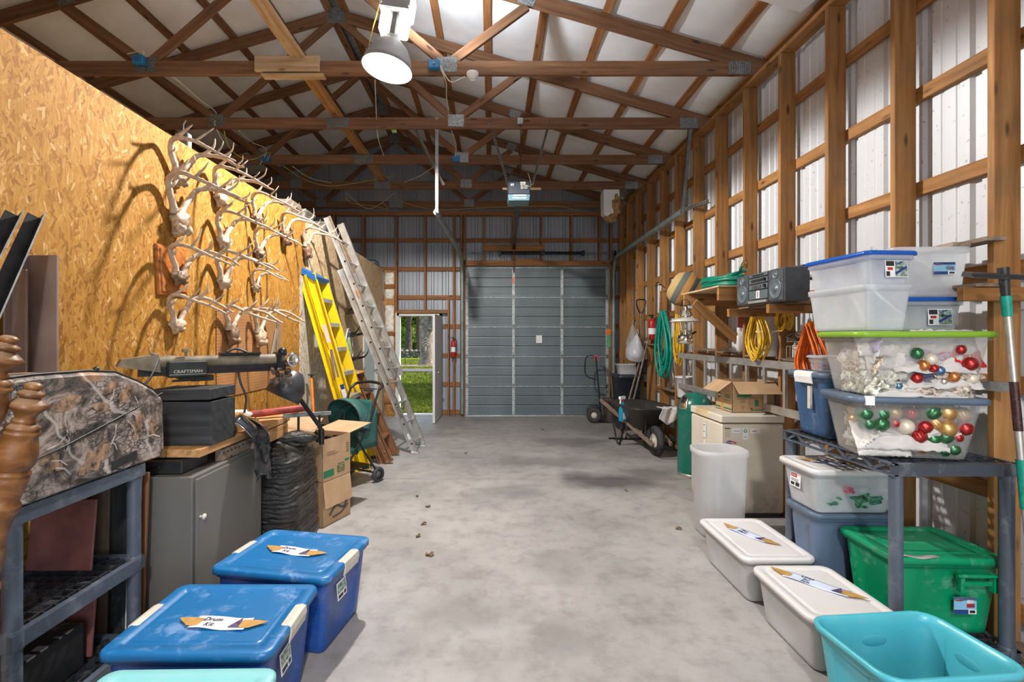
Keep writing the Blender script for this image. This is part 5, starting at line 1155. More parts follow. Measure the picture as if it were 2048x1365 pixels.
board('shelf_board', (2.35, 4.36, 2.09), (2.35, 5.35, 2.09), .52, .016, PLYW, sf2)
# boombox
bmx = thing('boombox', 'dark grey twin-speaker boombox on the wall shelf arms', 'boombox', (2.245, 3.815, 1.889), -PI / 2)   # local: front faces -y, x runs along the wall
GB = simple('boombox_grey', (.075, .085, .10), .45, .1, .15, 20); GB2 = simple('boombox_panel', (.13, .16, .18), .4, .2, .1, 20); SPK = simple('speaker_grille', (.09, .10, .115), .6, .2, .5, 160)
bmx.rotation_euler = (0, 0, -PI / 2)
W_, H_, D_ = .67, .25, .19
for s, nm_ in ((-1, 'speaker'), (1, 'speaker')):
    t = thing(nm_, None, parent=bmx, M=T(s * .235, 0, 0)); MB().cbox((0, .0, H_ / 2), (.20, D_, H_), .006).build('cabinet', GB, t)
    MB().cbox((0, -D_ / 2 - .003, H_ / 2), (.185, .006, H_ - .02), .002).build('grille', SPK, t)
    for z, r in ((.095, .075), (.205, .032)): MB().lathe([(r, 0), (r, .004), (r * .9, .006), (r * .85, .003), (r * .3, .001), (r * .28, .005), (.001, .007)], 24, T(0, -D_ / 2 - .006, z) @ RX(PI / 2)).build('cone', GB2, t)
MB().cbox((0, .0, H_ / 2 - .0), (.27, D_ - .01, H_), .006).build('deck_body', GB, bmx)
for z0, z1 in ((.215, .245), (.165, .21), (.115, .16), (.035, .11)): MB().cbox((0, -D_ / 2 + .0, (z0 + z1) / 2), (.262, .014, z1 - z0 - .004), .002).build('front_panel', GB2, bmx)
m = MB()
for x, z, w, h in ((-.0, .23, .16, .012), (-.01, .188, .17, .02), (-.02, .138, .12, .02)): m.b2((x - w / 2, -D_ / 2 - .010, z - h / 2), (x + w / 2, -D_ / 2 - .006, z + h / 2))
m.build('display', BLACKP, bmx)
for x, z in ((.10, .188), (.10, .138)): MB().lathe([(.014, 0), (.013, .012)], 16, T(x, -D_ / 2 - .006, z) @ RX(PI / 2)).build('knob', BLACKM, bmx)
MB().b2((-.02, -D_ / 2 - .0095, .045), (.025, -D_ / 2 - .006, .105)).build('sticker', PAPER, bmx); MB().b2((-.004, -D_ / 2 - .0105, .052), (.010, -D_ / 2 - .0095, .098)).build('sticker_print', simple('print_umber', (.25, .15, .08), .6), bmx)
m = MB()
for k in range(6): m.b2((-.09 + .022 * k, -D_ / 2 - .012, .124 + 0 * k), (-.076 + .022 * k, -D_ / 2 - .007, .15))
m.build('keys', GALVD, bmx); m = MB(); m.b2((-.13, -D_ / 2 - .016, .008), (.13, -D_ / 2 - .002, .028)); m.build('lower_lip', simple('silver_lip', (.40, .39, .37), .4, .4), bmx)
m = MB(); m.tube(curve_pts([(-.30, .05, .25), (-.30, .05, .262), (.30, .05, .262), (.30, .05, .25)], 3), .007, 6); m.build('carry_handle', GB, bmx)
m = MB(); m.cyl((.24, .06, .25), (.22, .06, .62), .003, seg=6); m.build('antenna', CHROME, bmx)
# hose coil on the shelf
RR = random.Random(3); pts = []
for i in range(9):
    q = .0 + .012 * i
    for k in range(16): a = 2 * PI * k / 16; pts.append(V(((.15 + .01 * math.sin(i * 2)) * math.cos(a), (.30 - .012 * (i % 3)) * math.sin(a), .02 + .017 * i * (.7 + .3 * math.sin(a + i)))))
pts += [V((.10, -.25, .15)), V((.0, -.34, .14)), V((-.02, -.42, .17))]
t = thing('garden_hose', 'dark green hose coiled flat on the wall shelf left of the boombox', 'hose', (2.30, 4.72, 2.10)); m = MB(); m.tube(curve_pts(pts, 3), .015, 7); m.build('coil', GHOSE2, t); m = MB(); m.cyl((-.02, -.42, .17), (-.024, -.46, .195), .019); m.build('coupling', simple('brass', (.62, .45, .18), .3, .9), t)
# woven basket
def wicker():
    m, nt, b = nm('striped_wicker'); tc = nt.nodes.new('ShaderNodeTexCoord'); sp = N(nt, 'SeparateXYZ'); nt.links.new(tc.outputs['Object'], sp.inputs[0])
    mr = N(nt, 'MapRange'); mr.inputs[1].default_value = 0; mr.inputs[2].default_value = .27; nt.links.new(sp.outputs[2], mr.inputs[0])
    col = ramp(nt, mr.outputs[0], [(0, (.52, .36, .15)), (.28, (.13, .15, .13)), (.52, (.55, .27, .07)), (.78, (.14, .15, .13))], 'CONSTANT')
    w = N(nt, 'TexBrick'); w.inputs['Scale'].default_value = 60; w.inputs['Mortar Size'].default_value = .03; mp = N(nt, 'Mapping'); mp.inputs['Scale'].default_value = (1.6, 1, 1)
    nt.links.new(tc.outputs['Generated'], mp.inputs[0]); wv = N(nt, 'TexWave', bands_direction='Z'); wv.inputs['Scale'].default_value = 60; nt.links.new(tc.outputs['Object'], wv.inputs[0])
    ck = N(nt, 'TexNoise'); ck.inputs['Scale'].default_value = 90; nt.links.new(tc.outputs['Object'], ck.inputs[0])
    mm = mixc(nt, .5, wv.outputs['Color'], ck.outputs['Fac']); nt.links.new(mixc(nt, .45, col, ramp(nt, mm, [(.3, (.3, .3, .3)), (.6, (1, 1, 1))]), 'MULTIPLY'), b.inputs['Base Color'])
    b.inputs['Roughness'].default_value = .8; bump(nt, b, wv.outputs['Fac'], .5, .004); return m
t = thing('basket', 'round striped woven basket tipped on its side above the lantern', 'basket', M=T(2.22, 5.36, 2.14) @ RZ(math.radians(-20)) @ RY(math.radians(118)) @ T(0, 0, -.20))
WK = wicker(); m = MB(); m.lathe([(.09, 0), (.14, .02), (.185, .08), (.20, .14), (.19, .20), (.165, .26), (.155, .262), (.18, .19), (.19, .14), (.175, .085), (.13, .03)], 32, cap1=False); m.build('bowl', WK, t)
for s in (-1, 1): m = MB(); m.tube(curve_pts([(s * .16, -.04, .25), (s * .20, -.03, .33), (s * .20, .03, .33), (s * .16, .04, .25)], 5), .009, 7); m.build('basket_handle', BLACKM, t)
# gas lantern
t = thing('gas_lantern', 'nickel pressure lantern with wide shade hanging from the shelf arm', 'lantern', (2.06, 5.04, 1.55))
m = MB(); m.lathe([(.055, 0), (.075, .01), (.08, .05), (.07, .085), (.045, .10), (.03, .12)], 24); m.build('fuel_tank', CHROME, t)
m = MB(); m.lathe([(.03, .12), (.05, .135), (.05, .145)], 20); m.build('burner_gallery', CHROME, t)
MB().lathe([(.042, .145), (.042, .245)], 20, cap0=False, cap1=False).build('glass_globe', clear('lantern_glass', (.85, .85, .8), .25, .05, .02), t)
m = MB(); m.ball((0, 0, .19), .018, 10, 7, sc=(1, 1, 1.6)); m.build('mantle', WHT, t)
MB().lathe([(.155, .235), (.157, .24), (.05, .285), (.05, .28), (.150, .234)], 28, cap0=False, cap1=False).build('shade', simple('enamel_shade', (.50, .48, .42), .4), t)
m = MB(); m.lathe([(.055, .28), (.05, .30), (.058, .305), (.045, .35), (.052, .355), (.03, .385), (.035, .39), (.015, .40)], 22); m.build('hood', CHROME, t)
m = MB(); m.tube(curve_pts([(-.05, 0, .33), (-.045, 0, .44), (0, 0, .47), (.045, 0, .44), (.05, 0, .33)], 5), .003, 5); m.build('bail', BLACKM, t)
for s in (-1, 1): MB().cyl((s * .046, 0, .13), (s * .046, 0, .26), .004, seg=6).build('guard_rod', CHROME, t)
MB().cyl((.075, 0, .105), (.115, 0, .13), .010).build('valve_knob', BLACKM, t)
# aluminium ladder hung along the wall
t = thing('ladder', 'short aluminium ladder section hung sideways along the stud wall', 'ladder', (2.53, 5.0, 0))
for z in (1.375, .975): MB().cbox((0, 0, z), (.028, 2.75, .07), .003).build('rail', ALU, t)
for k in range(9): MB().cbox((0, -1.22 + .305 * k, 1.175), (.03, .032, .36), .004).build('rung', ALU, t)
for y in (3.9, 6.1): board('ladder_hook', (2.50, y, .93), (2.62, y, .93), .03, .02, OLDW, t if False else None, label='wooden peg holding the sideways ladder, %s end' % ('freezer' if y < 5 else 'hose'), cat='peg')
# narrow ledges between the studs and what stands on them
for i, (y0, y1, z) in enumerate(((3.10, 3.68, 1.40), (3.72, 4.29, 1.42), (4.33, 4.89, 1.43), (5.0, 5.50, 1.45), (5.55, 6.10, 1.47), (7.4, 7.95, 1.5), (6.8, 7.35, .84), (6.18, 6.72, .80))):
    board('ledge', (2.685, y0, z), (2.685, y1, z), .16, .02, OLDW, wr)
def jug(label, loc, s=1):
    t = thing('jug', label, 'jug', loc); m = MB(); m.loft([rr(.10 * s, .14 * s, .03 * s, 0), rr(.11 * s, .15 * s, .03 * s, .01), rr(.11 * s, .15 * s, .03 * s, .18 * s), rr(.06 * s, .07 * s, .025 * s, .23 * s), rr(.035 * s, .035 * s, .017 * s, .25 * s)], True, True); m.build('body', WHITEP, t)
    m = MB(); m.tube(curve_pts([(0, .04 * s, .24 * s), (0, .08 * s, .24 * s), (0, .078 * s, .17 * s)], 4), .012 * s, 8); m.build('jug_handle', WHITEP, t); MB().cyl((0, 0, .25 * s), (0, 0, .275 * s), .02 * s).build('cap', WHT, t)
jug('white plastic jug on the ledge left of the yellow cord', (2.65, 5.08, 1.461), .95)
t = thing('bucket', 'white plastic pail on the ledge behind the yellow cord', 'bucket', (2.62, 4.47, 1.441)); m = MB(); m.lathe([(.09, 0), (.105, .22), (.115, .222), (.115, .24), (.10, .238), (.086, .01)], 24); m.build('body', WHITEP, t); m = MB(); m.tube(curve_pts([(-.0, -.115, .23), (-.06, -.06, .15), (-.06, .06, .15), (0, .115, .23)], 5), .004, 5); m.build('bail', GALV, t)
t = thing('bucket', 'white pail on the low ledge left of the sideways ladder', 'bucket', (2.62, 6.42, .811)); m = MB(); m.lathe([(.09, 0), (.12, .26), (.13, .262), (.13, .28), (.115, .278), (.086, .01)], 24); m.build('body', WHITEP, t); m = MB(); m.tube(curve_pts([(0, -.13, .27), (-.05, -.06, .17), (-.05, .06, .17), (0, .13, .27)], 5), .004, 5); m.build('bail', GALV, t)
for i, (y, z) in enumerate(((4.66, 1.67), (4.03, 1.62))):
    t = thing('outlet_box', ['blue plastic outlet box on the stud left of the yellow cord', 'metal outlet box with plugs right of the yellow cord'][i], 'outlet box', (2.645, y, z)); MB().cbox((0, 0, 0), (.05, .085 if i == 0 else .11, .10), .003).build('box', simple('outlet_blue', (.01, .16, .34), .5) if i == 0 else GALV, t)
    MB().cbox((-.028, 0, 0), (.006, .045, .075), .001).build('receptacle', CREAM, t)
    m = MB(); m.b2((-.05, -.012, -.035), (-.03, .012, -.012)); m.build('plug', BLACKP, t)
t = thing('wire_rack', 'wire rack of small bottles and tangled wire on the ledge left of the orange cord', 'wire rack', (2.66, 3.98, 1.431))
m = MB()
for z in (.01, .11): m.tube([(-.06, -.20, z), (.06, -.20, z), (.06, .20, z), (-.06, .20, z)], .004, 5, True)
for k in range(9): y = -.20 + .05 * k; m.cyl((-.06, y, .01), (-.06, y, .11), .003, seg=5); m.cyl((-.06, y, .01), (.06, y, .01), .003, seg=5)
m.build('frame', GALV, t)
for k, mt in enumerate((PAPER, BLU, CREAM, GALVD, PAPER, CREAM)): 
    b = thing('bottle', ['white', 'blue', 'cream', 'grey', 'paper-labelled', 'ivory'][k] + ' small bottle in the wire rack beside the orange cord', 'bottle', (2.655, 3.83 + .062 * k, 1.442)); MB().lathe([(.024, 0), (.026, .01), (.026, .10), (.012, .125), (.012, .14)], 14).build('body', mt, b); MB().cyl((0, 0, .14), (0, 0, .16), .014).build('cap', BLACKP if k % 2 else WHT, b)
RR = random.Random(5); m = MB(); pts = [V((2.62 + RR.uniform(-.03, .06), 3.98 + .20 * math.sin(i * .7 + RR.random()), 1.615 + .035 * math.sin(i * 1.9) + RR.uniform(-.01, .03))) for i in range(46)]
m.tube(curve_pts(pts, 4), .004, 5); m.build('wire_tangle', GALVD, label='tangled grey wire lying on the wire rack', cat='wire')
t = thing('metal_scraps', 'pile of bright metal hardware on the ledge beside the white jug', 'hardware'); m = MB()
RR = random.Random(9)
for k in range(16): p = V((2.66 + RR.uniform(-.05, .04), 5.12 + RR.uniform(-.05, .28), 1.475 + RR.uniform(0, .02))); m.bar(p, p + V((RR.uniform(-.03, .03), RR.uniform(.05, .12), RR.uniform(-.005, .02))), .012, .012)
o = m.build('pieces', CHROME, t, kind='stuff')
# hanging saw blade and notice in the ledge bay
t = thing('spiral_calendar', 'spiral-bound white poster hung between studs behind the brace', 'poster', (2.68, 5.08, 1.48)); MB().b2((0, -.13, 0), (.003, .13, .40)).build('page', PAPER, t)
m = MB(); m.b2((-.001, -.08, .24), (0, .07, .36), mi=0); m.b2((-.001, -.10, .26), (0, -.02, .30), mi=1); m.build('print', [RED, BLU], t); m = MB()
for k in range(22): m.b2((-.005, -.138, .008 + .018 * k), (.003, -.122, .016 + .018 * k))
m.build('binding', BLACKP, t)
# squeegee pole near the camera
t = thing('push_squeegee', 'long squeegee with aluminium pole and teal grips leaning on the near stud', 'squeegee')
P0 = V((2.375, 2.20, 1.905)); P1 = V((2.52, 2.17, .02)); dv = (P1 - P0)
def pp_(s): return P0 + dv * s
MB().cyl(pp_(.09), pp_(.98), .014, .014, 14).build('pole', ALU, t)
MB().cyl(pp_(.05), pp_(.10), .02, .018, 14).build('collar', GHOSE, t); MB().cyl(pp_(.45), pp_(.57), .019, .019, 14).build('grip', GHOSE, t)
m = MB(); m.cyl(pp_(.26), pp_(.38), .0165, .0165, 14); m.build('label_sleeve', simple('sleeve_black', (.06, .02, .02), .4, 0, .6, 60), t); text(t, 'EXTEND', .022, frame(pp_(.26), pp_(.38))[0] @ T(0, -.017, 0) @ RX(PI / 2), CREAM)
m = MB(); m.cyl(pp_(-.02), pp_(.055), .022, .016, 12); m.build('socket', BLACKP, t)
m = MB(); m.b2((-.22, -.018, -.012), (.22, .022, .010)); m.b2((-.22, -.03, -.012), (.22, -.018, -.004)); m.build('blade_holder', BLACKP, t, M=T(*P0) @ RZ(math.radians(12)) @ RX(.3))
t = board('flat_bar', (2.46, 2.54, 1.37), (2.60, 2.38, 1.37), .008, .05, GALVD, label='dull flat steel bar against the near stud behind the lime-lidded bin', cat='bar')
# ================================================================ LEFT SIDE
# ---- bench, cabinet and what is on them
CAB = siding('grey_cabinet', (.12, .115, .105), (.175, .165, .15), .25)
cb_ = thing('storage_cabinet', 'grey metal cabinet under the workbench with one knobbed door', 'cabinet', (-1.875, 2.925, 0))
MB().cbox((0, 0, .435), (.55, .77, .87), .004).build('body', CAB, cb_)
MB().cbox((.28, .0, .45), (.012, .72, .80), .003).build('door', CAB, cb_); m = MB(); m.lathe([(.006, 0), (.006, .012), (.016, .02), (.016, .026), (.004, .032)], 14, T(.286, -.33, .64) @ RY(PI / 2)); m.build('knob', CREAM, cb_)
wbh = thing('workbench', 'wooden workbench top on posts behind the camouflage case', 'workbench', (-1.89, 3.18, 0))
for k in range(3): board('top_plank', (.19 - .19 * k, -.56, .977), (.19 - .19 * k, .62, .977), .187, .045, BENCHW, wbh)
for x in (-.24, .24):
    board('leg', (x, .56, 0), (x, .56, .952), .07, .07, BENCHW, wbh, up=(0, 1, 0))
board('apron', (-.26, .59, .90), (.26, .59, .90), .03, .10, BENCHW, wbh); board('apron', (.27, .17, .90), (.27, .58, .90), .03, .09, BENCHW, wbh)
t = thing('flat_case', 'flat black case lying on the grey cabinet below the bench top', 'case', (-1.90, 2.70, .873)); MB().cbox((0, 0, .038), (.44, .24, .072), .006).build('shell', BLACKP, t); MB().cbox((.05, -.122, .04), (.10, .008, .02), .003).build('carry_handle', BLACKM, t)
t = thing('steel_rail', 'old perforated steel rail on the cabinet edge under the bench', 'rail', (-1.64, 3.08, .873)); m = MB(); m.b2((-.02, -.22, 0), (.02, .22, .07)); 
m.build('rail', OLDW, t); m = MB()
for k in range(10): m.cyl((.020, -.20 + .044 * k, .045), (.0215, -.20 + .044 * k, .045), .006, seg=8)
m.build('holes', BLACKM, t, kind='stuff')
BKB = wood('black_stained_box', (.02, .022, .025), (.035, .038, .042), (.07, .075, .08), knots=False)
t = thing('wooden_box', 'black-stained wooden box with loose lid under the radial saw', 'box', (-1.78, 2.84, 1.0005))
m = MB()
for c, d in (((0, -.125, .125), (.36, .012, .25)), ((0, .125, .125), (.36, .012, .25)), ((-.174, 0, .125), (.012, .24, .25)), ((.174, 0, .125), (.012, .24, .25)), ((0, 0, .008), (.35, .24, .016))): m.cbox(c, d, .002)
m.build('box_walls', BKB, t); m = MB(); m.cbox((0, 0, .29), (.37, .275, .062), .004, RY(-.02)); m.build('lid', BKB, t)
# radial arm saw
A0 = V((-2.10, 2.66, 1.445)); A1 = V((-1.44, 3.30, 1.445)); FA, LA = frame(A0, A1); h = LA / 2
ra = thing('radial_arm_saw', 'dusty radial arm saw with long olive-grey arm above the black box', 'saw', M=FA)
DUST = simple('dusty_enamel', (.22, .18, .12), .6, .1, .3, 10); SAWG = simple('saw_dark_green', (.02, .028, .024), .45, .2, .3, 10); 
m = MB(); m.tube([(-h + .14, 0, .025), (h - .05, 0, .025)], .036, 18); m.build('arm_tube', DUST, ra)
m = MB(); m.b2((-h + .10, -.022, -.045), (h - .05, .022, .0)); m.b2((-h + .10, -.03, -.052), (h - .05, .03, -.036)); m.build('track', BLACKM, ra)
m = MB(); m.loft([[V((-h, -.05, .01)), V((-h, .05, .01)), V((-h + .02, .05, .05)), V((-h + .02, -.05, .05))], [V((-h + .20, -.055, -.03)), V((-h + .20, .055, -.03)), V((-h + .19, .05, .075)), V((-h + .19, -.05, .075))]], True, True, False); m.build('end_cap', DUST, ra)
m = MB(); m.cbox((-.13, -.05, -.015), (.20, .09, .095), .006); m.b2((-.10, -.03, -.095), (.02, .04, -.06)); m.build('carriage', SAWG, ra)
text(ra, 'CRAFTSMAN', .026, T(-.13, -.0962, -.028) @ RX(PI / 2), CREAM)
m = MB(); m.b2((-.225, -.0965, -.046), (-.035, -.0955, -.044)); m.build('name_underline', CREAM, ra)
m = MB(); m.cyl((-.13, -.03, .06), (-.13, -.03, .085), .007); m.cyl((-.13, -.03, .085), (-.13, -.03, .105), .022); m.build('clamp_knob', DUST, ra)
m = MB(); m.b2((-.17, -.05, -.078), (-.02, .03, -.062)); m.bar((-.2, -.04, -.085), (.0, -.04, -.083), .02, .012); m.build('yoke_plate', BLACKM, ra)
m = MB(); m.b2((.06, -.035, .061), (.30, .035, .075)); m.build('rip_plate', BLACKM, ra)
m = MB(); m.cbox((h - .03, 0, .01), (.06, .10, .13), .01); m.ball((h - .02, -.03, .075), .03, 10, 7); m.build('front_casting', BLACKM, ra)
m = MB(); m.lathe([(.045, -.04), (.05, -.035), (.05, .035), (.044, .04), (.03, .038), (.028, .03), (.002, .03)], 24, T(h + .02, -.06, .02) @ RX(PI / 2) @ RY(.3)); m.build('motor_drum', CHROME, ra)
m = MB(); m.tube(curve_pts([(.17, -.0, -.05), (.18, -.01, -.12), (.21, -.02, -.22), (.20, -.02, -.32)], 6), .007, 6); m.tube(curve_pts([(.10, 0, .08), (.16, .02, .10), (.22, 0, .078)], 5), .008, 6); m.build('power_cord', BLACKP, ra)
m = MB(); m.tube(curve_pts([(-.30, -.02, .08), (-.27, -.045, .05), (-.31, -.045, -.06), (-.34, -.03, -.10)], 5), .008, 6); m.build('strap', GALVD, ra)
RR = random.Random(4); m = MB()
for k in range(26): m.ball((h - .03 + RR.uniform(-.07, .06), -.04 + RR.uniform(-.04, .03), -.09 + RR.uniform(-.06, .05)), RR.uniform(.008, .02), 6, 4, nz=.5)
o = m.build('dried_seed_cluster', simple('dried_brown', (.12, .075, .05), .8, 0, .4, 20), M=FA); setp(o, 'cluster of dried brown seed pods hanging from the saw end', 'seed pods', kind='stuff')
t = thing('cap', 'dusty grey cap lying behind the saw arm', 'cap', (-2.02, 2.98, 1.44)); MB().ball((0, 0, .0), .09, 14, 8, sc=(1, 1.1, .75)).build('crown', simple('dusty_felt', (.16, .13, .12), .9), t); MB().cbox((.09, -.02, -.02), (.10, .12, .01), .004).build('brim', simple('dusty_felt2', (.14, .11, .10), .9), t)
# draped black plastic
m = MB()
GB_ = simple('glossy_black_film', (.012, .016, .022), .16, 0, .2, 8, coat=.6)
m.sheet(lambda u, v: V((-1.62 + .11 * math.sin(min(1, v * 3) * PI / 2) + .014 * math.sin(u * 9 + v * 4) + .012 * noise.noise(V((u * 5, v * 7, 1))), 2.96 + .30 * (.5 + (u - .5) * (.95 - .45 * v + .2 * math.sin(v * 2.6))) + .06 * v, 1.10 - .42 * v + .03 * math.sin(u * 5))), 20, 24)
m.build('black_plastic_bag', GB_, label='glossy black plastic draped over the workbench edge', cat='bag', solid=.0015)
t = thing('grinder_rag', 'crumpled white cloth bag on the workbench behind the black box', 'cloth', (-1.88, 3.42, 1.0)); MB().ball((0, 0, .04), .13, 18, 9, sc=(1.1, 1.3, .45), nz=.35).build('bundle', simple('dingy_white_cloth', (.60, .56, .50), .9, 0, .08), t)
for k, (x, y, l, w, hh) in enumerate(((-1.70, 3.20, .26, .09, .06), (-1.74, 3.22, .16, .05, .04))): 
    z = 1.0005 if k == 0 else 1.061
    board('wood_block', (x, y - l / 2, z + hh / 2), (x, y + l / 2, z + hh / 2), w, hh, BENCHW, label=['thick wooden block on the workbench right of the black box', 'thin wooden offcut stacked on the block on the workbench'][k], cat='wood block')
t = thing('red_pipe', 'faded red pipe lying across the far end of the bench', 'pipe'); MB().cyl((-1.90, 3.55, 1.03), (-1.47, 3.78, 1.06), .028, seg=16).build('tube', simple('faded_red', (.36, .045, .03), .5, 0, .3, 14), t)
t = thing('wooden_roller', 'brown wooden dowel lying behind the black box', 'dowel'); MB().cyl((-2.0, 3.02, 1.03), (-1.66, 3.10, 1.03), .028, seg=14).build('dowel', LADW, t)
t = thing('bar_clamp', 'steel bar clamp fixed to the far end of the bench', 'clamp'); board('bar', (-1.62, 3.70, .965 + .04), (-1.30, 3.86, 1.005), .012, .03, GALVD, t)
for p in ((-1.52, 3.75), (-1.38, 3.82)):
    m = MB(); m.cyl((p[0], p[1], .80), (p[0], p[1], .995), .010, seg=8); m.cyl((p[0], p[1], .78), (p[0], p[1], .82), .028, seg=12); m.build('screw', BLACKM, t)
# hooded work lamp on a stand
t = thing('work_lamp', 'black hooded work lamp on a bent arm beside the bench end', 'lamp'); H0 = V((-1.50, 3.52, 1.26))
LF = T(*H0) @ RY(math.radians(205)) @ RX(.25)
MB().lathe([(.035, -.12), (.055, -.115), (.095, -.06), (.125, .0), (.13, .09), (.126, .09), (.118, .0), (.05, -.09)], 26, LF).build('hood', simple('hood_grey', (.05, .05, .055), .4, .2, .2), t)
m = MB(); m.cbox((0, 0, 0), (.05, .05, .04), .004, T(-1.475, 3.56, 1.19)); m.build('joint', GALVD, t)
m = MB(); m.tube([(-1.47, 3.56, 1.21), (-1.34, 3.72, .92), (-1.33, 3.73, .87)], .017, 8); m.build('arm', BLACKM, t); 
m = MB(); m.cyl((-1.33, 3.73, .0 + .78), (-1.33, 3.73, .90), .02); m.build('clamp', BLACKM, t)
# ---- camouflage case on the shelf
def camo():
    m, nt, b = nm('camouflage_print'); c = coord(nt, (1, 1, 1.25))
    n1 = noisef(nt, c, 7, 6, .7, 1.2); base = ramp(nt, n1, [(.38, (.025, .021, .019)), (.46, (.11, .085, .07)), (.52, (.24, .19, .16)), (.60, (.38, .315, .28)), (.68, (.12, .10, .085))])
    vo = N(nt, 'TexVoronoi', feature='DISTANCE_TO_EDGE'); vo.inputs['Scale'].default_value = 1; wv = N(nt, 'VectorMath', operation='ADD'); nn = N(nt, 'TexNoise'); nn.inputs['Scale'].default_value = 6; nt.links.new(c, nn.inputs[0])
    sc_ = N(nt, 'VectorMath', operation='SCALE'); sc_.inputs['Scale'].default_value = .9; nt.links.new(nn.outputs['Color'], sc_.inputs[0]); nt.links.new(coord(nt, (18, 20, 48)), wv.inputs[0]); nt.links.new(sc_.outputs[0], wv.inputs[1]); nt.links.new(wv.outputs[0], vo.inputs[0])
    lo = noisef(nt, c, 2.2, 2); bark = mixc(nt, ramp(nt, vo.outputs['Distance'], [(.02, (1, 1, 1)), (.10, (0, 0, 0))]), base, (.035, .03, .03))
    col = mixc(nt, ramp(nt, lo, [(.45, (.15, .15, .15)), (.55, (1, 1, 1))]), base, bark)
    lf = N(nt, 'TexVoronoi'); lf.inputs['Scale'].default_value = 1; nt.links.new(coord(nt, (4, 4.5, 9), (0.6, 0, 0)), lf.inputs[0]); sp = N(nt, 'SeparateColor'); nt.links.new(lf.outputs['Color'], sp.inputs[0])
    mk = N(nt, 'Math', operation='MULTIPLY'); nt.links.new(ramp(nt, lf.outputs['Distance'], [(.28, (1, 1, 1)), (.36, (0, 0, 0))]), mk.inputs[0]); nt.links.new(ramp(nt, sp.outputs[0], [(.62, (0, 0, 0)), (.64, (.8, .8, .8))]), mk.inputs[1])
    col = mixc(nt, mk.outputs[0], col, ramp(nt, noisef(nt, c, 18, 4), [(.35, (.20, .10, .05)), (.65, (.46, .27, .14))]))
    br = N(nt, 'TexWave', bands_direction='DIAGONAL'); br.inputs['Scale'].default_value = 1.6; br.inputs['Distortion'].default_value = 9; br.inputs['Detail'].default_value = 3; nt.links.new(c, br.inputs[0])
    col = mixc(nt, ramp(nt, br.outputs['Fac'], [(.985, (0, 0, 0)), (.997, (.5, .5, .5))]), col, (.55, .50, .46))
    nt.links.new(col, b.inputs['Base Color']); b.inputs['Roughness'].default_value = .6; return m
CAMO = camo()
cm = thing('camouflage_case', 'large camouflage-print case with rounded top on the slate shelf', 'case', (-1.735, 0, .992))
pf = [(1.50, 0), (1.48, .04), (1.48, .45), (1.55, .47), (1.8, .482), (2.05, .480), (2.2, .465), (2.34, .41), (2.44, .36), (2.50, .315), (2.515, .29), (2.525, .04), (2.50, 0)]
m = MB(); ins = .025; cy, cz = 2.0, .22
def ring(x, k): return [V((x, cy + (y - cy) * k, cz + (z - cz) * k)) for y, z in pf]
m.loft([ring(-.30, .93), ring(-.285, .985), ring(-.02, 1.0), ring(.0, .985), ring(.012, .94)], True, True); m.build('shell', CAMO, cm)
m = MB(); m.tube([(.013, 1.52, .12), (.016, 1.9, .185), (.013, 2.25, .27), (.004, 2.50, .335)], .004, 5); m.tube([V((-.008, y, z + .004)) for y, z in pf[2:10]], .005, 6); m.build('piping', BLACKP, cm)
m = MB(); m.poly([(-.075, -.012), (.075, .006), (.075, .045), (-.075, .028)], .004, T(.013, 2.23, .035) @ RZ(PI / 2) @ RX(PI / 2)); m.build('carry_slot', BLACKP, cm)
leafm = [simple('leaf_print', (.29, .18, .11), .6, 0, .5, 30), simple('twig_print', (.52, .46, .42), .6, 0, .3, 30), simple('shade_print', (.085, .07, .06), .6, 0, .3, 20)]
RR = random.Random(16); m = MB()
FP = T(.0128, 0, 0) @ RZ(PI / 2) @ RX(PI / 2)
def leaf(cx, cy, L, a, wd, oak, mi, lift):
    pts = []
    for k in range(24):
        t = k / 24 * 2; s_ = 1 if t < 1 else -1; q = t if t < 1 else 2 - t
        w_ = wd * math.sin(PI * q) ** .8 * (1 + (.38 * math.sin(q * 19) if oak else 0)); pts.append((cx + L * (q - .5) * math.cos(a) - s_ * -w_ * math.sin(a), cy + L * (q - .5) * math.sin(a) + s_ * -w_ * math.cos(a)))
    m.add([V((x, y, lift)) for x, y in pts], [list(range(24))], False, mi, FP)
for k, (y, z, L, a, w_, oak) in enumerate(((1.93, .36, .14, .3, .028, 0), (2.10, .32, .10, -.2, .022, 0), (2.15, .40, .11, .5, .022, 0), (2.07, .10, .20, .5, .042, 1), (2.32, .20, .15, 1.2, .036, 1), (2.42, .17, .12, 1.6, .03, 1), (1.74, .30, .14, .9, .03, 1), (1.86, .14, .13, 2.4, .03, 1), (2.24, .36, .13, .6, .03, 0), (1.66, .12, .13, .2, .035, 1))): leaf(y, z, L, a, w_, oak, 0, .0004 + k * .00004)
for k in range(15):
    y, z, a = RR.uniform(1.65, 2.45), RR.uniform(.05, .38), RR.uniform(0, 3.1); L = RR.uniform(.06, .13); w_ = RR.uniform(.0015, .004)
    c_ = [V((y + L * (q - .5) * math.cos(a + .5 * q), z + L * (q - .5) * math.sin(a + .5 * q))) for q in (0, .5, 1)]
    for p_, q_ in zip(c_[:-1], c_[1:]): n_ = V((-(q_ - p_).y, (q_ - p_).x)).normalized() * w_; m.add([V((*(p_ + n_), .0009)), V((*(p_ - n_), .0009)), V((*(q_ - n_), .0009)), V((*(q_ + n_), .0009))], [(0, 1, 2, 3)], False, 1, FP)
m.build('leaf_print', leafm, cm, kind='stuff')
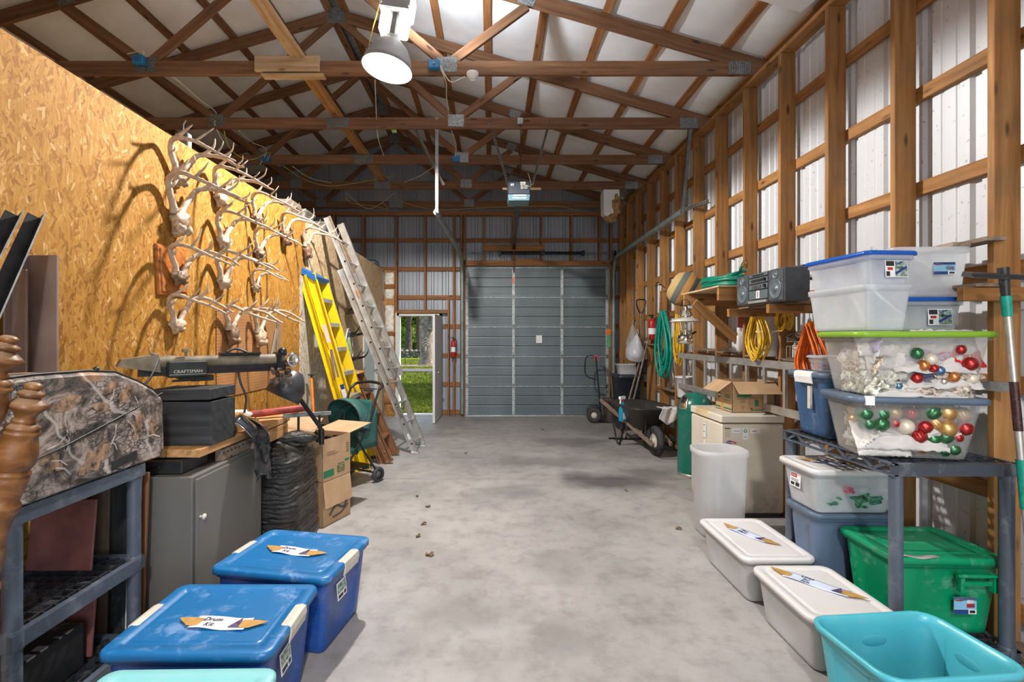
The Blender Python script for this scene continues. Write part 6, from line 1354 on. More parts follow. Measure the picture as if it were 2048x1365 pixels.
text(cm, 'REALTREE  EDGE', .022, T(.016, 2.0, .235) @ RX(.14) @ RZ(PI / 2) @ RX(PI / 2), BLACKP); text(cm, 'EDGE', .034, T(.012, 1.72, .44) @ RZ(PI / 2) @ RX(PI / 2), BLACKP)
m = MB(); m.ball((-.01, 2.10, .487), .012, 8, 5); m.build('zip_pull', BLACKP, cm)
# ---- turned bedposts
prof = [(.0, 0), (.012, -.001), (.020, -.006), (.022, -.012), (.021, -.017), (.015, -.020), (.017, -.023), (.030, -.030), (.033, -.037), (.030, -.041), (.022, -.045), (.024, -.047), (.042, -.060), (.050, -.069), (.049, -.073), (.042, -.080), (.030, -.092), (.024, -.105), (.023, -.108), (.029, -.113), (.030, -.118), (.026, -.122), (.030, -.126), (.041, -.133), (.042, -.138), (.037, -.142), (.044, -.148), (.046, -.153), (.040, -.160), (.046, -.185), (.052, -.215), (.050, -.245), (.042, -.262), (.040, -.265), (.046, -.270), (.047, -.276), (.042, -.280), (.046, -.286), (.045, -.30), (.040, -.33), (.036, -.36), (.043, -.37), (.044, -.376), (.038, -.382), (.042, -.388), (.036, -.40), (.030, -.46), (.038, -.56), (.036, -.58), (.030, -.60), (.043, -.612), (.046, -.625), (.034, -.66), (.030, -.75), (.036, -.82), (.045, -.83), (.045, -1.50), (.0, -1.50)]
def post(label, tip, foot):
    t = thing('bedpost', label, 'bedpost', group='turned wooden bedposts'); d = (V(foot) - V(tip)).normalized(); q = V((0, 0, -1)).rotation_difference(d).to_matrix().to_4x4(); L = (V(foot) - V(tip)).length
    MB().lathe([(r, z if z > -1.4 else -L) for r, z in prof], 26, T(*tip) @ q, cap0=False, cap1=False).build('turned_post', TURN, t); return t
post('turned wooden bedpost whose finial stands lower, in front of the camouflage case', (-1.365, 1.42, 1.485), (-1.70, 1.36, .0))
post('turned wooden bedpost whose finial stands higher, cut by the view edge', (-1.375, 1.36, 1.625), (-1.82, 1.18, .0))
# ---- black bed rails
def rail(label, p0, p1):
    F, L = frame(p0, p1, (.35, .94, 0)); t = thing('angle_rail', label, 'bed rail', M=F, group='black steel angle rails')
    m = MB(); m.box((0, 0, 0), (L, .050, .004)); m.box((0, .0235, -.022), (L, .004, .045)); m.box((0, -.0245, .0), (L, .0015, .006), mi=1); m.build('angle', [simple('rail_black', (.022, .022, .024), .35, .5, .3, 16), GALVD], t)
    m = MB(); m.lathe([(.009, 0), (.009, .001)], 12, T(-L / 2 + .02, -.004, .002)); m.build('bolt_hole', ORG if False else CREAM, t); return t
rail('black steel angle rail leaning on the strand board, right of the two', (-2.05, 2.17, 2.175), (-1.56, .80, .0))
rail('black steel angle rail leaning on the strand board, left of the two', (-2.09, 2.11, 2.17), (-1.66, .74, .0))
MAUVE = simple('brown_enamel_panel', (.26, .185, .155), .5, 0, .12, 7)
for k, (x0, x1, y, zt, mt) in enumerate(((-2.20, -2.06, 2.26, 2.01, MAUVE), (-2.19, -2.12, 2.17, 1.93, MAUVE))):
    t = thing('steel_sheet', ['tall brown enamelled metal panel standing on the slate shelf against the wall', 'narrower brown metal panel leaning before the taller one'][k], 'panel', ((x0 + x1) / 2, y, .992))
    m = MB(); w = (x1 - x0) / 2; m.cbox((0, 0, (zt - .992) / 2), (2 * w, .012, zt - .992), .002); m.cbox((-w + .004, -.02, (zt - .992) / 2), (.008, .04, zt - .992), .002); m.build('sheet', mt, t)
# ---- boards stored between the shelf and the cabinet
for k, (x0, x1, y, zt, mt, lb) in enumerate(((-2.19, -2.08, 2.42, .93, PLYW, 'tan plywood board standing behind the slate shelf'), (-2.07, -1.98, 2.45, .95, OLDW, 'grey weathered board standing behind the slate shelf'), (-1.965, -1.89, 2.47, .90, BKB, 'dark stained board standing behind the slate shelf'), (-1.88, -1.82, 2.46, .93, WHITE, 'white painted strip of wood behind the slate shelf'), (-1.80, -1.77, 2.44, .92, LADW, 'narrow brown lath behind the slate shelf leg'))):
    board('loose_board', ((x0 + x1) / 2 - .005 * k, y, 0), ((x0 + x1) / 2, y + .02, zt), x1 - x0, .016, mt, up=(0, 1, 0), label=lb, cat='board')
PINK = simple('dull_red_board', (.24, .09, .08), .6, 0, .2)
for k, (z, lb) in enumerate(((.54, 'dull red square panel leaning on the middle slate shelf'), (.14, 'dull red square panel leaning on the lowest slate shelf'))):
    o = MB().cbox((0, 0, .16), (.30, .012, .32), .002).build('square_board', PINK, M=T(-2.0, 2.32, z + .05) @ RX(-.1) @ RY(.0), label=lb, cat='panel'); o.matrix_local = T(-2.0, 2.20, z - .0) @ RX(-.10)
t = thing('black_box', 'black box pushed to the back of the lowest slate shelf', 'box', (-1.98, 2.0, .133)); MB().cbox((0, 0, .10), (.28, .30, .20), .006).build('body', BLACKP, t)
# ---- black wrapped bag and cartons
m, nt, b = nm('black_stretch_film'); w = N(nt, 'TexWave', bands_direction='Z'); w.inputs['Scale'].default_value = 9; w.inputs['Distortion'].default_value = 7; w.inputs['Detail'].default_value = 4; nt.links.new(coord(nt), w.inputs[0])
nz_ = noisef(nt, coord(nt, (3, 3, 14)), 5, 6, .7); nt.links.new(ramp(nt, nz_, [(.4, (.012, .012, .013)), (.7, (.06, .055, .05))]), b.inputs['Base Color']); b.inputs['Roughness'].default_value = .28; bump(nt, b, mixc(nt, .5, w.outputs['Color'], nz_), .9, .02); FILM = m
t = thing('wrapped_bag', 'bulky bag in wrinkled black plastic between the cabinet and cartons', 'bag', (-1.70, 3.66, 0)); m = MB(); lo = []
for k in range(27):
    q = k / 26; z = .84 * q; sc_ = (1 - .1 * q) if q < .86 else (1 - .1 * q) * (1 - ((q - .86) / .14) ** 2 * .75)
    base = rr(.60 * sc_, .56 * sc_, .11 * sc_, 0, 10)
    lo.append([V((p.x * (1 + .05 * noise.noise(V((p.x * 9, p.y * 9, z * 16))) + .03 * math.sin(z * 60 + p.x * 9)), p.y * (1 + .05 * noise.noise(V((p.y * 9, p.x * 9, z * 14))) + .02 * math.sin(z * 50 + p.y * 11)), z + .02 * noise.noise(V((p.x * 8, p.y * 8, 3))))) for p in base])
m.loft(lo, True, True); m.build('film', FILM, t); m = MB(); m.ball((.14, .05, .82), .12, 16, 8, sc=(1.3, 1, .55), nz=.5); m.build('gathered_top', FILM, t)
rzc = math.radians(-22); CM = T(-1.545, 4.27, 0) @ RZ(rzc)
c1 = carton('carton', 'lower cardboard carton with a flap folded down over its side, under the printed one', .40, .36, .38, (-1.545, 4.27, 0), rzc, flaps=(0, 0, 1, 0), ang=(0, 0, 3.02, 0), fl=.62)
m = MB(); m.tube(curve_pts([(.203, -.10, .08), (.203, -.02, .14), (.203, .08, .10), (.203, .13, .16)], 5), .010, 6); m.tube(curve_pts([(.203, -.06, .05), (.203, .05, .06), (.203, .14, .11)], 5), .007, 6); m.build('printed_scroll', simple('print_grey', (.10, .085, .075), .7), c1)
c2 = carton('carton', 'upper cardboard carton with green print, open and stuffed with dark oddments', .40, .36, .36, (-1.545, 4.27, .384), rzc, flaps=(1, 0, 0, 1), ang=(1.25, 0, 0, 1.45), fl=.9)
F3 = T(.2008, 0, 0) @ RZ(PI / 2) @ RX(PI / 2)
MB().b2((-.17, .03, 0), (-.04, .09, .001)).build('green_print', GRN, c2, M=F3); MB().b2((.10, .12, 0), (.16, .14, .001)).build('green_print', GRN, c2, M=F3); m = MB(); m.b2((-.0, .04, 0), (.10, .10, .001)); m.b2((.01, .11, 0), (.09, .12, .001)); m.build('print_frame', simple('print_olive', (.12, .14, .05), .7), c2, M=F3)
text(c2, '30%\nPOST', .028, F3 @ T(.05, .07, .0014), CARD)
m = MB()
for k in range(5): m.b2((.12, .20 + .018 * k, 0), (.16, .208 + .018 * k, .001))
m.b2((-.13, .22, 0), (.02, .225, .001)); m.b2((-.13, .24, 0), (-.03, .245, .001)); m.build('fine_print', PRB, c2, M=F3)
RR = random.Random(8); m = MB()
for k in range(14): p = V((RR.uniform(-.15, .15), RR.uniform(-.14, .14), .33)); m.bar(p, p + V((RR.uniform(-.12, .12), RR.uniform(-.12, .12), RR.uniform(-.02, .06))), .02, .02)
m.build('oddments', BLACKM, c2, kind='stuff')
o = MB().sheet(lambda u, v: V((-.28 + .56 * u, -.15 + .30 * v, .03 * math.sin(u * 4) + .012 * v)), 10, 4).build('cardboard_sheet', CARD, M=T(-1.75, 4.03, .885) @ RZ(.1) @ RX(.18), solid=.004, label='loose curled cardboard sheet lying over the black bag and carton', cat='cardboard')
# ---- stroller
sx_ = thing('stroller', 'black folding stroller with teal canopy beside the stepladders', 'stroller', (-1.60, 5.20, 0), math.radians(-30))
# local: child faces -y, width along x
TEAL = simple('teal_fabric', (.03, .12, .105), .75, 0, .2, 8); TEALD = simple('teal_lining', (.012, .10, .085), .8, 0, .2, 8); FRM = simple('stroller_black', (.02, .02, .022), .4, .3, .2)
for s in (-1, 1):
    x = s * .22
    m = MB(); m.tube(curve_pts([(x, .30, 1.04), (x, .12, .66), (x * .95, -.14, .30), (x * .9, -.27, .12)], 5), .013, 8); m.build('front_leg', FRM, sx_)
    m = MB(); m.tube(curve_pts([(x, -.08, .62), (x, .10, .34), (x * 1.05, .26, .11)], 5), .012, 8); m.build('rear_leg', FRM, sx_)
    for (yy, r) in ((-.28, .078), (.27, .085)):
        wh = thing('wheel', None, parent=sx_, M=T(x * 1.06, yy, r)); m = MB(); m.lathe([(r * .6, -.014), (r * .95, -.016), (r, 0), (r * .95, .016), (r * .6, .014)], 20, RY(PI / 2), cap0=False, cap1=False); m.build('tyre', RUBBER, wh)
        m = MB(); m.lathe([(.012, -.022), (.02, -.012), (r * .62, -.008), (r * .62, .008), (.02, .012), (.012, .022)], 14, RY(PI / 2)); m.build('wheel_hub', DARKG, wh)
    m = MB(); m.tube(curve_pts([(x, .05, .60), (x, -.14, .66), (x * .9, -.28, .64)], 4), .013, 8); m.build('tray_arm', FRM, sx_)
m = MB(); m.tube(curve_pts([(-.22, .30, 1.03), (-.19, .37, 1.08), (0, .40, 1.10), (.19, .37, 1.08), (.22, .30, 1.03)], 6), .017, 8); m.build('push_handle', FRM, sx_)
m = MB(); m.tube(curve_pts([(-.20, -.28, .64), (-.12, -.36, .64), (.12, -.36, .64), (.20, -.28, .64)], 5), .018, 8); m.build('bumper_bar', FRM, sx_)
def cf(u, v, r=.27):
    a = math.radians(78 + 125 * v); b = PI * u; return V((-.24 * math.cos(b), .0 - r * 1.0 * math.cos(a) * max(0, math.sin(b)) ** .5, .66 + r * 1.08 * math.sin(a) * max(0, math.sin(b)) ** .5))
m = MB(); m.sheet(lambda u, v: cf(u, v), 20, 14); m.build('canopy', TEAL, sx_, solid=.003)
m = MB()
for v in (0, .45, 1): m.tube([cf(u / 20, v, .264) for u in range(21)], .006, 6)
m.build('canopy_piping', BLACKP, sx_)
m = MB(); m.sheet(lambda u, v: V((-.19 + .38 * u, .22 - .22 * (1 - v) ** 2 - .02 * math.sin(PI * u), .36 + .56 * v)), 10, 12); m.sheet(lambda u, v: V((-.19 + .38 * u, -.24 + .26 * v, .38 - .03 * math.sin(PI * u))), 8, 8); m.build('seat', TEALD, sx_, solid=.01)
m = MB()
for s in (-1, 1): m.sheet(lambda u, v, s=s: V((s * (.215), -.02 + .30 * u, .40 + (.26 + .18 * u) * v)), 6, 6)
m.build('side_panels', TEAL, sx_, solid=.004)
m = MB(); m.cyl((-.22, .26, .10), (.22, .26, .10), .009); m.build('axle', FRM, sx_); m = MB(); m.sheet(lambda u, v: V((-.18 + .36 * u, -.12 + .34 * v, .20 - .05 * math.sin(PI * u) * math.sin(PI * v))), 6, 6); m.build('under_basket', BLACKP, sx_, solid=.006)
m = MB(); m.b2((-.12, .33, 1.02), (.12, .37, 1.03)); m.tube([( .06 * math.cos(a), .36 + .04 * math.sin(a), 1.0) for a in [2 * PI * k / 12 for k in range(12)]], .006, 5, True); m.build('cup_tray', BLACKP, sx_)
# ---- stepladders, folded and leaning
def stepladder(label, foot, topp, w0, w1, nst, rail_mat, step_mat, cap_mat, dep, th, tread, cap, brand=None):
    """foot / topp: middle of the near rail; width runs along +Y"""
    t = thing('stepladder', label, 'ladder'); f = V(foot); p = V(topp); d = (p - f); L = d.length; d.normalize(); n = V((d.z, 0, -d.x)).normalized()
    if n.x < 0: n = -n
    def at(s, y, off=0): return f + d * (L * s) + V((0, (y - .5) * 0, 0)) + n * off
    mid = V((0, w0 / 2, 0))
    for s_ in (0, 1):
        a = f + V((0, w0 * s_, 0)); b = p + V((0, w0 / 2 + (s_ - .5) * w1, 0))
        for off, dd, nmn in ((0, dep, 'front_rail'), (-dep * .5 - .045, .075, 'rear_rail')):
            F, LL = frame(a + n * off, b + n * off, n); m = MB(); m.box((0, 0, 0), (LL, th, dd)); m.box((0, (.018 if s_ == 0 else -.018), dd / 2 - .004), (LL, .03, .006)); m.box((0, (.018 if s_ == 0 else -.018), -dd / 2 + .004), (LL, .03, .006)); m.build(nmn, rail_mat, t, M=F)
        m = MB(); m.box((0, 0, 0), (.04, .045, dep + .02)); m.build('foot_pad', BLACKP if step_mat is not rail_mat else rail_mat, t, M=frame(a, a + (b - a) * .03, n)[0])
    for k in range(nst):
        s = (k + 1) / (nst + 1); a = f + (p - f) * s; w = w0 + (w1 - w0) * s; yc_ = (w0 / 2) * 1.0
        c = V((a.x, f.y + (p.y - f.y) * s + w0 / 2, a.z)); m = MB(); m.box((0, 0, 0), (dep * .95 if not tread else dep, w - .02, .022))
        m.box((dep * .45, 0, -.02), (.004, w - .02, .035)) if not tread else None
        m.build('step', step_mat, t, M=T(*c))
        if not tread: 
            q = c + n * (-dep * .5 - .038); MB().box((0, 0, 0), (.02, w - .02, .03), T(*q)).build('spreader_bar', rail_mat, t)
    c = V((p.x, p.y + w0 / 2, p.z)) + n * (-.03); MB().cbox((0, 0, 0), (cap[0], w1 + .05, cap[1]), .006).build('top_cap', cap_mat, t, M=T(*c) @ RY(cap[2]))
    return t, f, p, n, d, L
yl, f, p, n, d, L = stepladder('yellow fibreglass stepladder with blue top cap leaning on the strand board', (-1.50, 5.74, .02), (-2.12, 5.52, 2.37), .50, .36, 7, YEL, ALU, simple('blue_cap', (.01, .10, .32), .4), .11, .006, False, (.24, .07, .5))
F, LL = frame(f + V((0, -.004, 0)), p + V((0, -.004, 0)), n)
def rl(s): return F @ T(-LL / 2 + LL * s, .0005, 0) @ RX(-PI / 2)
for s, w, h_, mt in ((.70, .22, .05, simple('pale_label', (.72, .58, .46), .6)), (.40, .16, .05, PAPER), (.43, .06, .045, BLU)): MB().b2((-w / 2, -h_ / 2, 0), (w / 2, h_ / 2, .001 + (.0004 if mt is BLU else 0))).build('warning_label', mt, yl, M=rl(s))
m = MB(); m.poly([(.13 * math.cos(a), .030 * math.sin(a)) for a in [2 * PI * k / 24 for k in range(24)]], .0012); m.build('oval_emblem', BLU, yl, M=rl(.26)); m = MB(); m.poly([(.10 * math.cos(a), .022 * math.sin(a)) for a in [2 * PI * k / 24 for k in range(24)]], .0016); m.build('oval_emblem', WHT, yl, M=rl(.26)); text(yl, 'WERNER', .038, rl(.26) @ T(0, 0, .002) @ RZ(PI), BLU)
for q in (-.02, .02):
    F4, L4 = frame(f + d * L * .48 + n * (q - .03) + V((0, -.012, 0)), f + d * L * .62 + n * (q * .3) + V((0, -.012, 0)), n); MB().box((0, 0, 0), (L4, .004, .02)).build('spreader', GALV, yl, M=F4)
bl, f, p, n, d, L = stepladder('brown wooden stepladder leaning in front of the yellow one', (-1.30, 6.08, .02), (-1.80, 6.10, 1.17), .42, .30, 3, LADW, LADW, BENCHW, .085, .02, True, (.24, .025, .05))
for s in (.12, .45, .8): 
    for s_ in (0, 1): q = f + d * L * s + V((0, .42 * s_ - .012 + .024 * s_, 0)); MB().cyl(q, q + V((0, .004 * (1 if s_ else -1), 0)), .010, seg=8).build('rivet', GALV, bl)
# extension ladder
el = thing('extension_ladder', 'long aluminium extension ladder leaning on top of the strand board wall', 'ladder')
b0, b1_ = V((-1.06, 6.62, .03)), V((-2.16, 6.02, 3.12)); wv_ = V((.05, .40, 0)); d = (b1_ - b0).normalized(); L = (b1_ - b0).length; n = d.cross(wv_.normalized()).normalized()
if n.x < 0: n = -n
def sect(s0, s1, off, inset, nm_):
    sc = thing(nm_, None, parent=el)
    for k, s_ in enumerate((inset, 1 - inset)):
        a = b0 + d * L * s0 + wv_ * s_ + n * off; b = b0 + d * L * s1 + wv_ * s_ + n * off; F, LL = frame(a, b, n); m = MB(); m.box((0, 0, 0), (LL, .005, .092)); sg = 1 if k == 0 else -1
        m.box((0, sg * .012, .043), (LL, .026, .006)); m.box((0, sg * .012, -.043), (LL, .026, .006)); m.build('rail', ALU, sc, M=F)
        m = MB(); nn_ = int(L * (s1 - s0) / .305)
        for q in range(nn_): m.cyl((-LL / 2 + .12 + .305 * q, -.008, 0), (-LL / 2 + .12 + .305 * q, .008, 0), .013, seg=10)
        m.build('rung_plug', BLACKM, sc, M=F, kind='stuff')
    for q in range(int(L * (s1 - s0) / .305)):
        c = b0 + d * (L * s0 + .12 + .305 * q) + n * off; MB().cyl(c + wv_ * inset, c + wv_ * (1 - inset), .016, seg=10).build('rung', ALU, sc)
sect(0, .80, 0, 0, 'base_section'); sect(.33, 1.0, .085, .04, 'fly_section')
for s_ in (0, 1): c = b0 + wv_ * s_; MB().cbox((0, 0, 0), (.11, .06, .025), .003).build('ladder_shoe', ALU, el, M=T(c.x, c.y, .014)); MB().box((0, 0, 0), (.05, .04, .06)).build('shoe_bracket', GALV, el, M=T(c.x, c.y, .05))
F, LL = frame(b0 + d * .35 + V((0, -.006, 0)), b0 + d * .85 + V((0, -.006, 0)), n); MB().box((0, 0, 0), (.42, .001, .055)).build('name_strip', ALU, el, M=F); text(el, 'KELLER', .055, F @ T(0, .001, 0) @ RX(-PI / 2) @ RZ(PI), BLACKP)
F, LL = frame(b0 + d * .18 + V((0, -.006, 0)), b0 + d * .28 + V((0, -.006, 0)), n); MB().box((0, 0, 0), (.09, .001, .035)).build('safety_label', PAPER, el, M=F)
F, LL = frame(b0 + d * 2.25 + n * .09, b0 + d * 2.37 + n * .09, n); MB().box((0, -.0, 0), (.10, .03, .002)).build('warning_label', ORG, el, M=F)
# ---- antlers on the wall
def antlers(label, Y, z, s=1.0, seed=0, skull=1, mats=(ANT, SKULL), up=0, tilt=0, npt=4, spread=1, X=WL):
    RR = random.Random(seed); t = thing('antler_mount', label, 'antlers', M=T(X, Y, z) @ RX(tilt), group='deer antlers mounted on the strand board wall')
    m = MB()
    if skull == 2: m.ball((.05 * s, 0, -.04 * s), .075 * s, 20, 12, sc=(.75, .85, 1.15), nz=.5, fq=3); m.ball((.07 * s, -.03 * s, -.085 * s), .035 * s, 12, 8, nz=.4); m.ball((.07 * s, .03 * s, -.085 * s), .035 * s, 12, 8, nz=.4)
    else: m.ball((.04 * s, 0, -.01), .055 * s, 20, 12, sc=(.75, 1.0, .95), nz=.7, fq=4); m.ball((.05 * s, .01, -.03), .04 * s, 14, 8, sc=(.8, 1, .6), nz=.7, fq=5)
    m.build('skull_plate', mats[1], t)
    for sd in (-1, 1):
        j = lambda a: RR.uniform(-a, a)
        P = [(.03, .030, .01), (.04, .055, .07), (.045, .10, .135), (.075, .15 * spread, .19 + up * .3), (.15, .175 * spread, .205 + up * .7), (.25, .165 * spread, .175 + up), (.35, .125 * spread, .13 + up), (.44, .06 * spread, .085 + up)]
        P = [V((x * s, sd * y * s + j(.006), zz * s + j(.008))) for x, y, zz in P]; cp = curve_pts(P, 5); nn = len(cp)
        rs = [s * (.021 * (1 - .72 * (i / nn) ** 1.3) + (.006 if i < 3 else 0) + .0015 * math.sin(i * 2.3)) for i in range(nn)]
        m = MB(); m.tube(cp, rs, 8)
        br = [(.28, .06), (.48, .13), (.68, .15), (.85, .09)][:npt]
        for q, (u, ln) in enumerate(br):
            i = int(u * nn); b = cp[i]; ln *= s * RR.uniform(.8, 1.15)
            dr = V((.62 + j(.25), -sd * .10 + j(.2), .74 + j(.2))) if q else V((.55, -sd * .3, .75)); e = b + dr.normalized() * ln; md = b + (e - b) * .5 + V((.15 * ln, sd * .10 * ln, 0))
            c2_ = curve_pts([b, md, e], 5); m.tube(c2_, [rs[i] * (.85 * (1 - .85 * (k / (len(c2_) - 1)))) + .0008 for k in range(len(c2_))], 7)
        m.build('antler', mats[0], t)
        m = MB(); b = cp[2]; m.lathe([(.018 * s, -.006), (.026 * s, 0), (.018 * s, .006)], 12, T(*b)); m.build('burr', mats[1], t)
    return t
AL = [(3.33, 2.74, 1.05, 1, 1, 'topmost pair of pale antlers at the near end, tips above the wall edge', (ANT, SKULL), 0.0), (3.31, 2.47, 1.15, 2, 2, 'large pale antlers on a full skull below the topmost near pair', (ANT, SKULL), 0), (3.84, 2.74, 1.0, 3, 1, 'second pair of antlers along the top row, on a whitish skull plate', (ANT, SKULL), 0), (3.88, 2.41, 1.0, 4, 1, 'antlers on a whitish plate, second along the middle row', (ANT, SKULL), 0), (4.43, 2.73, .95, 5, 1, 'third pair of antlers along the top row, on a dark plate', (ANT, ANTD), 0), (4.48, 2.42, .95, 6, 1, 'antlers on a dark plate, last along the middle row', (ANT, ANTD), 0), (5.04, 2.71, .95, 7, 2, 'dark-skulled antlers near the top edge, fourth along the top row', (ANT, ANTD), 0), (5.62, 2.68, 1.0, 8, 2, 'antlers nearest the extension ladder on a dark skull', (ANT, ANTD), 0), (3.88, 2.08, 1.05, 9, 1, 'broad antlers on a pale plate between the plaque and the small rack', (ANT, SKULL), 0), (4.43, 2.09, .72, 10, 1, 'small antlers low on the wall, right of the broad pair', (ANT, SKULL), 0), (3.31, 1.71, .92, 11, 1, 'heavy low antlers on a pale plate below the wooden plaque', (ANT, SKULL), 0)]
for (Y, z, s, sd, sk, lb, mt, up) in AL: antlers(lb, Y, z, s, sd, sk, mt, up, spread=.9, npt=4 if s > .8 else 3)
pq = thing('wooden_plaque', 'varnished wooden plaque on the wall behind a pair of antlers', 'plaque', M=T(WL + .002, 3.29, 2.08) @ RX(math.radians(4)))
PLQ = wood('varnished_plaque', (.20, .06, .015), (.38, .13, .03), (.50, .20, .05), rough=.3, knots=False)
m = MB(); m.loft([[V((x, y * k, z * k)) for y, z in ((-.15, -.17), (.15, -.17), (.15, .17), (-.15, .17))] for x, k in ((0, 1), (.012, 1), (.018, .96), (.02, .86), (.028, .84))][::1], True, True, False); m.build('board', PLQ, pq); antlers('brown-based antlers on the varnished wooden plaque', 3.29, 2.04, .95, 21, 1, (ANT, ANTD), 0, X=WL + .03)
# pegboard with a skull mount and smaller rack
def pegm():
    m, nt, b = nm('pegboard'); tc = coord(nt, (1, 38, 38)); fr = N(nt, 'VectorMath', operation='FRACTION'); nt.links.new(tc, fr.inputs[0]); sb = N(nt, 'VectorMath', operation='SUBTRACT'); sb.inputs[1].default_value = (0, .5, .5); nt.links.new(fr.outputs[0], sb.inputs[0])
    ml = N(nt, 'VectorMath', operation='MULTIPLY'); ml.inputs[1].default_value = (0, 1, 1); nt.links.new(sb.outputs[0], ml.inputs[0]); ln = N(nt, 'VectorMath', operation='LENGTH'); nt.links.new(ml.outputs[0], ln.inputs[0])
    nt.links.new(mixc(nt, ramp(nt, ln.outputs['Value'], [(.12, (1, 1, 1)), (.16, (0, 0, 0))]), ramp(nt, noisef(nt, coord(nt), 3, 4), [(.3, (.27, .12, .04)), (.7, (.40, .20, .08))]), (.04, .02, .01)), b.inputs['Base Color']); b.inputs['Roughness'].default_value = .5; return m
MB().b2((WL + .001, 3.83, 1.12), (WL + .008, 5.06, 1.835)).build('pegboard', pegm(), label='brown perforated pegboard fixed to the strand board above the bench', cat='pegboard')
antlers('long low antlers on a hairy dark skull at the near side of the pegboard', 3.98, 1.68, 1.0, 31, 2, (ANT, ANTD), -.03, npt=3, X=WL + .01); antlers('tangled antlers on a ridged pale skull in the middle of the pegboard', 4.46, 1.66, 1.0, 32, 2, (ANT, SKULL), .02, npt=4, X=WL + .01)
t = thing('carpenter_square', 'pair of steel square and level hanging at the far edge of the pegboard', 'square'); 
board('blade', (WL + .015, 4.92, 1.80), (WL + .015, 4.90, 1.20), .05, .004, GALV, t, up=(1, 0, 0)); board('blade', (WL + .02, 4.88, 1.70), (WL + .02, 4.72, 1.32), .045, .006, ALU, t, up=(1, 0, 0))
t = thing('marking_pole', 'slim orange pole with black tip standing against the weathered board', 'pole'); m = MB(); m.cyl((-1.95, 5.35, .0), (-2.13, 5.63, 1.14), .016, seg=12); m.build('shaft', ORG, t); m = MB(); m.cyl((-2.13, 5.63, 1.14), (-2.133, 5.635, 1.17), .012, seg=8); m.b2((-2.16, 5.60, 1.168), (-2.10, 5.67, 1.18)); m.build('tip', BLACKP, t)
# horn mounts, oval leaded mirror
HORN = simple('dark_horn', (.035, .028, .025), .3, 0, .4, 20, coat=.3)
def horns(label, Y, z, s, base=ANTD):
    t = thing('horn_mount', label, 'horns', M=T(WL, Y, z), group='dark cattle horns on the far wall'); m = MB(); m.ball((.05, 0, 0), .06 * s, 16, 9, sc=(.9, 1.5, .8), nz=.2); m.build('centre_wrap', base, t)
    for sd in (-1, 1):
        P = curve_pts([(.05, sd * .05 * s, 0), (.10 * s, sd * .20 * s, .0), (.22 * s, sd * .30 * s, .05 * s), (.30 * s, sd * .28 * s, .20 * s)], 6); m = MB(); m.tube(P, [.034 * s * (1 - .93 * (i / (len(P) - 1)) ** 1.4) for i in range(len(P))], 12); m.build('horn', HORN, t)
horns('biggest dark curved horns, highest beside the extension ladder', 7.25, 2.02, 1.1); horns('dark horns across the top of the oval mirror', 7.45, 1.66, .8); horns('dark horns at the foot of the oval mirror', 7.5, 1.28, .8); horns('small dark horns lowest beside the office door', 7.55, 1.02, .6)
t = thing('oval_mirror', 'tall oval leaded mirror hanging among the horns', 'mirror', M=T(WL + .012, 7.36, 1.42) @ RZ(PI / 2) @ RX(PI / 2)); el_ = [(.19 * math.cos(a), .34 * math.sin(a)) for a in [2 * PI * k / 32 for k in range(32)]]
m = MB(); m.poly(el_, .008); m.build('glass', simple('pale_mirror', (.62, .72, .72), .12, .5, .1, 6), t); m = MB(); m.tube([(x, y, .008) for x, y in el_], .012, 6, True); m.build('rim', WHITE, t)
m = MB()
for a, b in (((-.19, 0), (0, .34)), ((0, .34), (.19, 0)), ((.19, 0), (0, -.34)), ((0, -.34), (-.19, 0)), ((-.19, 0), (.19, 0))): m.bar((*a, .011), (*b, .011), .008, .005)
m.build('leading', BLACKM, t)
# stuff on the loft
t = thing('wooden_crate', 'dark wooden slatted crate at the loft edge above the antlers', 'crate', (-2.55, 5.72, 3.0135))
for k in range(3):
    for s in (-1, 1): board('slat', (-.2, s * .15, .05 + .075 * k), (.2, s * .15, .05 + .075 * k), .012, .06, OLDW, t); board('slat', (s * .2, -.15, .05 + .075 * k), (s * .2, .15, .05 + .075 * k), .012, .06, OLDW, t)
for s in (-1, 1): 
    for q in (-1, 1): board('corner_post', (s * .185, q * .135, 0), (s * .185, q * .135, .24), .03, .03, OLDW, t, up=(0, 1, 0))
GT_ = clear('dusty_tub_plastic', (.34, .31, .27), .85, .4, .05)
for k, (x, y, w, d_, h_) in enumerate(((-2.62, 6.22, .55, .40, .24), (-2.60, 6.85, .60, .55, .22))):
    tote('storage_tub', ['dusty grey open tub on the loft edge beside the crate', 'wide dusty grey tub on the loft edge behind the ladder top'][k], 'tub', w, d_, h_, GT_, None, (x, y, 3.0135), .1 * k, r=.06, taper=.05, ins=.004)
t = thing('folded_tarp', 'folded blue and white tarp on the far end of the partition top', 'tarp', (-2.36, 9.3, 3.02)); 
for k in range(3): MB().cbox((0, 0, .02 + .032 * k), (.30 - .02 * k, .36, .03), .012).build('fold', [simple('tarp_blue', (.06, .11, .18), .5), GALV, simple('tarp_navy', (.03, .06, .12), .5)][k], t)
t = thing('pulley', 'small dusty steel pulley hanging at the loft edge above the near antlers', 'pulley', (-2.28, 3.52, 3.10)); MB().cbox((0, 0, -.03), (.10, .05, .12), .006).build('cheek', GALVD, t); m = MB(); m.tube([(0, 0, .02), (0, 0, .10), (.02, 0, .13)], .005, 6); m.build('hook', GALVD, t)
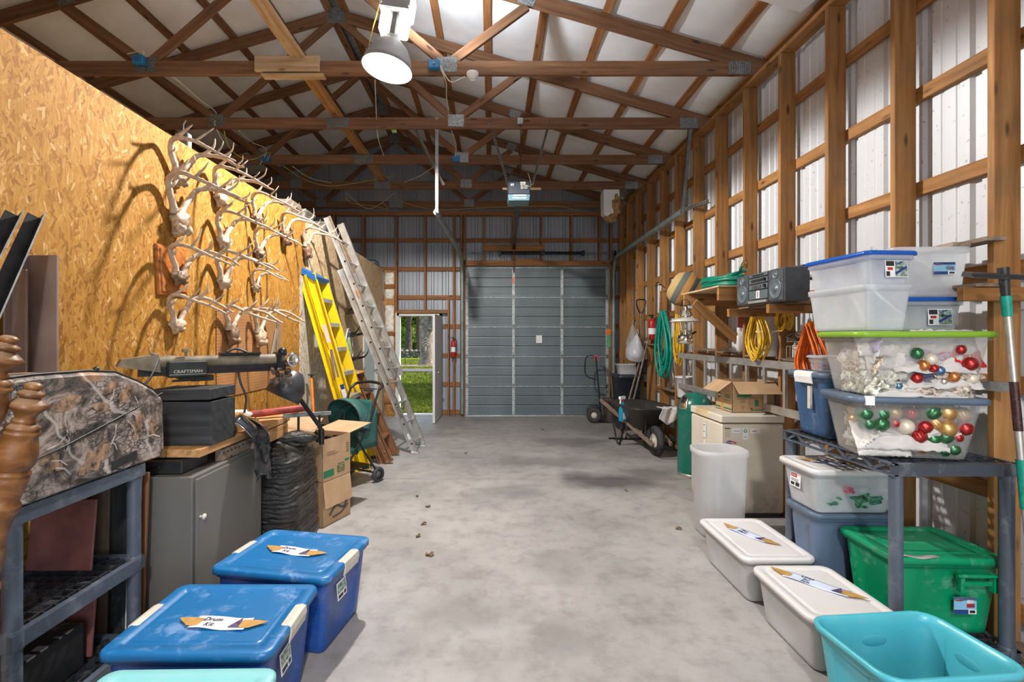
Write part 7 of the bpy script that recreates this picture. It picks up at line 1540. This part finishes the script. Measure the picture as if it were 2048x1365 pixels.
# ================================================================ CEILING ITEMS
def px(x, y, Y): return V(((x - 982) / 950 * Y, Y, HC + (675 - y) / 950 * Y))
lt = thing('high_bay_lamp', 'big dome high bay lamp glowing white, hung before the nearest truss', 'ceiling lamp', M=T(*LAMP) @ RY(math.radians(9)) @ RX(math.radians(-3)))
m = MB(); m.lathe([(.222, 0), (.226, .004), (.215, .04), (.195, .11), (.155, .19), (.10, .245), (.06, .265), (.055, .30)], 40, cap0=False); m.build('dome', simple('lamp_aluminium', (.34, .33, .32), .5, .3, .05), lt, solid=.003)
EMI, nt, b = nm('lamp_glow'); b.inputs['Emission Color'].default_value = (1, .97, .90, 1); b.inputs['Emission Strength'].default_value = 16; b.inputs['Base Color'].default_value = (1, 1, 1, 1)
EMI2, nt, b = nm('uplight_glow'); b.inputs['Emission Color'].default_value = (1, .97, .90, 1); b.inputs['Emission Strength'].default_value = 3.0; b.inputs['Base Color'].default_value = (1, 1, 1, 1)
MB().lathe([(.001, .012), (.212, .010), (.212, .014), (.001, .016)], 40, cap0=False, cap1=False).build('lens', EMI, lt)
for s in (-1, 1): MB().cbox((s * .082, 0, .42), (.085, .13, .20), .012).build('uplight_vent', EMI2, lt)
MB().cbox((0, 0, .40), (.05, .09, .24), .006).build('stem', GALVD, lt)
m = MB(); m.cbox((0, 0, .60), (.28, .20, .20), .012); m.build('ballast_box', simple('ballast_grey', (.30, .29, .28), .5, .2), lt); m = MB()
for s in (-1, 1):
    for z in (.54, .64): m.ball((s * .12, -.10, z), .010, 8, 5)
m.build('rivets', CHROME, lt, kind='stuff'); m = MB(); m.cyl((0, .06, .69), (0, .10, .92), .02); m.build('hanger', GALVD, lt)
m = MB(); m.tube(curve_pts([(-.15, -.02, .68), (-.17, -.02, .45), (-.19, -.02, .22), (-.18, .0, .0 + .1)], 5), .005, 6); m.build('supply_cord', ROMEXY, lt)
for k, (x, y, Y, lb) in enumerate(((278, 120, 4.70, 'blue junction box on the nearest truss at the left web'), (868, 130, 4.70, 'blue junction box on the nearest truss right of the lamp'), (912, 318, 7.13, 'blue junction box on the third truss right of centre'), (533, 318, 7.13, 'small blue junction box on the third truss at the left web'))):
    p = px(x, y, Y); t = thing('junction_box', lb, 'junction box', p, group='blue junction boxes on the trusses'); MB().cbox((0, 0, 0), (.11, .06, .085), .008).build('box', simple('junction_blue', (.01, .16, .36), .45), t); MB().lathe([(.012, 0), (.012, .012)], 10, T(0, -.03, -.0) @ RX(PI / 2)).build('plug', GALVD, t)
p = px(945, 152, 4.74); t = thing('lampholder', 'white porcelain lampholder without bulb under the nearest truss', 'lampholder', p); m = MB(); m.lathe([(.06, .03), (.062, .012), (.052, -.002), (.035, -.012), (.03, -.035), (.022, -.035), (.02, -.01)], 22); m.build('porcelain', WHT, t)
# garage door opener
op = thing('garage_door_opener', 'dark garage door opener motor with rail, hung on perforated straps', 'door opener', px(1037, 386, 6.3))
m = MB(); m.cbox((0, 0, .02), (.29, .30, .17), .012); m.build('motor_housing', simple('opener_navy', (.03, .04, .055), .45, .1), op); m = MB(); m.loft([rr(.29, .30, .01, -.065), rr(.27, .28, .01, -.14)], True, True, False); m.build('light_lens', simple('opener_teal', (.10, .20, .23), .35), op)
MB().b2((-.08, -.153, -.085), (.09, -.146, -.068)).build('label', CREAM, op); m = MB(); m.b2((-.09, -.15, -.105), (.10, -.1455, -.10)); m.b2((-.08, -.15, -.12), (.09, -.1455, -.116)); m.build('label_print', WHT, op)
text(op, '60', .045, T(-.09, -.1515, .06) @ RX(PI / 2), WHT); m = MB(); m.b2((.02, -.165, .0), (.055, -.15, .05)); m.b2((.06, -.165, .0), (.11, -.15, .05)); m.build('receiver', GALV, op)
m = MB(); pts = [V((.05 + .04 * math.sin(i * 2.1), -.165 - .01 * (i % 2), .07 + .02 * math.cos(i * 1.7))) for i in range(12)] + [V((.14, -.16, .03)), V((.15, -.1, .12)), V((.12, -.05, .25))]; m.tube(curve_pts(pts, 3), .0035, 5); m.build('bell_wire', ROMEXW, op)
ow_ = px(1037, 386, 6.3)
for a, b in ((px(978, 240, 5.95), px(1020, 382, 6.28)), (px(1100, 240, 5.95), px(1064, 372, 6.28))):
    F, LL = frame(a - ow_, b - ow_); m = MB(); m.box((0, 0, 0), (LL, .004, .050)); nq = int(LL / .04)
    for i in range(nq): m.box((-LL / 2 + (i + .5) * LL / nq, -.0026, 0), (.018, .002, .010), mi=1)
    m.build('strap', [GALVD, BLACKM], op, M=F)
MB().bar((-.0, .12, -.06), tuple(px(1028, 497, 9.62) - ow_), .065, .035).build('rail', BLACKM, op)
m = MB(); m.tube([tuple(px(1028, 500, 9.6) - ow_), tuple(px(1027, 545, 9.68) - ow_)], .010, 6); m.build('door_arm', LADW, op)
m = MB(); m.tube(curve_pts([(.03, .0, .10), (.03, -.02, .4), tuple(px(1041, 250, 5.94) - ow_)], 4), .006, 6); m.build('power_cord', BLACKP, op)
p = px(1040, 243, 5.92); t = thing('outlet_box', 'grey metal outlet box on the second truss above the door opener', 'outlet box', p); MB().cbox((0, 0, 0), (.07, .05, .075), .004).build('box', GALV, t)
board('opener_batten', px(1005, 378, 6.5), px(1082, 378, 6.5), .02, .03, PALEW, label='pale batten across behind the door opener motor', cat='batten')
# hanging insulation offcut
t = thing('insulation_roll', 'white-faced brown insulation offcut hanging by the far right eave', 'insulation', px(1220, 412, 8.15))
m = MB(); m.loft([[V((x * k + .0, y * k, z)) for x, y in ((-.13, -.1), (.13, -.1), (.13, .12), (-.13, .12))] for z, k in ((-.20, .62), (-.14, 1), (.2, 1.05), (.25, 1.0))], True, True, False); m.build('facing', ROOFW, t)
m = MB(); m.ball((.08, -.03, -.02), .15, 16, 10, sc=(.62, .9, 1.5), nz=.5); m.ball((.0, 0, -.19), .10, 12, 8, nz=.5); m.build('fibre', simple('amber_fibre', (.42, .25, .09), .9, 0, .3, 20, .5), t)
def cable(label, pts, mat, r=.0055):
    m = MB(); m.tube(curve_pts([px(*p) for p in pts], 6), r, 6); m.build('electrical_cable', mat, label=label, cat='cable')
cable('white cable drooping from the left blue junction box toward the second truss', [(255, 108, 4.72), (288, 104, 4.7), (280, 128, 4.75), (340, 150, 5.0), (400, 200, 5.5), (432, 225, 5.95), (430, 250, 5.95), (447, 285, 6.1)], ROMEXW)
cable('yellow cable looping below the second truss over the antlers', [(448, 262, 5.95), (462, 300, 6.2), (500, 320, 6.6), (540, 305, 7.0), (533, 322, 7.1)], ROMEXY)
cable('white cable from the second truss to the small blue box', [(478, 262, 5.96), (505, 285, 6.5), (533, 300, 7.0), (520, 330, 7.15)], ROMEXW)
cable('yellow cable sagging across the third truss toward the centre', [(568, 333, 7.16), (610, 360, 7.8), (660, 372, 8.3), (720, 365, 8.36), (790, 352, 8.36)], ROMEXY)
cable('white cable beside the yellow one under the third truss', [(585, 333, 7.16), (620, 356, 7.8), (662, 366, 8.3)], ROMEXW)
cable('yellow cable hanging in a loop left of the fourth truss centre', [(690, 380, 8.42), (700, 405, 8.8), (745, 412, 9.3), (776, 418, 9.5), (760, 400, 9.3), (757, 380, 8.42)], ROMEXY)
cable('white cable crossing the yellow loop under the fourth truss', [(692, 386, 8.4), (738, 418, 9.3), (790, 386, 8.5)], ROMEXW)
cable('long yellow cable draped along the top of the far wall', [(795, 400, 9.5), (830, 412, 9.55), (880, 420, 9.6), (960, 416, 9.6), (1040, 413, 9.6), (1110, 412, 9.6), (1150, 420, 9.6)], ROMEXY)
cable('white cable running down from the nearest truss beside the lamp', [(750, 160, 4.74), (753, 235, 5.9), (756, 275, 6.3), (768, 313, 7.1)], ROMEXW)
cable('white cable from the right blue box down to the second truss', [(880, 135, 4.72), (892, 165, 4.8), (893, 195, 5.3), (897, 228, 5.9)], ROMEXW)
cable('white cable joining the right blue box and the porcelain lampholder', [(880, 130, 4.69), (893, 155, 4.7), (905, 164, 4.72), (930, 153, 4.73)], ROMEXW)
cable('white cable from the second truss to the third truss blue box', [(903, 262, 5.96), (912, 290, 6.6), (910, 312, 7.08)], ROMEXW)
cable('white cable stretched between third truss and hanging angle', [(808, 365, 8.2), (840, 352, 7.6), (868, 333, 7.2)], ROMEXW)
# dead leaves and crumbs on the floor
LF_ = simple('dead_leaf', (.20, .12, .06), .8, 0, .3)
for k, (x, y) in enumerate(((-.75, 4.82), (-.60, 4.52), (-.59, 3.85), (-.47, 3.52), (-.58, 4.1), (1.42, 5.0), (1.58, 4.0), (-.44, 3.52), (.9, 8.3), (-.35, 6.6), (1.66, 3.55))):
    o = MB().sheet(lambda u, v: V(((u - .5) * .03 * math.sin(PI * (.08 + .84 * v)), (v - .5) * .05, .005 + .012 * (u - .5) ** 2 * 4 + .006 * math.sin(v * 5 + k))), 6, 8).build('dead_leaf', LF_, M=T(x, y, 0) @ RZ(k * 1.3), solid=.001, label='small curled dead leaf on the floor, ' + ['midway toward the stroller', 'in the aisle off the cartons', 'between the cartons and the aisle', 'nearest the blue totes', 'just off the printed carton', 'before the green domed bin', 'beside the freezer corner', 'touching the one nearest the blue totes', 'far off before the garage door', 'toward the ladder feet', 'by the waste bin'][k], cat='leaf', group='dead leaves on the floor')
